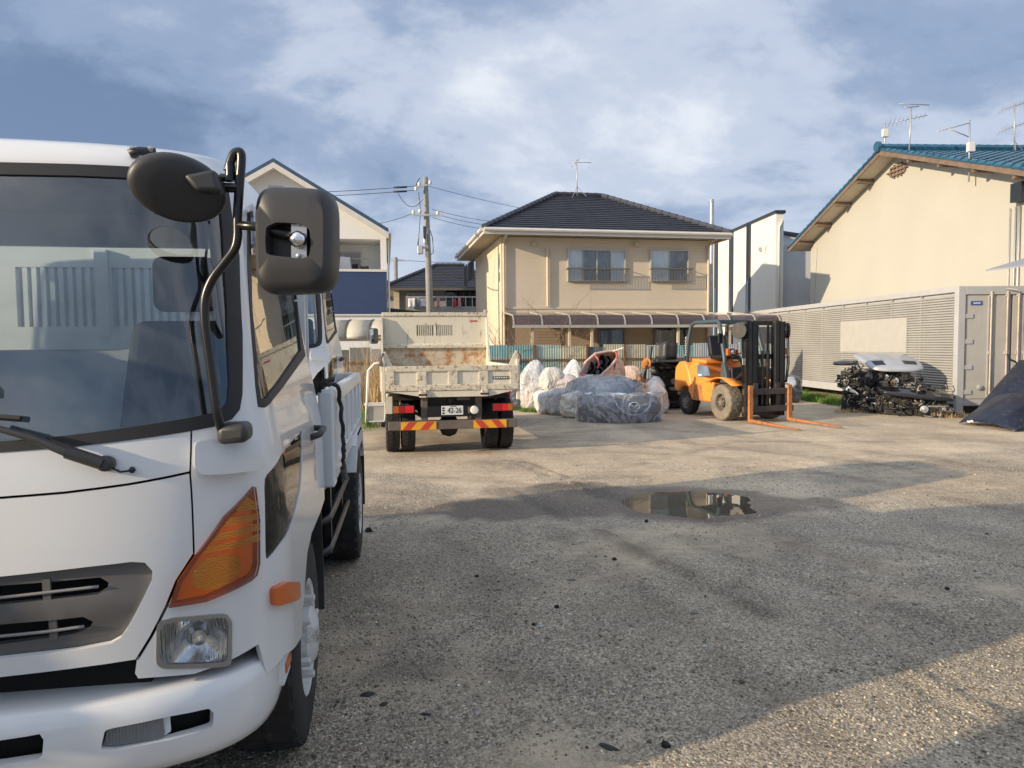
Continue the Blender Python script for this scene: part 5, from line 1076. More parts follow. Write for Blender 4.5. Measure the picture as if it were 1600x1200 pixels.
    # veranda canopy: ribs and smoked sheets
    yf = -1.25; xa = inplane(HMi, 803, 507, 1, yf).x; zf = inplane(HMi, 960, 507, 1, yf).z; zb = hp(960, 488)[1]; xe = 10.1
    def cp(x, s): # s 0 at wall, 1 at the eave
        a = min(1, s/.72); return V(x, (Y0-.03)+(yf+.30-Y0)*a if s < .72 else yf+.30-.27*sin((s-.72)/.28*pi/2), zb-(zb-zf-.28)*a*.8 if s < .72 else (zb-(zb-zf-.28)*.8)-((zb-(zb-zf-.28)*.8)-zf)*(1-cos((s-.72)/.28*pi/2)))
    n = 10; ca = thing('veranda_canopy', '', ''); del ca['label']; del ca['category']; ca.parent = t
    for k in range(n):
        x0, x1 = xa+(xe-xa)*k/n, xa+(xe-xa)*(k+1)/n; b = MB(); b.grid(lambda i, j: cp(x0+.03+(x1-x0-.06)*i, j), 1, 14); b.build('canopy_sheet', 'smoke_sheet', ca, smooth=40)
    for k in range(n+1):
        x0 = xa+(xe-xa)*k/n; b = MB(); pts = [cp(x0, j/14) for j in range(15)]
        for i in range(14): b.bar(pts[i], pts[i+1], .035, .05)
        b.build('canopy_rib', 'frame_alu', ca)
    MB().bx(xa-.03, xe, yf-.03, yf+.07, zf-.10, zf-.01).build('canopy_beam', 'frame_alu', ca)
    for px in (832, 890, 925, 1060, 1140): x = inplane(HMi, px, 520, 1, yf+.10).x; MB().bx(x-.04, x+.04, yf+.08, yf+.16, 0, zf-.10).build('canopy_post', 'trim_cream', ca)
    return rf
build_house(house)

def yagi(name, label, base, top, booms, group='rooftop aerials', box=None, mast_r=.022, m='galv', feet=False):
    """booms: list of (start, end, element count, element length)"""
    base, top = Vector(base), Vector(top); t = thing(name, label, 'aerial', base, 0, group); o = base
    MB().tube([V(0, 0, 0), top-o], mast_r, 8).build('mast', m, t, smooth=True)
    for a, c, n, ln, across in booms:
        a, c = Vector(a)-o, Vector(c)-o; bm_ = MB().tube([a, c], .013, 6).build('boom', m, t, smooth=True); d = (c-a).normalized(); pr = Vector(across).normalized()
        for k in range(n): p = a.lerp(c, (k+.3)/n); q = pr*(ln*(1-.35*k/n)/2); MB().tube([p-q, p+q], .006, 5).build('element', m, bm_)
    if box is not None: q = Vector(box)-o; MB().bx(q.x-.10, q.x+.10, q.y-.06, q.y+.06, q.z-.13, q.z+.13).build('booster_box', 'trim_white', t, bevel=.02)
    if feet:
        for a in (0, 2.1, 4.2): MB().tube([V(0, 0, .35), V(.35*cos(a), .35*sin(a), -.02)], .010, 5).build('foot', m, t)
    return t
b0 = at(902, 306, 27.7); yagi('roof_aerial', 'thin aerial standing on the ridge of the beige house', b0, at(901, 250, 27.7), [(at(890, 254, 27.7), at(924, 254, 27.7), 5, .30, (.3, 1, .2)), (at(893, 262, 27.7), at(905, 248, 27.7), 3, .5, (0, 1, .5))], feet=True, mast_r=.018)
# steel flue rising behind the house
b = MB(); p = at(1112, 352, 33); b.cyl((p.x, p.y, 0), at(1112, 316, 33), .10, 12); b.lathe([(.13, 0), (.10, .12), (0, .16)], at(1112, 316, 33), (0, 0, 1), 12); tag(b.build('flue_pipe', 'galv', smooth=40), 'grey flue pipe with pointed cap rising behind the beige house', 'flue')

# ---- white and navy house
NA = R(10.0); nav = thing('house.001', 'white gabled house with navy balcony panel, behind the large mirror', 'house', at(606, 500, 26).to_tuple()[:2]+(0,), NA)
NMi = (Matrix.Translation(nav.location) @ Matrix.Rotation(NA, 4, 'Z')).inverted()
def build_navy(t):
    def q(x, y, yy=0): p = inplane(NMi, x, y, 1, yy); return p.x, p.z
    L = -7.6; xm = L/2; ze = q(606, 364)[1]; zp = ze+(0-xm)*.60; xr0, zr1 = q(594, 374); zb1 = q(606, 425)[1]; zb0 = q(606, 493)[1]; xl = -3.2
    b = MB(); b.prism([(0, zr1), (0, ze), (xm, zp), (L, ze), (L, 0), (xl, 0), (xl, zr1)], lambda a, z, c: (a, c, z), 0, .2); b.build('front_wall', 'render_white', t)
    MB().bx(xr0, 0, 0, .2, zb1-.0, zr1-.002).build('balcony_post', 'render_white', t)
    MB().bx(xl+.002, 0, .02, .2, 0, zb0).build('lower_wall', 'render_white', t); pn = MB().bx(xl+.002, -.03, -.03, .15, zb0+.05, zb1).build('balcony_panel', 'panel_navy', t)
    MB().bx(xl, 0, -.06, .2, zb1+.001, zb1+.09).build('balcony_cap', 'trim_white', t); MB().bx(xl, .0, -.05, .19, zb0+.0, zb0+.049).build('balcony_base', 'trim_white', t)
    MB().bx(xl, 0, .2, 1.5, zb0, zb0+.15).build('balcony_floor', 'render_grey', t); MB().bx(xl, -.02, 1.5, 1.6, zb0, ze).build('recess_wall', 'render_white', t); MB().bx(-.12, 0, .2, 9, 0, ze).build('side_wall', 'render_white', t); MB().bx(L, L+.12, .2, 9, 0, ze).build('side_wall', 'render_white', t)
    MB().bx(xl, 0, .2, 1.5, zr1, zr1+.05).build('recess_ceiling', 'render_white', t)
    f = MB().bx(-2.3, -.95, 1.44, 1.499, zb0+.2, zb1+.9).build('balcony_door', 'frame_alu', t)
    for a in (-2.25, -1.6): MB().bx(a, a+.6, 1.432, 1.439, zb0+.26, zb1+.84).build('pane', 'curtain_dim', f)
    b = MB(); zc = zb1+.55; b.tube([(-2.8, .7, zc), (-.5, .7, zc)], .02, 6); b.build('drying_pole', 'frame_alu', t)
    for k in range(2): MB().tube([(-1.9+1.2*k, .68, zr1), (-1.9+1.2*k, .7, zc+.02)], .012, 5).build('pole_hanger', 'frame_alu', t)
    for s, (xa, xb) in enumerate(((L-.08, xm), (xm, .08))):
        za, zb_ = (ze-.05, zp) if s == 0 else (zp, ze-.05); b = MB(); b.hull8([V(xa, -.45, za), V(xb, -.45, zb_), V(xb, 9.3, zb_), V(xa, 9.3, za), V(xa, -.45, za+.14), V(xb, -.45, zb_+.14), V(xb, 9.3, zb_+.14), V(xa, 9.3, za+.14)]); b.build('roof_slope', 'roof_navy', t)
        b = MB(); b.hull8([V(xa, -.47, za-.20), V(xb, -.47, zb_-.20), V(xb, -.40, zb_-.20), V(xa, -.40, za-.20), V(xa, -.47, za-.003), V(xb, -.47, zb_-.003), V(xb, -.40, zb_-.003), V(xa, -.40, za-.003)]); b.build('barge_board', 'trim_white', t)
        b = MB(); b.hull8([V(xa, -.39, za-.16), V(xb, -.39, zb_-.16), V(xb, .2, zb_-.16), V(xa, .2, za-.16), V(xa, -.39, za-.01), V(xb, -.39, zb_-.01), V(xb, .2, zb_-.01), V(xa, .2, za-.01)]); b.build('verge_soffit', 'trim_white', t)
    MB().bx(xm-.25, xm+.25, -.02, -.001, zp-.95, zp-.70).build('gable_vent', 'render_grey', t); MB().tube([(.06, .1, ze-.1), (.06, .1, 0)], .035, 8).build('downpipe', 'trim_white', t, smooth=True); MB().tube([(.13, -.4, ze-.10), (.13, 9.2, ze-.10)], .05, 8).build('gutter', 'trim_white', t, smooth=True)
    # laundry on the balcony
    mat('cloth_white', (.75, .75, .77), rough=.95, var=.06, scale=3); mat('cloth_black', (.02, .02, .024), rough=.95, var=.2); mat('cloth_red', (.45, .05, .05), rough=.9, var=.2); mat('cloth_pink', (.6, .22, .25), rough=.9, var=.2); mat('cloth_grey', (.25, .27, .30), rough=.95, var=.2)
    return zc
nav_z = build_navy(nav)
def cloth(name, label, Mx, x0, x1, z0, z1, y, m, cat='laundry', group=None, taper=.0):
    b = MB(); ph = random.random()*6; b.grid(lambda i, j: Mx @ V(x0+(x1-x0)*(i if j > .0 else i)+taper*(i-.5)*(j-.5), y+.03*sin(i*9+ph)*(1-j)+.01*sin(j*6), z0+(z1-z0)*j+.01*sin(i*5+ph)), 10, 8); o = b.build(name, m, smooth=True, solid=.012); tag(o, label, cat, group); return o
NMw = NMi.inverted()
cloth('shirt', 'white shirt hanging on the balcony of the white and navy house', NMw, -1.72, -1.30, nav_z-.62, nav_z+.06, .66, 'cloth_white', taper=-.15); cloth('towel', 'dark towel hanging low on the navy balcony', NMw, -1.26, -1.05, nav_z-.62, nav_z-.20, .66, 'cloth_black'); cloth('towel', 'black cloth at the balcony corner of the white and navy house', NMw, -.98, -.66, nav_z-.60, nav_z-.28, .66, 'cloth_black'); cloth('sheet', 'white bedding hung beside the large mirror edge', NMw, -3.0, -2.55, nav_z-.75, nav_z-.02, .62, 'cloth_white')

# ---- grey house far behind, dark tiles and a balcony of washing
GA = R(6); p0 = at(600, 447, 38); far = thing('house.002', 'far grey house with dark tiled roof and washing on its balcony', 'house', (p0.x-.6, p0.y, 0), GA)
FRi = (Matrix.Translation(far.location) @ Matrix.Rotation(GA, 4, 'Z')).inverted()
def build_far(t):
    def q(x, y, yy=0): p = inplane(FRi, x, y, 1, yy); return p.x, p.z
    x0, ze = q(608, 449); x1 = 7.6; zr = q(700, 415, 3.2)[1]; lined('siding_grey', (.30, .30, .28), .12, 2, .01)
    MB().bx(x0+.2, x1-.5, .6, 7, 0, ze-.05).build('wall', 'siding_grey', t)
    b = MB(); courses(b, (x0-.3, 0, ze), (x1, 0, ze), (x1-2.6, 3.2, zr), (x0+2.5, 3.2, zr), 14, .035); courses(b, (x0-.3, 7, ze), (x0-.3, 0, ze), (x0+2.5, 3.2, zr), (x0+2.5, 3.2, zr), 14, .035); courses(b, (x1, 0, ze), (x1, 7, ze), (x1-2.6, 3.2, zr), (x1-2.6, 3.2, zr), 14, .035); courses(b, (x1, 7, ze), (x0-.3, 7, ze), (x0+2.5, 3.2, zr), (x1-2.6, 3.2, zr), 14, .035); rf = b.build('roof', 'roof_slate', t, fixn=False)
    ridge_caps('ridge_tile', rf, (x0-.3, 0, ze+.04), (x0+2.5, 3.2, zr+.04), 'roof_slate', .1); ridge_caps('ridge_tile', rf, (x0+2.5, 3.2, zr+.04), (x1-2.6, 3.2, zr+.04), 'roof_slate', .1)
    MB().bx(x0-.3, x1, -.06, .0, ze-.16, ze-.01).build('gutter', 'frame_bronze', t); b = MB(); b.add([V(x0-.3, .02, ze-.02), V(x1, .02, ze-.02), V(x1, 7, ze-.02), V(x0-.3, 7, ze-.02)], [(0, 1, 2, 3)]); b.build('soffit', 'soffit', t)
    xa, za = q(636, 458, .6); xb, zb = q(672, 484, .6); sash_window(t, xa, xb, zb, za, .598, 2, cur='curtain_dim', fm='frame_alu'); xa, za = q(696, 452, .6); sash_window(t, xa, x1-1.1, zb, za, .598, 2, cur='room_dark', fm='frame_bronze')
    MB().bx(x0+.2, x0+.5, .45, .599, 0, ze-.1).build('corner_board', 'trim_cream', t)
    zt = q(700, 464, -.3)[1]; zm = q(700, 479, -.3)[1]; xa = q(634, 470, -.3)[0]; rl = MB().bx(xa, x1-.9, -.33, -.27, zt-.03, zt+.03).build('balcony_rail', 'frame_alu', t); MB().bx(xa, x1-.9, -.33, -.28, zm-.9, zm).build('balcony_panel', 'siding_grey', t); MB().bx(xa, x1-.9, -.27, .6, zm-.9, zm-.8).build('balcony_floor', 'siding_grey', t)
    n = 14
    for k in range(n+1): xx = xa+.03+(x1-.96-xa)*k/n; MB().bx(xx-.02, xx+.02, -.32, -.28, zm, zt-.03).build('rail_post', 'frame_alu', rl)
    return q
fq = build_far(far); FRw = FRi.inverted()
for i, (xa, xb, ya, yb, m, lab) in enumerate(((638, 649, 466, 480, 'cloth_white', 'white towel on the far balcony, nearest its edge post'), (651, 655, 464, 481, 'cloth_grey', 'narrow grey garment on the far balcony beside a white towel'), (657, 666, 467, 479, 'cloth_white', 'white garment on the far balcony just before the utility pole'), (682, 686, 466, 479, 'cloth_pink', 'pale pink cloth on the far balcony just past the utility pole'), (708, 712, 467, 480, 'cloth_red', 'dark red garment on the far balcony'), (716, 720, 466, 480, 'cloth_pink', 'pink garment on the far balcony next to the beige house'))):
    a, za = fq(xa, ya, -.45); c, zc = fq(xb, yb, -.45); cloth('garment', lab, FRw, a, c, zc, za, -.45, m, group='washing on the far balcony')
# further roof behind it
p1 = at(606, 440, 48); r2 = thing('house.003', 'sliver of a far house with dark gable roof beside the white house', 'house', (p1.x-4.2, p1.y, 0), R(2)); b = MB(); b.prism([(0, 4.9), (3.4, 6.4), (6.8, 4.9)], lambda a, z, c: (a, c, z), 0, 6); b.build('roof', 'roof_slate', r2); MB().bx(.4, 6.4, .3, 5.8, 0, 4.9).build('wall', 'siding_grey', r2)
# low dark lean-to roof in front of it
sA, sB = at(604, 480, 30), at(690, 491, 30); sh_ = thing('lean_to', 'low dark lean-to roof below the far balcony', 'shed', (sA.x, sA.y, 0), R(4)); b = MB(); b.hull8([V(0, -.6, sA.z-.25), V(2.7, -.6, sB.z-.25), V(2.7, 1.6, sB.z-.10), V(0, 1.6, sA.z-.10), V(0, -.6, sA.z-.05), V(2.7, -.6, sB.z-.05), V(2.7, 1.6, sB.z+.05), V(0, 1.6, sA.z+.05)]); b.build('roof', 'stripe_dark', sh_); MB().bx(.05, 2.6, -.4, 1.5, 0, sB.z-.27).build('wall', 'siding_grey', sh_)

# ---- white building with dark vertical bands
SA = R(3.27); st = thing('banded_building', 'tall cream-white building with dark vertical bands behind the container', 'building', (11.47, 31.0, 0), SA)
def build_striped(t):
    zt = 7.2; MB().bx(0, .34, 0, 12, 0, zt).build('wall', 'render_pale', t); MB().bx(.345, 3.4, .5, 11.5, 0, 5.9).build('rear_wing', 'render_grey', t); b = MB(); b.bx(-.06, .40, -.06, 12.06, zt+.001, zt+.13); b.build('parapet_cap', 'stripe_dark', t)
    Mi = (Matrix.Translation(t.location) @ Matrix.Rotation(SA, 4, 'Z')).inverted()
    for xa, xb in ((1167, 1173), (1140, 1146), (1117, 1122)):
        a = inplane(Mi, xb, 430, 0, 0).y; c = inplane(Mi, xa, 430, 0, 0).y; MB().bx(-.05, -.001, a, c, .5, zt).build('dark_band', 'stripe_dark', t); MB().bx(-.056, -.051, a+(c-a)*.3, a+(c-a)*.7, 1.0, 4.6).build('band_glass', 'house_glass', t)
    MB().tube([(.12, -.06, 0), (.12, -.06, 6.6), (.3, -.02, 6.9)], .05, 8).build('downpipe', 'trim_white', t, smooth=True); p = inplane(Mi, 1190, 390, 0, 0); MB().bx(-.12, -.001, p.y-.06, p.y+.06, p.z-.08, p.z+.1).build('wall_lamp', 'galv', t)
build_striped(st)
gb = thing('gabled_building', 'pale grey building end showing between the banded building and the cream one', 'building', (13.2, 35.0, 0), SA)
b = MB(); b.prism([(0, 0), (4.6, 0), (4.6, 6.2), (0, 6.9)], lambda a, z, c: (a, c, z), 0, 8); b.build('wall', 'render_grey', gb); b = MB(); b.hull8([V(-.1, -.15, 6.93), V(4.7, -.15, 6.22), V(4.7, 8, 6.22), V(-.1, 8, 6.93), V(-.1, -.15, 7.08), V(4.7, -.15, 6.37), V(4.7, 8, 6.37), V(-.1, 8, 7.08)]); b.build('roof', 'stripe_dark', gb)

# ---- cream gabled building with blue tiles
CA = R(3.27); cr = thing('cream_building', 'large cream gable wall with bright blue tiled roof', 'building', (12.9, 17.4, 0), CA)
CMi = (Matrix.Translation(cr.location) @ Matrix.Rotation(CA, 4, 'Z')).inverted(); CMw = CMi.inverted()
def build_cream(t):
    L, ym, ze, zp, Wd = 11.8, 5.9, 5.62, 7.66, 9.0
    b = MB(); b.prism([(0, 0), (L, 0), (L, ze), (ym, zp), (0, ze)], lambda y, z, x: (x, y, z), 0, Wd); b.build('wall', 'render_cream', t)
    m = (zp-ze)/ym; ov, oe = .62, .65
    def top(y): return zp-abs(y-ym)*m
    for s in (0, 1):
        ya, yb = (ym, -oe) if s == 0 else (ym, L+oe); dz = .10
        b = MB(); b.hull8([V(-ov, ya, top(ya)+.02), V(Wd, ya, top(ya)+.02), V(Wd, yb, top(yb)+.02), V(-ov, yb, top(yb)+.02), V(-ov, ya, top(ya)+dz), V(Wd, ya, top(ya)+dz), V(Wd, yb, top(yb)+dz), V(-ov, yb, top(yb)+dz)]); b.build('roof_deck', 'trim_cream', t)
        b = MB(); b.hull8([V(-ov-.03, ya, top(ya)-.03), V(-ov-.003, ya, top(ya)-.03), V(-ov-.003, yb, top(yb)-.03), V(-ov-.03, yb, top(yb)-.03), V(-ov-.03, ya, top(ya)+.12), V(-ov-.003, ya, top(ya)+.12), V(-ov-.003, yb, top(yb)+.12), V(-ov-.03, yb, top(yb)+.12)]); b.build('barge_board', 'barge_brown', t)
        # glazed tiles: curved pans in courses, one mesh (far too small to pick apart)
        n_r = int((abs(yb-ya))/.27); n_c = 34; tw = (Wd+ov+.06)/n_c; nm = V(0, (-m if s == 0 else m), 1).normalized(); b = MB(); sg = -1 if s == 0 else 1
        for r in range(n_r):
            y0 = ym+sg*abs(yb-ya)*r/n_r; y1 = ym+sg*abs(yb-ya)*(r+1.12)/n_r
            for c in range(n_c):
                xx = -ov-.06+c*tw; prof = [(0, .035), (.2, .05), (.35, .028), (.7, .006), (1.0, .03)]; vs = []
                for f, h in prof: vs.append(V(xx+f*tw, y0, top(y0)+dz)+nm*(h))
                for f, h in prof: vs.append(V(xx+f*tw, y1, top(y1)+dz)+nm*(h+.032))
                for f, h in prof: vs.append(V(xx+f*tw, y1, top(y1)+dz)+nm*(h+.004))
                b.add(vs, [(i, i+1, 6+i, 5+i) for i in range(4)]+[(5+i, 6+i, 11+i, 10+i) for i in range(4)])
        b.build('roof_tiling', 'roof_blue', t, kind='stuff', fixn=False)
        # verge tiles, one by one along the gable
        for r in range(int(abs(yb-ya)/.30)):
            y0 = ym+sg*(.15+.30*r); MB().tube([V(-ov-.02, y0-.13*sg, top(y0-.13*sg)+.15), V(-ov-.02, y0+.17*sg, top(y0+.17*sg)+.175)], [.055, .065], 8).build('verge_tile', 'roof_blue', t, smooth=40)
        for k in range(1, 5): y0 = ym+sg*abs(yb-ya)*k/4.6; MB().bx(-ov+.02, 0, y0-.05, y0+.05, top(y0)-.13, top(y0)+.0).build('purlin_end', 'barge_brown', t)
    b = MB(); n = 32
    for k in range(n): x0 = -ov-.05+(Wd+ov)*k/n; MB().tube([(x0, ym, zp+.22), (x0+(Wd+ov)/n*1.05, ym, zp+.22)], [.12, .105], 8).build('ridge_tile', 'roof_blue', t, smooth=40)
    b = MB(); b.lathe([(0, -.06), (.16, -.05), (.17, .05), (0, .06)], (-ov-.1, ym, zp+.24), (1, 0, 0), 14); b.build('ridge_end', 'roof_blue', t, smooth=40)
    # wooden louvre rosette high in the gable
    p = inplane(CMi, 1404, 266, 0, 0); v = thing('gable_vent', '', ''); del v['label']; del v['category']; v.parent = t
    for k in range(-2, 3):
        h = .22 if abs(k) < 2 else .12; MB().bx(-.05, -.002, p.y+k*.19-.035, p.y+k*.19+.035, p.z-h, p.z+h).build('vent_bar', 'barge_brown', v)
    for k in (-1, 0, 1): MB().bx(-.075, -.051, p.y-.55 if k == 0 else p.y-.36, p.y+.55 if k == 0 else p.y+.36, p.z+k*.13-.025, p.z+k*.13+.025).build('vent_bar', 'barge_brown', v)
    # pipes and cables near the corner
    for px, r in ((1588, .02), (1594, .03), (1579, .012)):
        y0 = inplane(CMi, px, 400, 0, 0).y; MB().tube([(-.05, y0, 1.0), (-.05, y0, 5.0)], r, 6).build('wall_pipe', 'galv', t, smooth=True)
    y0 = inplane(CMi, 1593, 310, 0, 0).y; q = inplane(CMi, 1593, 300, 0, -.1); MB().bx(-.25, -.002, q.y-.25, q.y+.12, q.z-.25, q.z+.22).build('meter_box', 'stripe_dark', t)
    for px in (1277,): a = inplane(CMi, px, 350, 0, -.02); MB().tube([(-.02, a.y, 5.4), (-.02, a.y+.35, 1.0)], .012, 5).build('wall_cable', 'galv', t)
build_cream(cr)
ac = (.2, 1, .1)
yagi('roof_aerial', 'aerial with white box at the peak of the cream gable', at(1382, 246, 23.6), at(1383, 192, 23.6), [(at(1388, 193, 23.6), at(1449, 180, 23.2), 9, .55, (.3, 1, -.2))], box=at(1383, 208, 23.6))
yagi('roof_aerial', 'tallest aerial beside the gable peak, its boom level', at(1420, 248, 22.3), at(1424, 166, 22.3), [(at(1405, 162, 22.3), at(1452, 164, 22.3), 8, .5, (.3, 1, .2)), (at(1413, 168, 22.3), at(1436, 166, 22.3), 1, .2, (0, 1, 0))])
yagi('roof_aerial', 'aerial with white box in front of the blue tiles, boom pointing left', at(1514, 284, 19.6), at(1515, 187, 19.6), [(at(1515, 192, 19.6), at(1463, 206, 19.6), 9, .5, (.4, 1, .2)), (at(1514, 214, 19.6), at(1482, 201, 19.6), 0, .1, (0, 1, 0))], box=at(1517, 230, 19.6))
yagi('roof_aerial', 'double aerial at the picture edge standing on the blue ridge', at(1585, 238, 23.4), at(1585, 162, 23.4), [(at(1562, 173, 23.4), at(1612, 157, 23.4), 9, .55, (.3, 1, -.2)), (at(1562, 205, 23.4), at(1612, 189, 23.4), 9, .55, (.3, 1, -.2))], feet=True)

# ---- grey awning at the picture edge, on posts beyond the frame
aw = thing('awning', 'grey sloping awning sheet jutting in from the picture edge', 'awning', (0, 0, 0)); c0 = at(1540, 424, 14.0); mat('awning_grey', (.30, .32, .35), rough=.6, var=.06)
b = MB(); P = [c0, at(1640, 412, 12.4), at(1640, 412, 12.4)+V(2.6, .3, .35), at(1640, 372, 16.2)+V(1.6, .6, .1)]; b.add(P+[q+V(0, 0, .03) for q in P], [(0, 3, 2, 1), (4, 5, 6, 7), (0, 1, 5, 4), (1, 2, 6, 5), (2, 3, 7, 6), (3, 0, 4, 7)]); b.build('sheet', 'awning_grey', aw)
for q in (P[1]+V(.4, .3, 0), P[2]+V(-.3, .3, 0), P[3]+V(-.1, -.3, 0)): MB().cyl((q.x, q.y, 0), (q.x, q.y, q.z), .04, 8).build('post', 'galv', aw)

# ================================================================== the long container
CO = V(9.84, 15.64, 0); KA = R(3.27); ctn = thing('container', 'long silver container with slatted side and grey end doors', 'container', CO, KA)
KMi = (Matrix.Translation(CO) @ Matrix.Rotation(KA, 4, 'Z')).inverted()
mat('louvre_silver', (.47, .465, .44), rough=.38, metal=.35, var=.10, scale=1.0, dirt=(.30, .28, .24), damt=.3, dscale=2); mat('ctn_grey', (.40, .41, .42), rough=.55, var=.06, dirt=(.30, .26, .2), damt=.28, dscale=4); mat('ctn_door', (.42, .41, .385), rough=.5, var=.05, dirt=(.34, .28, .2), damt=.25, dscale=3); mat('rod_rust', (.42, .38, .33), rough=.55, metal=.3, var=.2, dirt=(.25, .11, .05), damt=.5, dscale=10); mat('sign_blue', (.03, .10, .33), rough=.4, var=.05)
def build_ctn(t):
    L, Wd, z0, z1 = 12.2, 2.44, .30, 2.82
    MB().bx(.06, Wd-.02, .10, L-.02, z0+.06, z1-.04).build('box', 'ctn_grey', t)
    # side frame
    MB().bx(-.02, .07, .0, L, z1-.13, z1).build('top_rail', 'ctn_grey', t, bevel=.01); MB().bx(-.02, .07, .0, L, z0-.10, z0+.12).build('bottom_rail', 'ctn_grey', t, bevel=.01)
    for y in (0, L-.14): MB().bx(-.03, .14, y-.002, y+.14, .0, z1-.002).build('corner_post', 'ctn_grey', t, bevel=.012)
    MB().bx(Wd-.14, Wd, 0, .14, 0, z1-.002).build('corner_post', 'ctn_grey', t, bevel=.012); MB().bx(Wd-.14, Wd, L-.14, L, 0, z1-.002).build('corner_post', 'ctn_grey', t, bevel=.012)
    # louvred bays between ribs
    nb = 10; zb, zt = z0+.125, z1-.135; pitch = .058; k = int((zt-zb)/pitch); w = (L-.30)/nb
    a = inplane(KMi, 1417, 545, 0, 0); c = inplane(KMi, 1315, 483, 0, 0)
    for i in range(nb):
        ya, yb = .15+i*w+.012, .15+(i+1)*w-.012; b = MB(); vs = []
        for j in range(k):
            zz = zb+j*pitch; vs += [(.03, zz+.002), (-.012, zz+.012), (-.004, zz+pitch*.80), (.03, zz+pitch*.95)]
        n = len(vs); b.add([(x, ya, z) for x, z in vs]+[(x, yb, z) for x, z in vs], [(q, q+1, n+q+1, n+q) for q in range(n-1)]); b.build('louvre_bay', 'louvre_silver', t, fixn=False)
        if i: MB().bx(-.016, .02, .15+i*w-.011, .15+i*w+.011, zb, zt).build('rib', 'louvre_silver', t)
    MB().bx(-.018, .01, .15, L-.15, 1.30, 1.325).build('mid_rail', 'louvre_silver', t)
    MB().bx(-.022, .0, min(a.y, c.y), max(a.y, c.y), 1.34, 2.20).build('blank_panel', 'ctn_door', t)
    # end doors
    MB().bx(.14, Wd-.14, .0, .12, z1-.19, z1-.003).build('header', 'ctn_grey', t, bevel=.01); MB().bx(.14, Wd-.14, .0, .12, z0-.12, z0+.02).build('sill', 'ctn_grey', t, bevel=.01)
    for x0, x1 in ((.17, 1.20), (1.235, 2.27)):
        d = MB().bx(x0, x1, .03, .09, z0+.03, z1-.20).build('door', 'ctn_door', t, bevel=.01); s = 1 if x0 < 1 else -1; xe = x0 if s > 0 else x1
        b = MB()
        for xx in (x0+.10, x1-.30, x1-.10): pass
        for z in (.48, 1.03, 1.60, 2.16): MB().bx(min(xe-.05*s, xe+.16*s), max(xe-.05*s, xe+.16*s), .008, .029, z-.05, z+.05).build('hinge', 'ctn_grey', d, bevel=.008)
        for xx in (x0+.56*(1 if s > 0 else .5), x1-.10 if s > 0 else x0+.12):
            r = MB().cyl((xx, .0, z0-.02), (xx, .0, z1-.12), .022, 10).build('lock_rod', 'rod_rust', d, smooth=40)
            for z in (z0+.08, 1.35, z1-.20): MB().bx(xx-.045, xx+.045, -.01, .028, z-.035, z+.035).build('rod_keeper', 'rod_rust', r, bevel=.006)
        MB().bx(x0+.50*(1 if s > 0 else .45), x0+.50*(1 if s > 0 else .45)+.03, .018, .029, z0+.05, z1-.22).build('door_batten', 'ctn_grey', d)
    sg = MB().bx(.27, .53, .018, .0295, 2.40, 2.49).build('maker_sign', 'sign_blue', t)
    for k in range(5): MB().bx(.33+.032*k, .352+.032*k, .0145, .0178, 2.430+.004*(k % 2), 2.455+.006*((k+1) % 2)).build('sign_stroke', 'plate_white', sg)
    b = MB(); b.lathe([(.06, 0), (.06, .03), (.03, .05)], (.52, .03, .58), (0, -1, 0), 14); b.build('drain_port', 'galv', t, smooth=40); b = MB(); b.bar((1.05, -.02, z1-.06), (1.2, -.12, z1-.10), .03); b.build('door_hook', 'galv', t)
build_ctn(ctn)
# ================================================================== tin fence
mat('tin_teal', (.13, .27, .28), rough=.6, var=.25, scale=1.5, dirt=(.36, .36, .30), damt=.62, dscale=2.2); mat('tin_cream', (.40, .37, .26), rough=.65, var=.15, scale=1.5, dirt=(.24, .11, .045), damt=.50, dscale=3.0, stretch=(1, 1, .5)); mat('tin_grey', (.31, .34, .34), rough=.6, var=.15, scale=1.5, dirt=(.22, .12, .06), damt=.38, dscale=2.5, stretch=(1, 1, .5)); mat('tin_green', (.33, .40, .34), rough=.65, var=.15, scale=1.2, dirt=(.13, .30, .32), damt=.58, dscale=1.6)
mat('rust', (.16, .075, .035), rough=.9, var=.3, scale=8); mat('tin_dark', (.10, .11, .115), rough=.7, var=.25, dirt=(.2, .1, .05), damt=.4, dscale=4)
FN = R(10); fence = thing('tin_fence', 'patchwork fence of rusty corrugated sheets in front of the beige house', 'fence', (-.95, 21.0, 0), FN)
def build_fence(t):
    seq = ['tin_teal', 'tin_teal', 'tin_green', 'tin_cream', 'tin_dark', 'tin_cream', 'tin_cream', 'tin_grey', 'tin_teal', 'tin_grey', 'tin_grey', 'tin_green', 'tin_grey']; x = 0
    wd = [.86, .80, .84, .78, .52, .66, .72, .62, .90, .72, .80, .84, .9]
    for k, (m, w) in enumerate(zip(seq, wd)):
        h = 1.52+random.uniform(-.04, .06)+.02*k*.3; yo = random.uniform(-.012, .012); ti = random.uniform(-.02, .02); n = int(w/.076*4); b = MB()
        b.grid(lambda i, j: V(x+.006+(w-.012)*i, yo+.011*sin(2*pi*(w*i)/.076)+ti*j*.3, .03+(h+ti*i)*j), n, 3); b.build('sheet', m, t, smooth=True, solid=.002)
        if k % 2 == 0: MB().bx(x-.03, x+.03, -.07, -.02, 0, 1.62).build('post', 'rust', t, bevel=.005)
        MB().bx(x, x+w, -.05, -.022, 1.14+random.uniform(-.015, .015), 1.185).build('rail', 'rust', t); MB().bx(x, x+w, -.05, -.022, .5, .545).build('rail', 'rust', t); x += w
build_fence(fence)
mat('block_grey', (.27, .265, .255), rough=.9, var=.15, bump=.2)
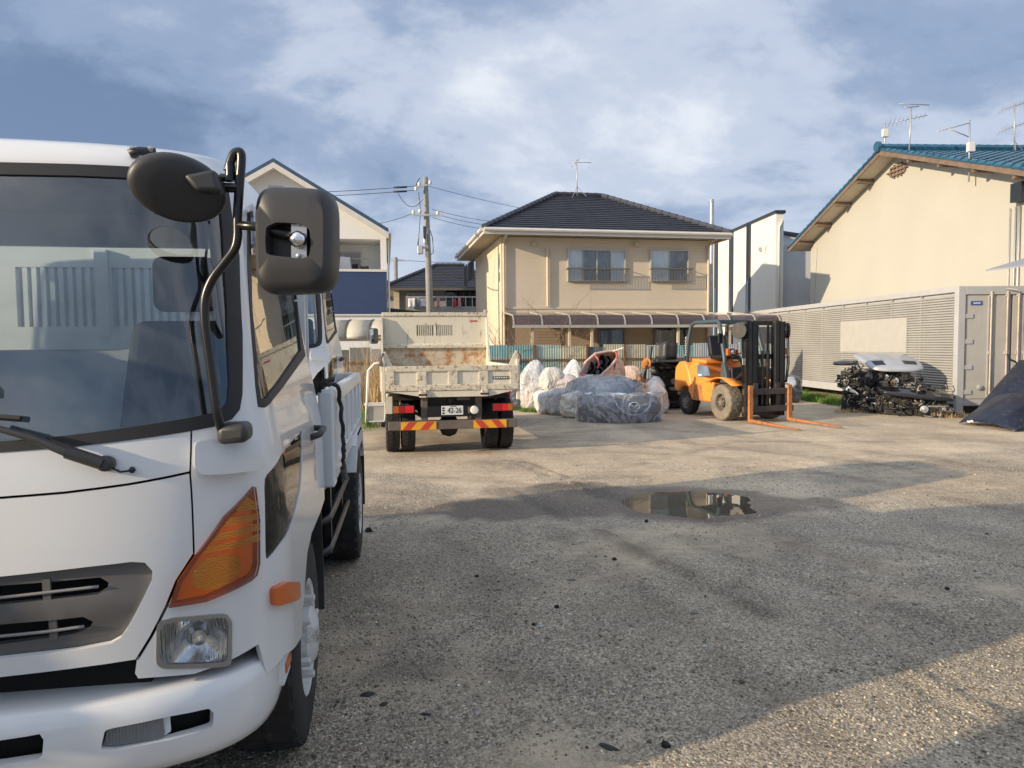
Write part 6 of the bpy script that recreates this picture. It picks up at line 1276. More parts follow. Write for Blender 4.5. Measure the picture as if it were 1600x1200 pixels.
fl = thing('board_fence', 'grey weathered board fence behind the dry reeds', 'fence', (-6.4, 20.0, 0), R(9))
for k in range(9):
    w = .58; h = 1.55+random.uniform(-.06, .05); b = MB(); b.bx(k*.6, k*.6+w, -.02, .02, 0, h); b.build('board', ['board_grey', 'block_grey', 'tin_dark'][(k*7) % 3], fl)
MB().bx(0, 5.4, -.06, -.022, 1.12, 1.17).build('rail', 'rust', fl)
# ---- curved translucent carport roof at the white house
mat('poly_cream', (.50, .46, .38), rough=.4, var=.08); cp_ = thing('carport', 'pale curved carport roof below the navy panel', 'carport', (at(538, 500, 22.5).x, 22.5, 0), R(4))
z1 = at(560, 497, 22.5).z; z0 = at(560, 529, 22.5).z
for k in range(3):
    b = MB(); b.grid(lambda i, j: V(-.75+.75*k+.02+.71*i, 1.6*(1-cos(j*pi/2))-.1, z0+(z1-z0)*sin(j*pi/2)), 2, 10); b.build('roof_sheet', 'poly_cream', cp_, smooth=True, solid=.006)
for k in range(4):
    b = MB(); P = [V(-.75+.75*k, 1.6*(1-cos(j*pi/20))-.11, z0+(z1-z0)*sin(j*pi/20)) for j in range(11)]
    for i in range(10): b.bar(P[i], P[i+1], .035, .04)
    b.build('roof_rib', 'frame_bronze', cp_)
MB().bx(-.8, 1.55, -.16, -.08, z0-.08, z0).build('beam', 'frame_bronze', cp_)
for x in (-.7, 1.4): MB().bx(x-.04, x+.04, -.15, -.07, 0, z0-.08).build('post', 'frame_bronze', cp_)

# ================================================================== pole and wires
pt, pb = at(664.5, 277, 24), at(673, 520, 24); pole = thing('utility_pole', 'tall grey concrete utility pole carrying wires', 'pole', (pb.x+.02, 24, 0)); po = Vector(pole.location)
def build_pole(t):
    top = pt-po; MB().tube([V(.02, 0, 0), top], [.14, .085], 14).build('shaft', 'concrete_pole', t, smooth=True)
    def q(x, y): return at(x, y, 23.8)-po
    for a, c in (((645, 336), (692, 336)), ((651, 292), (668, 289)), ((655, 387), (668, 387))): MB().bar(q(*a), q(*c), .06, .06).build('cross_arm', 'galv', t)
    for x, y in ((646, 332), (656, 330), (684, 333), (655, 288), (650, 295), (672, 285)): MB().lathe([(.03, -.07), (.06, -.03), (.04, 0), (.06, .03), (.03, .07)], q(x, y), (0, 0, 1), 10).build('insulator', 'trim_white', t, smooth=True)
    b = MB(); b.lathe([(.07, 0), (.07, .35), (.04, .4)], q(664, 380), (0, 0, 1), 12); b.build('switch_can', 'galv', t, smooth=40); MB().bx(*(lambda p: (p.x-.10, p.x+.08, p.y-.2, p.y-.05, p.z-.12, p.z+.16))(q(658, 392))).build('junction_box', 'galv', t, bevel=.02)
    for pts in ([(654, 300), (657, 330), (655, 360), (653, 395)], [(672, 360), (676, 372), (677, 395), (673, 398)], [(656, 278), (652, 284), (650, 292)], [(654, 372), (652, 385), (656, 398)]): MB().tube([q(*p) for p in pts], .014, 5).build('lead', 'stripe_dark', t)
    MB().bx(*(lambda p: (p.x-.04, p.x+.04, p.y-.14, p.y-.02, p.z-.2, p.z+.2))(q(664, 364))).build('cable_clamp', 'stripe_dark', t)
    b = MB(); b.tube([q(653, 318), q(662, 310)], .02, 5); b.build('stay_bracket', 'galv', t)
build_pole(pole)
mat('cable_black', (.03, .03, .033), rough=.6)
def wire(label, a, c, sag, r=.010, ties=(), grp='overhead wires'):
    a, c = Vector(a), Vector(c); pts = [a.lerp(c, k/16)-V(0, 0, sag*4*(k/16)*(1-k/16)) for k in range(17)]
    b = MB(); b.tube(pts, r, 5); o = b.build('overhead_wire', 'cable_black', smooth=True); tag(o, label, 'wire', grp)
    for f in ties:
        p = a.lerp(c, f)-V(0, 0, sag*4*f*(1-f)); d = (c-a).normalized(); MB().tube([p-d*.22, p+d*.22], r*3.2, 8).build('splice', 'cable_black', o, smooth=True)
P = lambda x, y, d=24: at(x, y, d)
wire('upper wire running from the pole top towards the white house', P(655, 290), P(300, 302, 22), .10, ties=(.09,)); wire('second wire running from the pole top towards the white house', P(651, 297), P(300, 308, 22), .10, ties=(.08,))
wire('thin looping wire beside the pole at mid height', P(646, 333), P(560, 352, 27), .10, .010); wire('top wire running from the pole over the beige house', P(670, 291), P(840, 330, 32), .05, .008); wire('upper of three low wires towards the beige house roof', P(675, 327), P(780, 347, 27), .06, .008); wire('middle of three low wires towards the beige house roof', P(690, 337), P(780, 353, 27), .06, .008); wire('lowest of three low wires towards the beige house roof', P(676, 340), P(775, 360, 27), .06, .008)
wire('service cable dropping from the pole to the beige house wall', P(675, 418), P(725, 436, 27.2), .05, .022); wire('slack loop of cable hanging beside the pole', P(621, 300), P(660, 312), .35, .010)
fp = at(618, 402, 60); pol2 = thing('utility_pole.001', 'small far-off utility pole above the distant roofs', 'pole', (fp.x, 60, 0)); MB().tube([V(0, 0, 0), V(0, 0, fp.z)], .17, 10).build('shaft', 'concrete_pole', pol2, smooth=True); MB().bar(V(-.6, 0, fp.z-.3), V(1.2, 0, fp.z-.3), .08).build('cross_arm', 'galv', pol2)
wire('far wire passing the distant pole above the rooftops', at(606, 404, 60), at(722, 410, 60), .1, .02)

# ================================================================== sacks, wrapped bumpers
def crumple(c, a=.5, s=6.0, o=0): 
    v = c*s+Vector((o, o*.7, -o)); n = 1-abs(noise.noise(v))*2; n2 = 1-abs(noise.noise(v*2.3))*2; return a*(n*.7+n2*.3)
def plasticky(name, c, var=.12, rough=.16, mixc=None):
    m = mat(name, c, rough=rough, var=var, scale=5, coat=.8, dirt=mixc, damt=.5, dscale=5); nt = m.node_tree; N = nt.nodes.new; b = nt.nodes['Principled BSDF']; tc = N('ShaderNodeTexCoord'); n = N('ShaderNodeTexNoise'); n.inputs['Scale'].default_value = 6; n.inputs['Detail'].default_value = 4; n.inputs['Distortion'].default_value = 2.0; nt.links.new(tc.outputs['Object'], n.inputs['Vector']); bp = N('ShaderNodeBump'); bp.inputs['Distance'].default_value = .055; bp.inputs['Strength'].default_value = 1.0; nt.links.new(n.outputs[0], bp.inputs['Height']); nt.links.new(bp.outputs[0], b.inputs['Normal'])
plasticky('bag_clear', (.52, .53, .54), .3, mixc=(.24, .24, .25)); plasticky('bag_white', (.74, .73, .70), .12); plasticky('bag_cream', (.72, .68, .60), .12, mixc=(.58, .53, .46)); plasticky('bag_pink', (.66, .47, .37), .15, rough=.5, mixc=(.60, .36, .29)); plasticky('bag_red', (.56, .50, .48), .2, mixc=(.42, .14, .12)); plasticky('bag_dark', (.09, .10, .12), .4, mixc=(.28, .29, .30))
def sack(x, y, w, h, d, m, label, neck=0, rz=0, tilt=0, z=0, name='sack', seed=None, cat='sack', amp=.26, Y=None, flare=.0):
    """x,y: photo pixel of the ground under its middle; w,h,d in metres"""
    lean = random.uniform(-.25, .25); p = G(x, y) if Y is None else at(x, y, Y); o = random.random()*60 if seed is None else seed; bm = bmesh.new(); bmesh.ops.create_icosphere(bm, subdivisions=4, radius=1)
    for v in bm.verts:
        c = v.co.copy(); e = Vector([(abs(k)**.62)*(1 if k >= 0 else -1) for k in c]); th_ = atan2(c.y, c.x); k = .9+crumple(c, amp, 1.5, o)+.35*crumple(c, amp, 3.6, o)+.05*sin(9*th_+o+2*c.z)*max(0, c.z+.3)
        q = Vector((e.x*w/2*k, e.y*d/2*k, max(-h/2, e.z*h/2*(1+.3*crumple(c, amp, 3, o)))))
        if neck and c.z > .55: f = (c.z-.55)/.45; q.x *= 1-.75*f*neck; q.y *= 1-.75*f*neck; q.z += h*.28*f*neck
        q.x *= 1+flare*c.z; q.x += lean*(c.z+1)*h*.5; v.co = q+Vector((0, 0, h/2))
    me = bpy.data.meshes.new(name); bm.to_mesh(me); bm.free(); me.polygons.foreach_set('use_smooth', [True]*len(me.polygons)); ob = link(name, me, m); ob.location = (p.x, p.y, z-.01); ob.rotation_euler = (tilt, 0, rz); tag(ob, label, cat, 'sacks heaped before the tin fence'); return ob
sack(832, 640, .70, 1.05, .5, 'bag_clear', 'tall clear plastic sack nearest the dump truck, dark contents', neck=.6)
sack(800, 640, .75, .55, .5, 'bag_dark', 'dark grey sack on the ground right behind the dump truck', amp=.1)
sack(836, 641, .50, .62, .4, 'bag_red', 'small red and white striped sack at the dump truck end of the heap')
sack(862, 640, .80, 1.0, .6, 'bag_cream', 'large cream sack with green print standing in the heap', neck=.25, rz=.3, amp=.10)
sack(856, 646, .50, .55, .4, 'bag_white', 'white sack with a red edge in the front row', rz=.2); sack(872, 648, .52, .62, .4, 'bag_clear', 'clear plastic sack in the front row of the heap'); sack(896, 652, .56, .55, .4, 'bag_cream', 'pale sack lying in the front row beside a wrapped bumper', rz=-.4)
sack(890, 640, .75, .78, .5, 'bag_red', 'clear sack showing red netting in the middle of the heap', neck=.4); sack(886, 632, .62, 1.02, .5, 'bag_white', 'white plastic sack with a tied neck behind the red one', neck=.7, amp=.12); sack(905, 632, .45, .88, .4, 'bag_white', 'rounded white sack against the woven bag', amp=.1)
sack(912, 652, .55, .62, .45, 'bag_clear', 'grey translucent sack at the end of the silver wrapped bumper'); sack(945, 655, .60, .58, .40, 'bag_clear', 'crumpled clear sack in front of the silver wrapped bumper', rz=.3); sack(940, 630, .8, .74, .5, 'bag_cream', 'cream sack under the open woven bag'); sack(975, 630, .72, .98, .6, 'bag_pink', 'dusty pink woven sack below the open bag', amp=.1, neck=.2)
sack(1018, 640, .45, .72, .4, 'bag_white', 'crumpled white plastic bundle leaning on the scrap axles', neck=.5); sack(1030, 645, .45, .62, .4, 'bag_white', 'white plastic tuft at the end of the navy bumper', neck=.8)
sack(775, 600, .45, 1.22, .5, 'cloth_red', 'bright red tarpaulin bundle showing behind the dump truck headboard', Y=15.6, amp=.05, cat='bundle')

# open woven bulk bag on top of the heap, full of black round parts
def bulk_bag():
    Yd = 16.6; t = thing('bulk_bag', 'open pink woven bulk bag full of black round parts, red straps', 'bag', (at(943, 600, Yd).x, Yd, .62)); o = Vector(t.location)
    q = lambda x, y, d=0: at(x, y, Yd+d)-o
    rim = [q(906, 587, -.35), q(915, 566, -.2), q(930, 553, 0), q(950, 549, .2), q(962, 548, .25), q(966, 558, .05), q(955, 572, -.2), q(938, 588, -.42), q(920, 592, -.45)]
    n = len(rim); back = [q(925, 600, .5), q(935, 585, .7), q(945, 572, .8), q(958, 562, .9), q(976, 565, .8), q(985, 590, .6), q(984, 600, .3), q(962, 603, .1), q(940, 603, .1)]
    mid = [(a+c)/2+V(.06*sin(i*2), -.08, .05*cos(i*3)) for i, (a, c) in enumerate(zip(rim, back))]
    b = MB(); b.add(rim+mid+back, [(i, (i+1) % n, n+(i+1) % n, n+i) for i in range(n)]+[(n+i, n+(i+1) % n, 2*n+(i+1) % n, 2*n+i) for i in range(n)]+[tuple(2*n+i for i in range(n))]); b.build('bag', 'bag_pink', t, smooth=True, sub=2, solid=.012)
    b = MB(); b.tube(rim+[rim[0]], .035, 7); b.build('rolled_rim', 'bag_pink', t, smooth=True)
    for k, (x, y, r, d) in enumerate(((921, 577, .17, -.12), (938, 568, .20, .08), (935, 583, .14, -.2), (950, 566, .13, .1))):
        ax = (V(-.35, -.9, .35)).normalized(); pp = q(x, y, d+.12); b = MB(); b.lathe([(r, 0), (r, .10), (r*.85, .12), (r*.4, .03), (r*.38, .09), (0.001, .10)], pp, ax, 20); b.build('round_part', 'satin_black', t, smooth=40)
    for pts in ([(929, 555, -.02), (934, 560, -.25), (936, 570, -.4), (933, 576, -.4)], [(962, 548, .2), (964, 556, 0), (961, 570, -.1), (958, 582, -.1)], [(907, 584, -.36), (916, 589, -.5), (928, 590, -.5)]):
        MB().tube([q(*p) for p in pts], .022, 6).build('strap', 'strap_red', t, smooth=True)
    b = MB(); b.tube([q(958, 549, .2), q(974, 544, .2)], .03, 6); b.build('stick', 'bag_cream', t)
mat('strap_red', (.55, .10, .09), rough=.7, var=.15); bulk_bag()

# car bumpers wrapped in clear film
glassy('film', (.88, .90, .93), ior=1.5, rough=.14, opaque=((.80, .82, .85), .3))
def film_streaks():     # milky creases in the clear film
    nt = MAT['film'].node_tree; N = nt.nodes.new; L = nt.links.new; m2 = [n for n in nt.nodes if n.type == 'MIX_SHADER' and any(l.from_node.type == 'BSDF_DIFFUSE' for l in n.inputs[2].links)][0]
    tc = N('ShaderNodeTexCoord'); n = N('ShaderNodeTexNoise'); n.inputs['Scale'].default_value = 2.6; n.inputs['Detail'].default_value = 4; n.inputs['Roughness'].default_value = .5; n.inputs['Distortion'].default_value = 1.2; L(tc.outputs['Object'], n.inputs['Vector'])
    r = N('ShaderNodeValToRGB'); e = r.color_ramp.elements; e[0].position, e[0].color = .38, (.12, .12, .12, 1); e[1].position, e[1].color = .50, (.38, .38, .38, 1); k = e.new(.56); k.color = (.16, .16, .16, 1); L(n.outputs[0], r.inputs[0]); L(r.outputs[0], m2.inputs[0])
    g = [q for q in nt.nodes if q.type == 'BSDF_GLOSSY'][0]; bp = N('ShaderNodeBump'); bp.inputs['Distance'].default_value = .04; L(n.outputs[0], bp.inputs['Height']); L(bp.outputs[0], g.inputs['Normal'])
film_streaks(); mat('paint_navy', (.012, .022, .075), rough=.3, var=.1, coat=.6); mat('paint_silver', (.40, .42, .45), rough=.3, metal=.4, var=.06, coat=.5); mat('grille_dark', (.035, .038, .045), rough=.5, var=.2)
def bumper(label, c, rz, w, h, deep, paint, grille=True, z=0, crown=.10):
    t = thing('car_bumper', label, 'bumper', (c[0], c[1], z), rz, 'wrapped bumpers')
    def pos(s, k, o=0.0):      # s -1..1 across, k 0..1 up
        a = abs(s); x = w/2*(sin(s*pi/2*.86)/sin(pi/2*.86)); y = deep*(1-cos(s*pi/2*.92)); r = 1+o/(w/2); lean = -.05*sin(pi*min(1, k*1.15)); bev = .12*max(0, k-.72)**1.3*3
        return V(x*r, y+lean-o+bev, h*k*(1-crown*a*a)+o*.6*(k*2-1))
    b = MB(); b.grid(lambda i, j: pos(2*i-1, j), 48, 12); b.build('skin', paint, t, smooth=True, solid=.02)
    if grille:
        b = MB(); b.grid(lambda i, j: pos(-.10+.62*i, .36+(.50)*j*(1-.0*i), .012) if True else 0, 20, 6)
        for v in range(len(b.v)):
            pass
        b.build('grille', 'grille_dark', t, smooth=True, solid=.006)
        for k in range(7): kk = .42+.062*k; MB().tube([pos(-.08+.58*i/12, kk, .018) for i in range(13)], .006, 5).build('grille_bar', 'paint_silver', t, smooth=True)
        MB().tube([pos(-.10+.64*i/20, .80-.50*(sin(pi*(i/20)))**.6*.98, .022) for i in range(21)], .020, 6).build('chrome_strip', 'chrome', t, smooth=True)
        ec = pos(.20, .60, .045); ax = (pos(.25, .6)-pos(.15, .6)).normalized(); em = thing('emblem', '', ''); del em['label']; del em['category']; em.parent = t
        MB().tube([ec+ax*(.11*cos(a*pi/14))+V(0, 0, .085*sin(a*pi/14)) for a in range(28)], .014, 6, closed=True).build('ring', 'chrome', em, smooth=True); MB().tube([ec+ax*(-.10)+V(0, 0, .035), ec+ax*(-.045)+V(0, 0, .028), ec+V(0, 0, -.03), ec+ax*.045+V(0, 0, .028), ec+ax*.10+V(0, 0, .035)], .013, 6).build('wing', 'chrome', em, smooth=True)
    vs = MB(); sd_ = random.random()*30
    def wrap(i, j): p = pos((2*i-1)*1.02, max(0, j*1.02), .035); n = V(p.x*.3, -1, .2).normalized(); return p+n*(crumple(p, .028, 3.2, sd_)+crumple(p, .014, 8, sd_))+V(0, 0, .03*max(0, j-.9)*10*(crumple(p, 1, 5, sd_)))
    vs.grid(wrap, 90, 26); vs.build('wrapping_film', 'film', t, smooth=True)
    b = MB(); sd2 = random.random()*9     # gathered film on top
    b.grid(lambda i, j: (lambda p: p+V(0, .16*j, .06*sin(i*23+sd2)*sin(j*pi)-.05*j+crumple(p, .04, 6, sd2)))(pos((2*i-1)*1.0, 1.0, .03)), 60, 6); b.build('film_top', 'film', t, smooth=True)
    return t
bumper('navy car bumper with grille and winged emblem, wrapped in clear film', (2.22, 14.42), R(-4), 1.78, .56, .62, 'paint_navy')
bumper('silver-grey car bumper wrapped in film behind the navy one', (1.95, 15.35), R(-16), 1.85, .90, .75, 'paint_silver', grille=False, crown=.38)

# ================================================================== scrap engines and axles
mat('scrap_black', (.014, .014, .015), rough=.42, var=.4, scale=9, dirt=(.05, .045, .04), damt=.5, dscale=9); mat('scrap_alu', (.26, .25, .235), rough=.5, metal=.5, var=.35, scale=8, dirt=(.05, .045, .04), damt=.55, dscale=12); mat('rust_orange', (.34, .13, .04), rough=.85, var=.3, scale=14); mat('scrap_brown', (.12, .09, .07), rough=.8, var=.3, scale=8)
def engine(label, loc, w, h, d, rz, seed, n=34, pale=.3, group='scrap engines'):
    """an engine with its looms and pulleys: block, head, sump, pulleys, hoses"""
    R_ = random.Random(seed); t = thing('scrap_engine', label, 'engine', loc, rz, group)
    b = MB(); b.prism([(-.40*w, .02), (.38*w, .0), (.46*w, .30*h), (.42*w, .72*h), (.20*w, .92*h), (-.30*w, .95*h), (-.45*w, .70*h), (-.47*w, .25*h)], lambda a, z, c: (a, c, z), -.36*d, .36*d); b.build('block', 'scrap_black', t, bevel=.02)
    b = MB(); b.bx(-.30*w, .30*w, -.40*d, .40*d, .80*h, .97*h); b.build('head_cover', 'scrap_alu' if R_.random() < pale+.3 else 'scrap_black', t, bevel=.025); b = MB(); b.bx(-.28*w, .26*w, -.42*d, .3*d, -.0*h, .2*h); b.build('sump', 'scrap_black', t, bevel=.03)
    for k in range(5):
        x, z, r = R_.uniform(-.38, .38)*w, R_.uniform(.2, .75)*h, R_.uniform(.035, .085); b = MB(); b.lathe([(r*.3, 0), (r, .01), (r, .022), (r*.82, .026), (r, .03), (r, .045), (r*.35, .05), (r*.3, .07), (.001, .072)], (x, -.39*d, z), (R_.uniform(-.2, .2), -1, R_.uniform(-.1, .2)), 18); b.build('pulley', R_.choice(['scrap_alu', 'scrap_black', 'scrap_brown', 'steel']), t, smooth=40)
    for k in range(n//2):
        x, y, z = R_.uniform(-.5, .5)*w, R_.choice([-1, -1, 1])*R_.uniform(.30, .52)*d, R_.uniform(.06, 1.0)*h; s = [R_.uniform(.02, .085) for _ in range(3)]; m = R_.random(); b = MB(); b.bx(x-s[0], x+s[0], y-s[1]*.7, y+s[1]*.7, z-s[2]*.7, z+s[2]*.7); b.build('bracket', 'scrap_alu' if m < pale else 'scrap_black', t, bevel=.01).rotation_euler = (0, 0, 0)
    for k in range(n):
        p = V(R_.uniform(-.5, .5)*w, R_.choice([-1, -1, 1])*R_.uniform(.36, .55)*d, R_.uniform(.05, 1.02)*h); pts = [p]
        for _ in range(5): p = p+V(R_.gauss(0, .07), R_.gauss(0, .03), R_.gauss(0, .06)); p.z = max(.02, p.z); pts.append(p)
        sm = []
        for i in range(5):
            a, b_, c, e = pts[max(i-1, 0)], pts[i], pts[i+1], pts[min(i+2, 5)]
            for j in range(3): u = j/3; sm.append(.5*((2*b_)+(-a+c)*u+(2*a-5*b_+4*c-e)*u*u+(-a+3*b_-3*c+e)*u**3))
        MB().tube(sm, R_.choice([.006, .009, .013, .02]), 6).build('hose', R_.choice(['scrap_black', 'rubber_trim', 'satin_black', 'scrap_black', 'scrap_alu'] if R_.random() > pale*.4 else ['scrap_alu']), t, smooth=True)
    return t
def disc_axle(label, loc, rz, ln, seed, z=.2, m='scrap_black'):
    R_ = random.Random(seed); t = thing('scrap_axle', label, 'axle', loc, rz, 'scrap axles'); b = MB(); b.tube([(-ln/2, 0, z), (-ln/4, .05, z-.04), (ln/4, .05, z-.04), (ln/2, 0, z)], .045, 8); b.bar((-ln*.35, .05, z-.02), (-ln*.2, .4, z+.02), .07); b.bar((ln*.35, .05, z-.02), (ln*.2, .4, z+.02), .07); b.build('beam', m, t, smooth=40)
    for s in (-1, 1):
        r = .15; b = MB(); b.lathe([(.05, -.03), (r, -.03), (r, -.008), (.09, -.006), (.085, .04), (.05, .05), (.001, .05)], (s*ln/2, 0, z), (s, -.55, .1), 26); dsc = b.build('brake_disc', 'rust_orange', t, smooth=35)
        b = MB(); b.lathe([(.04, .045), (.06, .06), (.03, .075), (.001, .08)], (s*ln/2, 0, z), (s, -.55, .1), 16); b.build('hub_face', 'scrap_alu' if R_.random() < .6 else 'rust_orange', dsc, smooth=35)
        b = MB(); b.cyl((s*ln*.42, .02, z), (s*ln*.36, .08, z+.42), .035, 10); b.build('strut', m, t, smooth=40)
    return t
# heap beside the forklift
def gl(x, y, Y): p = at(x, y, Y); return (p.x, p.y)
disc_axle('lowest scrap axle with a rusty disc behind the wrapped bumper', (*gl(1040, 620, 17.2), 0), R(6), 1.35, 1, .22)
engine('scrap engine at the bottom of the heap by the forklift wheel', (*gl(1060, 625, 17.9), 0), 1.1, .55, .7, R(8), 3, pale=.2, n=26); engine('scrap engine at the rear of the heap near the woven bag', (*gl(1020, 620, 18.2), 0), .9, .70, .7, R(-10), 4, pale=.1, n=26)
disc_axle('middle scrap axle with a rusty disc in the dark heap', (*gl(1035, 600, 17.7), .42), R(4), 1.1, 2, .22); engine('scrap engine in the middle of the dark heap', (*gl(1053, 600, 18.0), .54), 1.15, .42, .7, R(3), 5, pale=.15, n=26)
disc_axle('topmost scrap axle with pale hub and rusty discs', (*gl(1045, 575, 17.6), .95), R(5), 1.15, 6, .18); engine('scrap engine on top of the heap under the black shell', (*gl(1055, 575, 18.0), .92), 1.25, .30, .65, R(2), 7, pale=.2, n=26)
b = MB(); q = lambda x, y, d=17.6: at(x, y, d); nn = 14
b.grid(lambda i, j: q(1025+33*i+(-1.5*(1-j)), 562-27*j+1.5*sin(i*9)*j, 17.55+.10*sin(i*pi*3)*.4-.18*sin(i*pi)), nn, 4); o = b.build('plastic_shell', 'black_plastic', smooth=True, solid=.02); tag(o, 'upright black plastic shell standing on top of the engine heap', 'car part')
b = MB(); b.grid(lambda i, j: q(1025+60*i, 563+1.5*sin(i*4)-6*max(0, i-.75), 17.2+.6*j)+V(0, 0, .05*sin(j*pi)), 16, 3); o = b.build('undertray', 'black_plastic', smooth=True, solid=.03); tag(o, 'flat black tray under the upright plastic shell', 'car part')

# heap against the container
engine('lower engine of the container heap, nearest the grass', (*gl(1352, 640, 16.4), 0), 1.0, .62, .8, R(-35), 11, pale=.06, n=60, group='engines by the container'); engine('lower engine of the container heap with pale castings', (*gl(1405, 640, 15.75), 0), 1.05, .66, .8, R(-30), 12, pale=.25, n=60, group='engines by the container'); engine('low flat engine at the container corner post', (*gl(1462, 645, 15.2), 0), .75, .26, .6, R(-25), 13, pale=.4, n=22, group='engines by the container')
engine('upper engine of the container heap beneath the silver bonnet', (*gl(1350, 590, 16.35), .60), 1.0, .40, .8, R(-35), 14, pale=.08, n=60, group='engines by the container'); engine('upper engine with a bare brown casting beneath the silver bonnet', (*gl(1400, 590, 16.0), .60), .9, .32, .7, R(-30), 15, pale=.3, n=40, group='engines by the container')
def panel(name, label, c4, paint, bulge=.08, group=None, fold=.05, vents=(), th=.022, cat='bonnet', edge=.6, rnd=.16):
    """a pressed car panel on four corners (3D), crowned in the middle, edges turned down"""
    A, B, C, D = [Vector(v) for v in c4]; nm = (B-A).cross(D-A).normalized(); nm = nm if nm.z > 0 else -nm; o = A.copy(); t = thing(name, label, cat, o, 0, group)
    def pos(i, j, up=0.0):
        i2 = .5+(i-.5)*(1-rnd*(2*j-1)**4); j2 = .5+(j-.5)*(1-rnd*(2*i-1)**4); p = A.lerp(B, i2).lerp(D.lerp(C, i2), j2)-o; e = min(i, 1-i, j, 1-j); return p+nm*(bulge*(1-(2*i-1)**2)*(1-edge*(2*j-1)**2)+.012*sin(j*pi*1)*math.exp(-((i-.3)/.08)**2)+.012*math.exp(-((i-.7)/.08)**2)+up-(fold*(1-e/.04) if e < .04 else 0))
    b = MB(); b.grid(lambda i, j: pos(i, j), 40, 30); b.build('skin', paint, t, smooth=True, solid=th)
    for i0, j0, i1, j1 in vents: b = MB(); b.grid(lambda i, j: pos(i0+(i1-i0)*i, j0+(j1-j0)*j, .006), 6, 4); b.build('vent', 'grille_dark', t, smooth=True, solid=.004)
    return t
mat('bonnet_silver', (.44, .46, .50), rough=.35, metal=.2, var=.05, coat=.4); mat('bonnet_black', (.008, .008, .009), rough=.12, var=.3, coat=.8); mat('bonnet_navy', (.010, .014, .030), rough=.42, var=.25, dirt=(.09, .09, .10), damt=.52, dscale=22, stretch=(1, .3, 1), coat=.2)
panel('car_bonnet', 'silver-grey bonnet with two dark vents topping the container heap', (at(1324, 551, 16.9), at(1364, 577, 15.5), at(1454, 577, 15.5), at(1414, 552, 16.9)), 'bonnet_silver', .10, vents=((.72, .10, .86, .28), (.72, .62, .84, .86)))
panel('car_bonnet', 'long black bonnet wedged in the middle of the container heap', (at(1362, 592, 16.2), at(1372, 612, 15.3), at(1500, 626, 14.75), at(1470, 606, 15.5)), 'bonnet_black', .06)
panel('car_wing', 'white wing fragment sticking out of the container heap', (at(1304, 600, 16.8), at(1318, 608, 16.3), at(1343, 615, 15.9), at(1325, 603, 16.3)), 'paint_white' if False else 'truck_white', .03, cat='car part'); panel('car_wing', 'dark panel edge poking out under the silver bonnet', (at(1299, 565, 16.9), at(1303, 568, 16.4), at(1345, 566, 16.2), at(1335, 561, 16.8)), 'bonnet_black', .02, cat='car part')
panel('car_bonnet', 'dark navy bonnet lying nearest at the picture edge', (at(1495, 660, 13.75), at(1586, 673, 12.4), at(1675, 628, 12.8), at(1556, 616, 13.95)), 'bonnet_navy', .15, fold=.02, th=.012, edge=.25, rnd=.03)
panel('car_bonnet', 'dark navy bonnet propped behind the nearest one', (at(1522, 640, 14.75), at(1630, 655, 13.3), at(1715, 588, 13.55), at(1592, 560, 14.75)), 'bonnet_navy', .20, fold=.02, th=.012, edge=.25, rnd=.03)
b = MB(); b.grid(lambda i, j: at(1513+60*i, 661-5*sin(i*pi*.6)-2*j, 13.35-.35*i)+V(0, .05*j, 0), 20, 2); o = b.build('cream_trim', 'bag_cream', smooth=True, solid=.02); tag(o, 'curved cream strip beneath the nearest navy bonnet', 'car part')
engine('blackened engine deep in the middle of the container heap', (*gl(1385, 610, 16.3), .35), 1.3, .62, .7, R(-32), 16, pale=.04, n=40, group='engines by the container'); engine('flat black assembly under the black bonnet by the corner post', (*gl(1440, 630, 15.55), .0), .9, .60, .6, R(-28), 17, pale=.05, n=40, group='engines by the container')
engine('engine hidden behind the propped navy bonnets', (*gl(1640, 640, 14.9), 0), 1.2, .95, .8, R(-20), 18, pale=.1, n=20, group='engines by the container')
# scrap beyond the forklift, against the container
panel('car_bonnet', 'grey bonnet edge showing between forklift and container', (at(1222, 590, 19.2), at(1228, 606, 18.4), at(1246, 600, 18.4), at(1240, 586, 19.2)), 'bonnet_silver', .05); sack(1236, 612, .62, .75, .5, 'bag_dark', 'dark bundle beside the forklift in front of the slatted container', Y=19.2, amp=.08)

# ================================================================== vegetation
def gs(x, y, rx, ry, rz, n, h, w=.012): p = G(x, y); return (p.x, p.y, rx, ry, rz, n, h, w)
blades('grass', 'strip of green grass along the foot of the container', [gs(1285, 628, .35, 2.6, R(3), 2600, .22), gs(1250, 622, .4, 2.0, R(3), 1400, .25)], 'grass_green')
blades('grass', 'small patch of green grass beside the sacks', [gs(840, 643, .45, .35, 0, 900, .12), gs(815, 640, .5, .4, 0, 500, .10)], 'grass_green'); blades('grass', 'sparse grass and weeds behind the near truck', [gs(575, 655, .7, 1.2, 0, 900, .16), (-3.2, 15.5, .8, 2.5, 0, 1200, .2, .012)], 'grass_green'); blades('weeds', 'dry tufts at the foot of the container heap', [gs(1480, 652, .35, .2, 0, 260, .16, .01), gs(1330, 645, .4, .2, 0, 200, .12, .01)], 'grass_dry'); blades('weeds', 'a few green weed tufts in the foreground gravel', [gs(563, 957, .05, .04, 0, 22, .03, .004), gs(557, 972, .05, .03, 0, 18, .03, .004), gs(735, 920, .04, .03, 0, 16, .025, .004), gs(650, 912, .03, .03, 0, 10, .03, .004)], 'grass_green', cat='weeds')
blades('reeds', 'tall dry straw-coloured reeds between the two trucks', [(-3.9, 18.0, .9, .8, 0, 420, 1.4, .014), (-3.3, 17.6, .5, .6, 0, 150, 1.9, .012), (-3.0, 16.8, .4, .6, 0, 300, 1.2, .016)], 'grass_dry', cat='reeds')
mat('twig', (.20, .13, .09), rough=.9, var=.2)
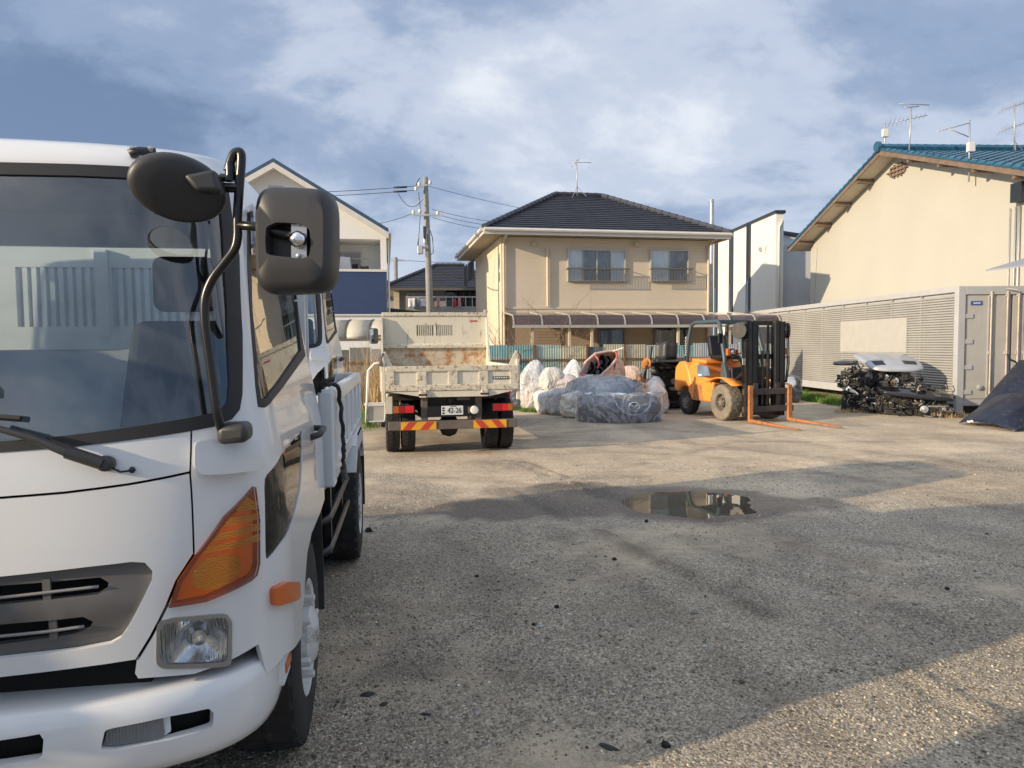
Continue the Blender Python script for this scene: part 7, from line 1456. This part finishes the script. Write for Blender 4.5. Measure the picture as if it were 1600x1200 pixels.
def bare_shrub(label, base, h, n, seed, spread=.6):
    R_ = random.Random(seed); t = thing('bare_shrub', label, 'shrub', base)
    def grow(p, d, ln, r, lvl, b):
        pts = [p]; k = 5
        for i in range(k): d = (d+V(R_.gauss(0, .16), R_.gauss(0, .16), .06)).normalized(); p = p+d*(ln/k); pts.append(p)
        b.tube(pts, [r*(1-.7*i/k) for i in range(k+1)], 5)
        if lvl < 3:
            for _ in range(3 if lvl == 0 else 2): i = R_.randint(2, k); grow(pts[i], (d+V(R_.gauss(0, .5), R_.gauss(0, .5), .1)).normalized(), ln*R_.uniform(.45, .7), r*.5, lvl+1, b)
    for k in range(n):
        b = MB(); a = R_.uniform(0, 2*pi); grow(V(.12*cos(a), .12*sin(a), 0), V(spread*cos(a), spread*sin(a)*.5, 1).normalized(), h*R_.uniform(.6, 1.0), .022, 0, b); b.build('stem', 'twig', t)
p = at(800, 560, 21.9); bare_shrub('leafless reddish shrub in front of the beige house corner', (p.x, p.y, 0), 1.9, 9, 5); p = at(846, 560, 22.2); bare_shrub('second leafless shrub under the veranda canopy', (p.x, p.y, 0), 2.0, 5, 8, .8)
# white tube trolley behind the near truck
tp = at(584, 635, 14.0); tr = thing('tube_trolley', 'white tubular trolley with basket beside the dump truck', 'trolley', (tp.x, tp.y, 0), R(10)); zt = at(584, 567, 14).z
for y in (0, .45): MB().tube([(.12, y, zt), (0.02, y, zt-.02), (-.10, y, zt-.15), (-.14, y, .45), (-.16, y, .10)], .02, 7).build('handle_tube', 'bed_white', tr, smooth=True)
MB().cyl((.12, 0, zt), (.12, .45, zt), .02, 8).build('grip', 'bed_white', tr)
for a, c in (((-.18, 0, .45), (.25, 0, .45)), ((-.18, .45, .45), (.25, .45, .45)), ((-.10, 0, .12), (.2, 0, .12)), ((-.10, .45, .12), (.2, .45, .12)), ((.25, 0, .45), (.2, 0, .12)), ((.25, 0, .45), (.25, .45, .45)), ((-.18, 0, .45), (-.18, .45, .45)), ((.25, .45, .45), (.2, .45, .12))): MB().cyl(a, c, .014, 6).build('basket_bar', 'bed_white', tr)
b = MB(); b.hull8([V(-.10, .02, .10), V(.19, .02, .10), V(.19, .43, .10), V(-.10, .43, .10), V(-.16, .02, .42), V(.23, .02, .42), V(.23, .43, .42), V(-.16, .43, .42)]); b.build('basket_tub', 'lump_pale', tr)
for x in (-.1, .18):
    for y in (.02, .43): MB().lathe([(.001, -.02), (.05, -.018), (.05, .018), (.001, .02)], (x, y, .05), (0, 1, 0), 12).build('castor', 'rubber_trim', tr)

# ---- unseen hut added behind the camera so its shade crosses the near corner
hut = thing('shade_hut', 'unseen plain hut added behind the viewpoint to shade the near corner', 'hut', (-6.0, -5.0, 0)); lined('hut_panel', (.55, .53, .48), .25, 0, .01)
b = MB(); b.bx(0, 2.9, 0, 4.0, .12, 2.85); b.build('wall', 'hut_panel', hut); b = MB(); b.hull8([V(-.1, -.1, 2.853), V(3.0, -.1, 2.853), V(3.0, 4.1, 2.853), V(-.1, 4.1, 2.853), V(-.1, -.1, 3.05), V(3.0, -.1, 2.95), V(3.0, 4.1, 2.95), V(-.1, 4.1, 3.05)]); b.build('roof', 'galv', hut); b = MB(); b.bx(2.905, 2.94, .5, 1.35, .15, 2.1); d_ = b.build('door', 'trim_white', hut); MB().bx(2.94, 2.97, 1.22, 1.27, 1.0, 1.12).build('handle', 'steel', d_); sw = MB().bx(2.904, 2.93, 2.0, 3.4, 1.1, 2.0).build('window', 'frame_alu', hut); MB().bx(2.931, 2.935, 2.06, 3.34, 1.16, 1.94).build('pane', 'curtain_dim', sw)
for x in (.3, 2.6):
    for y in (.3, 3.7): MB().bx(x-.1, x+.1, y-.1, y+.1, 0, .12).build('footing', 'block_grey', hut)
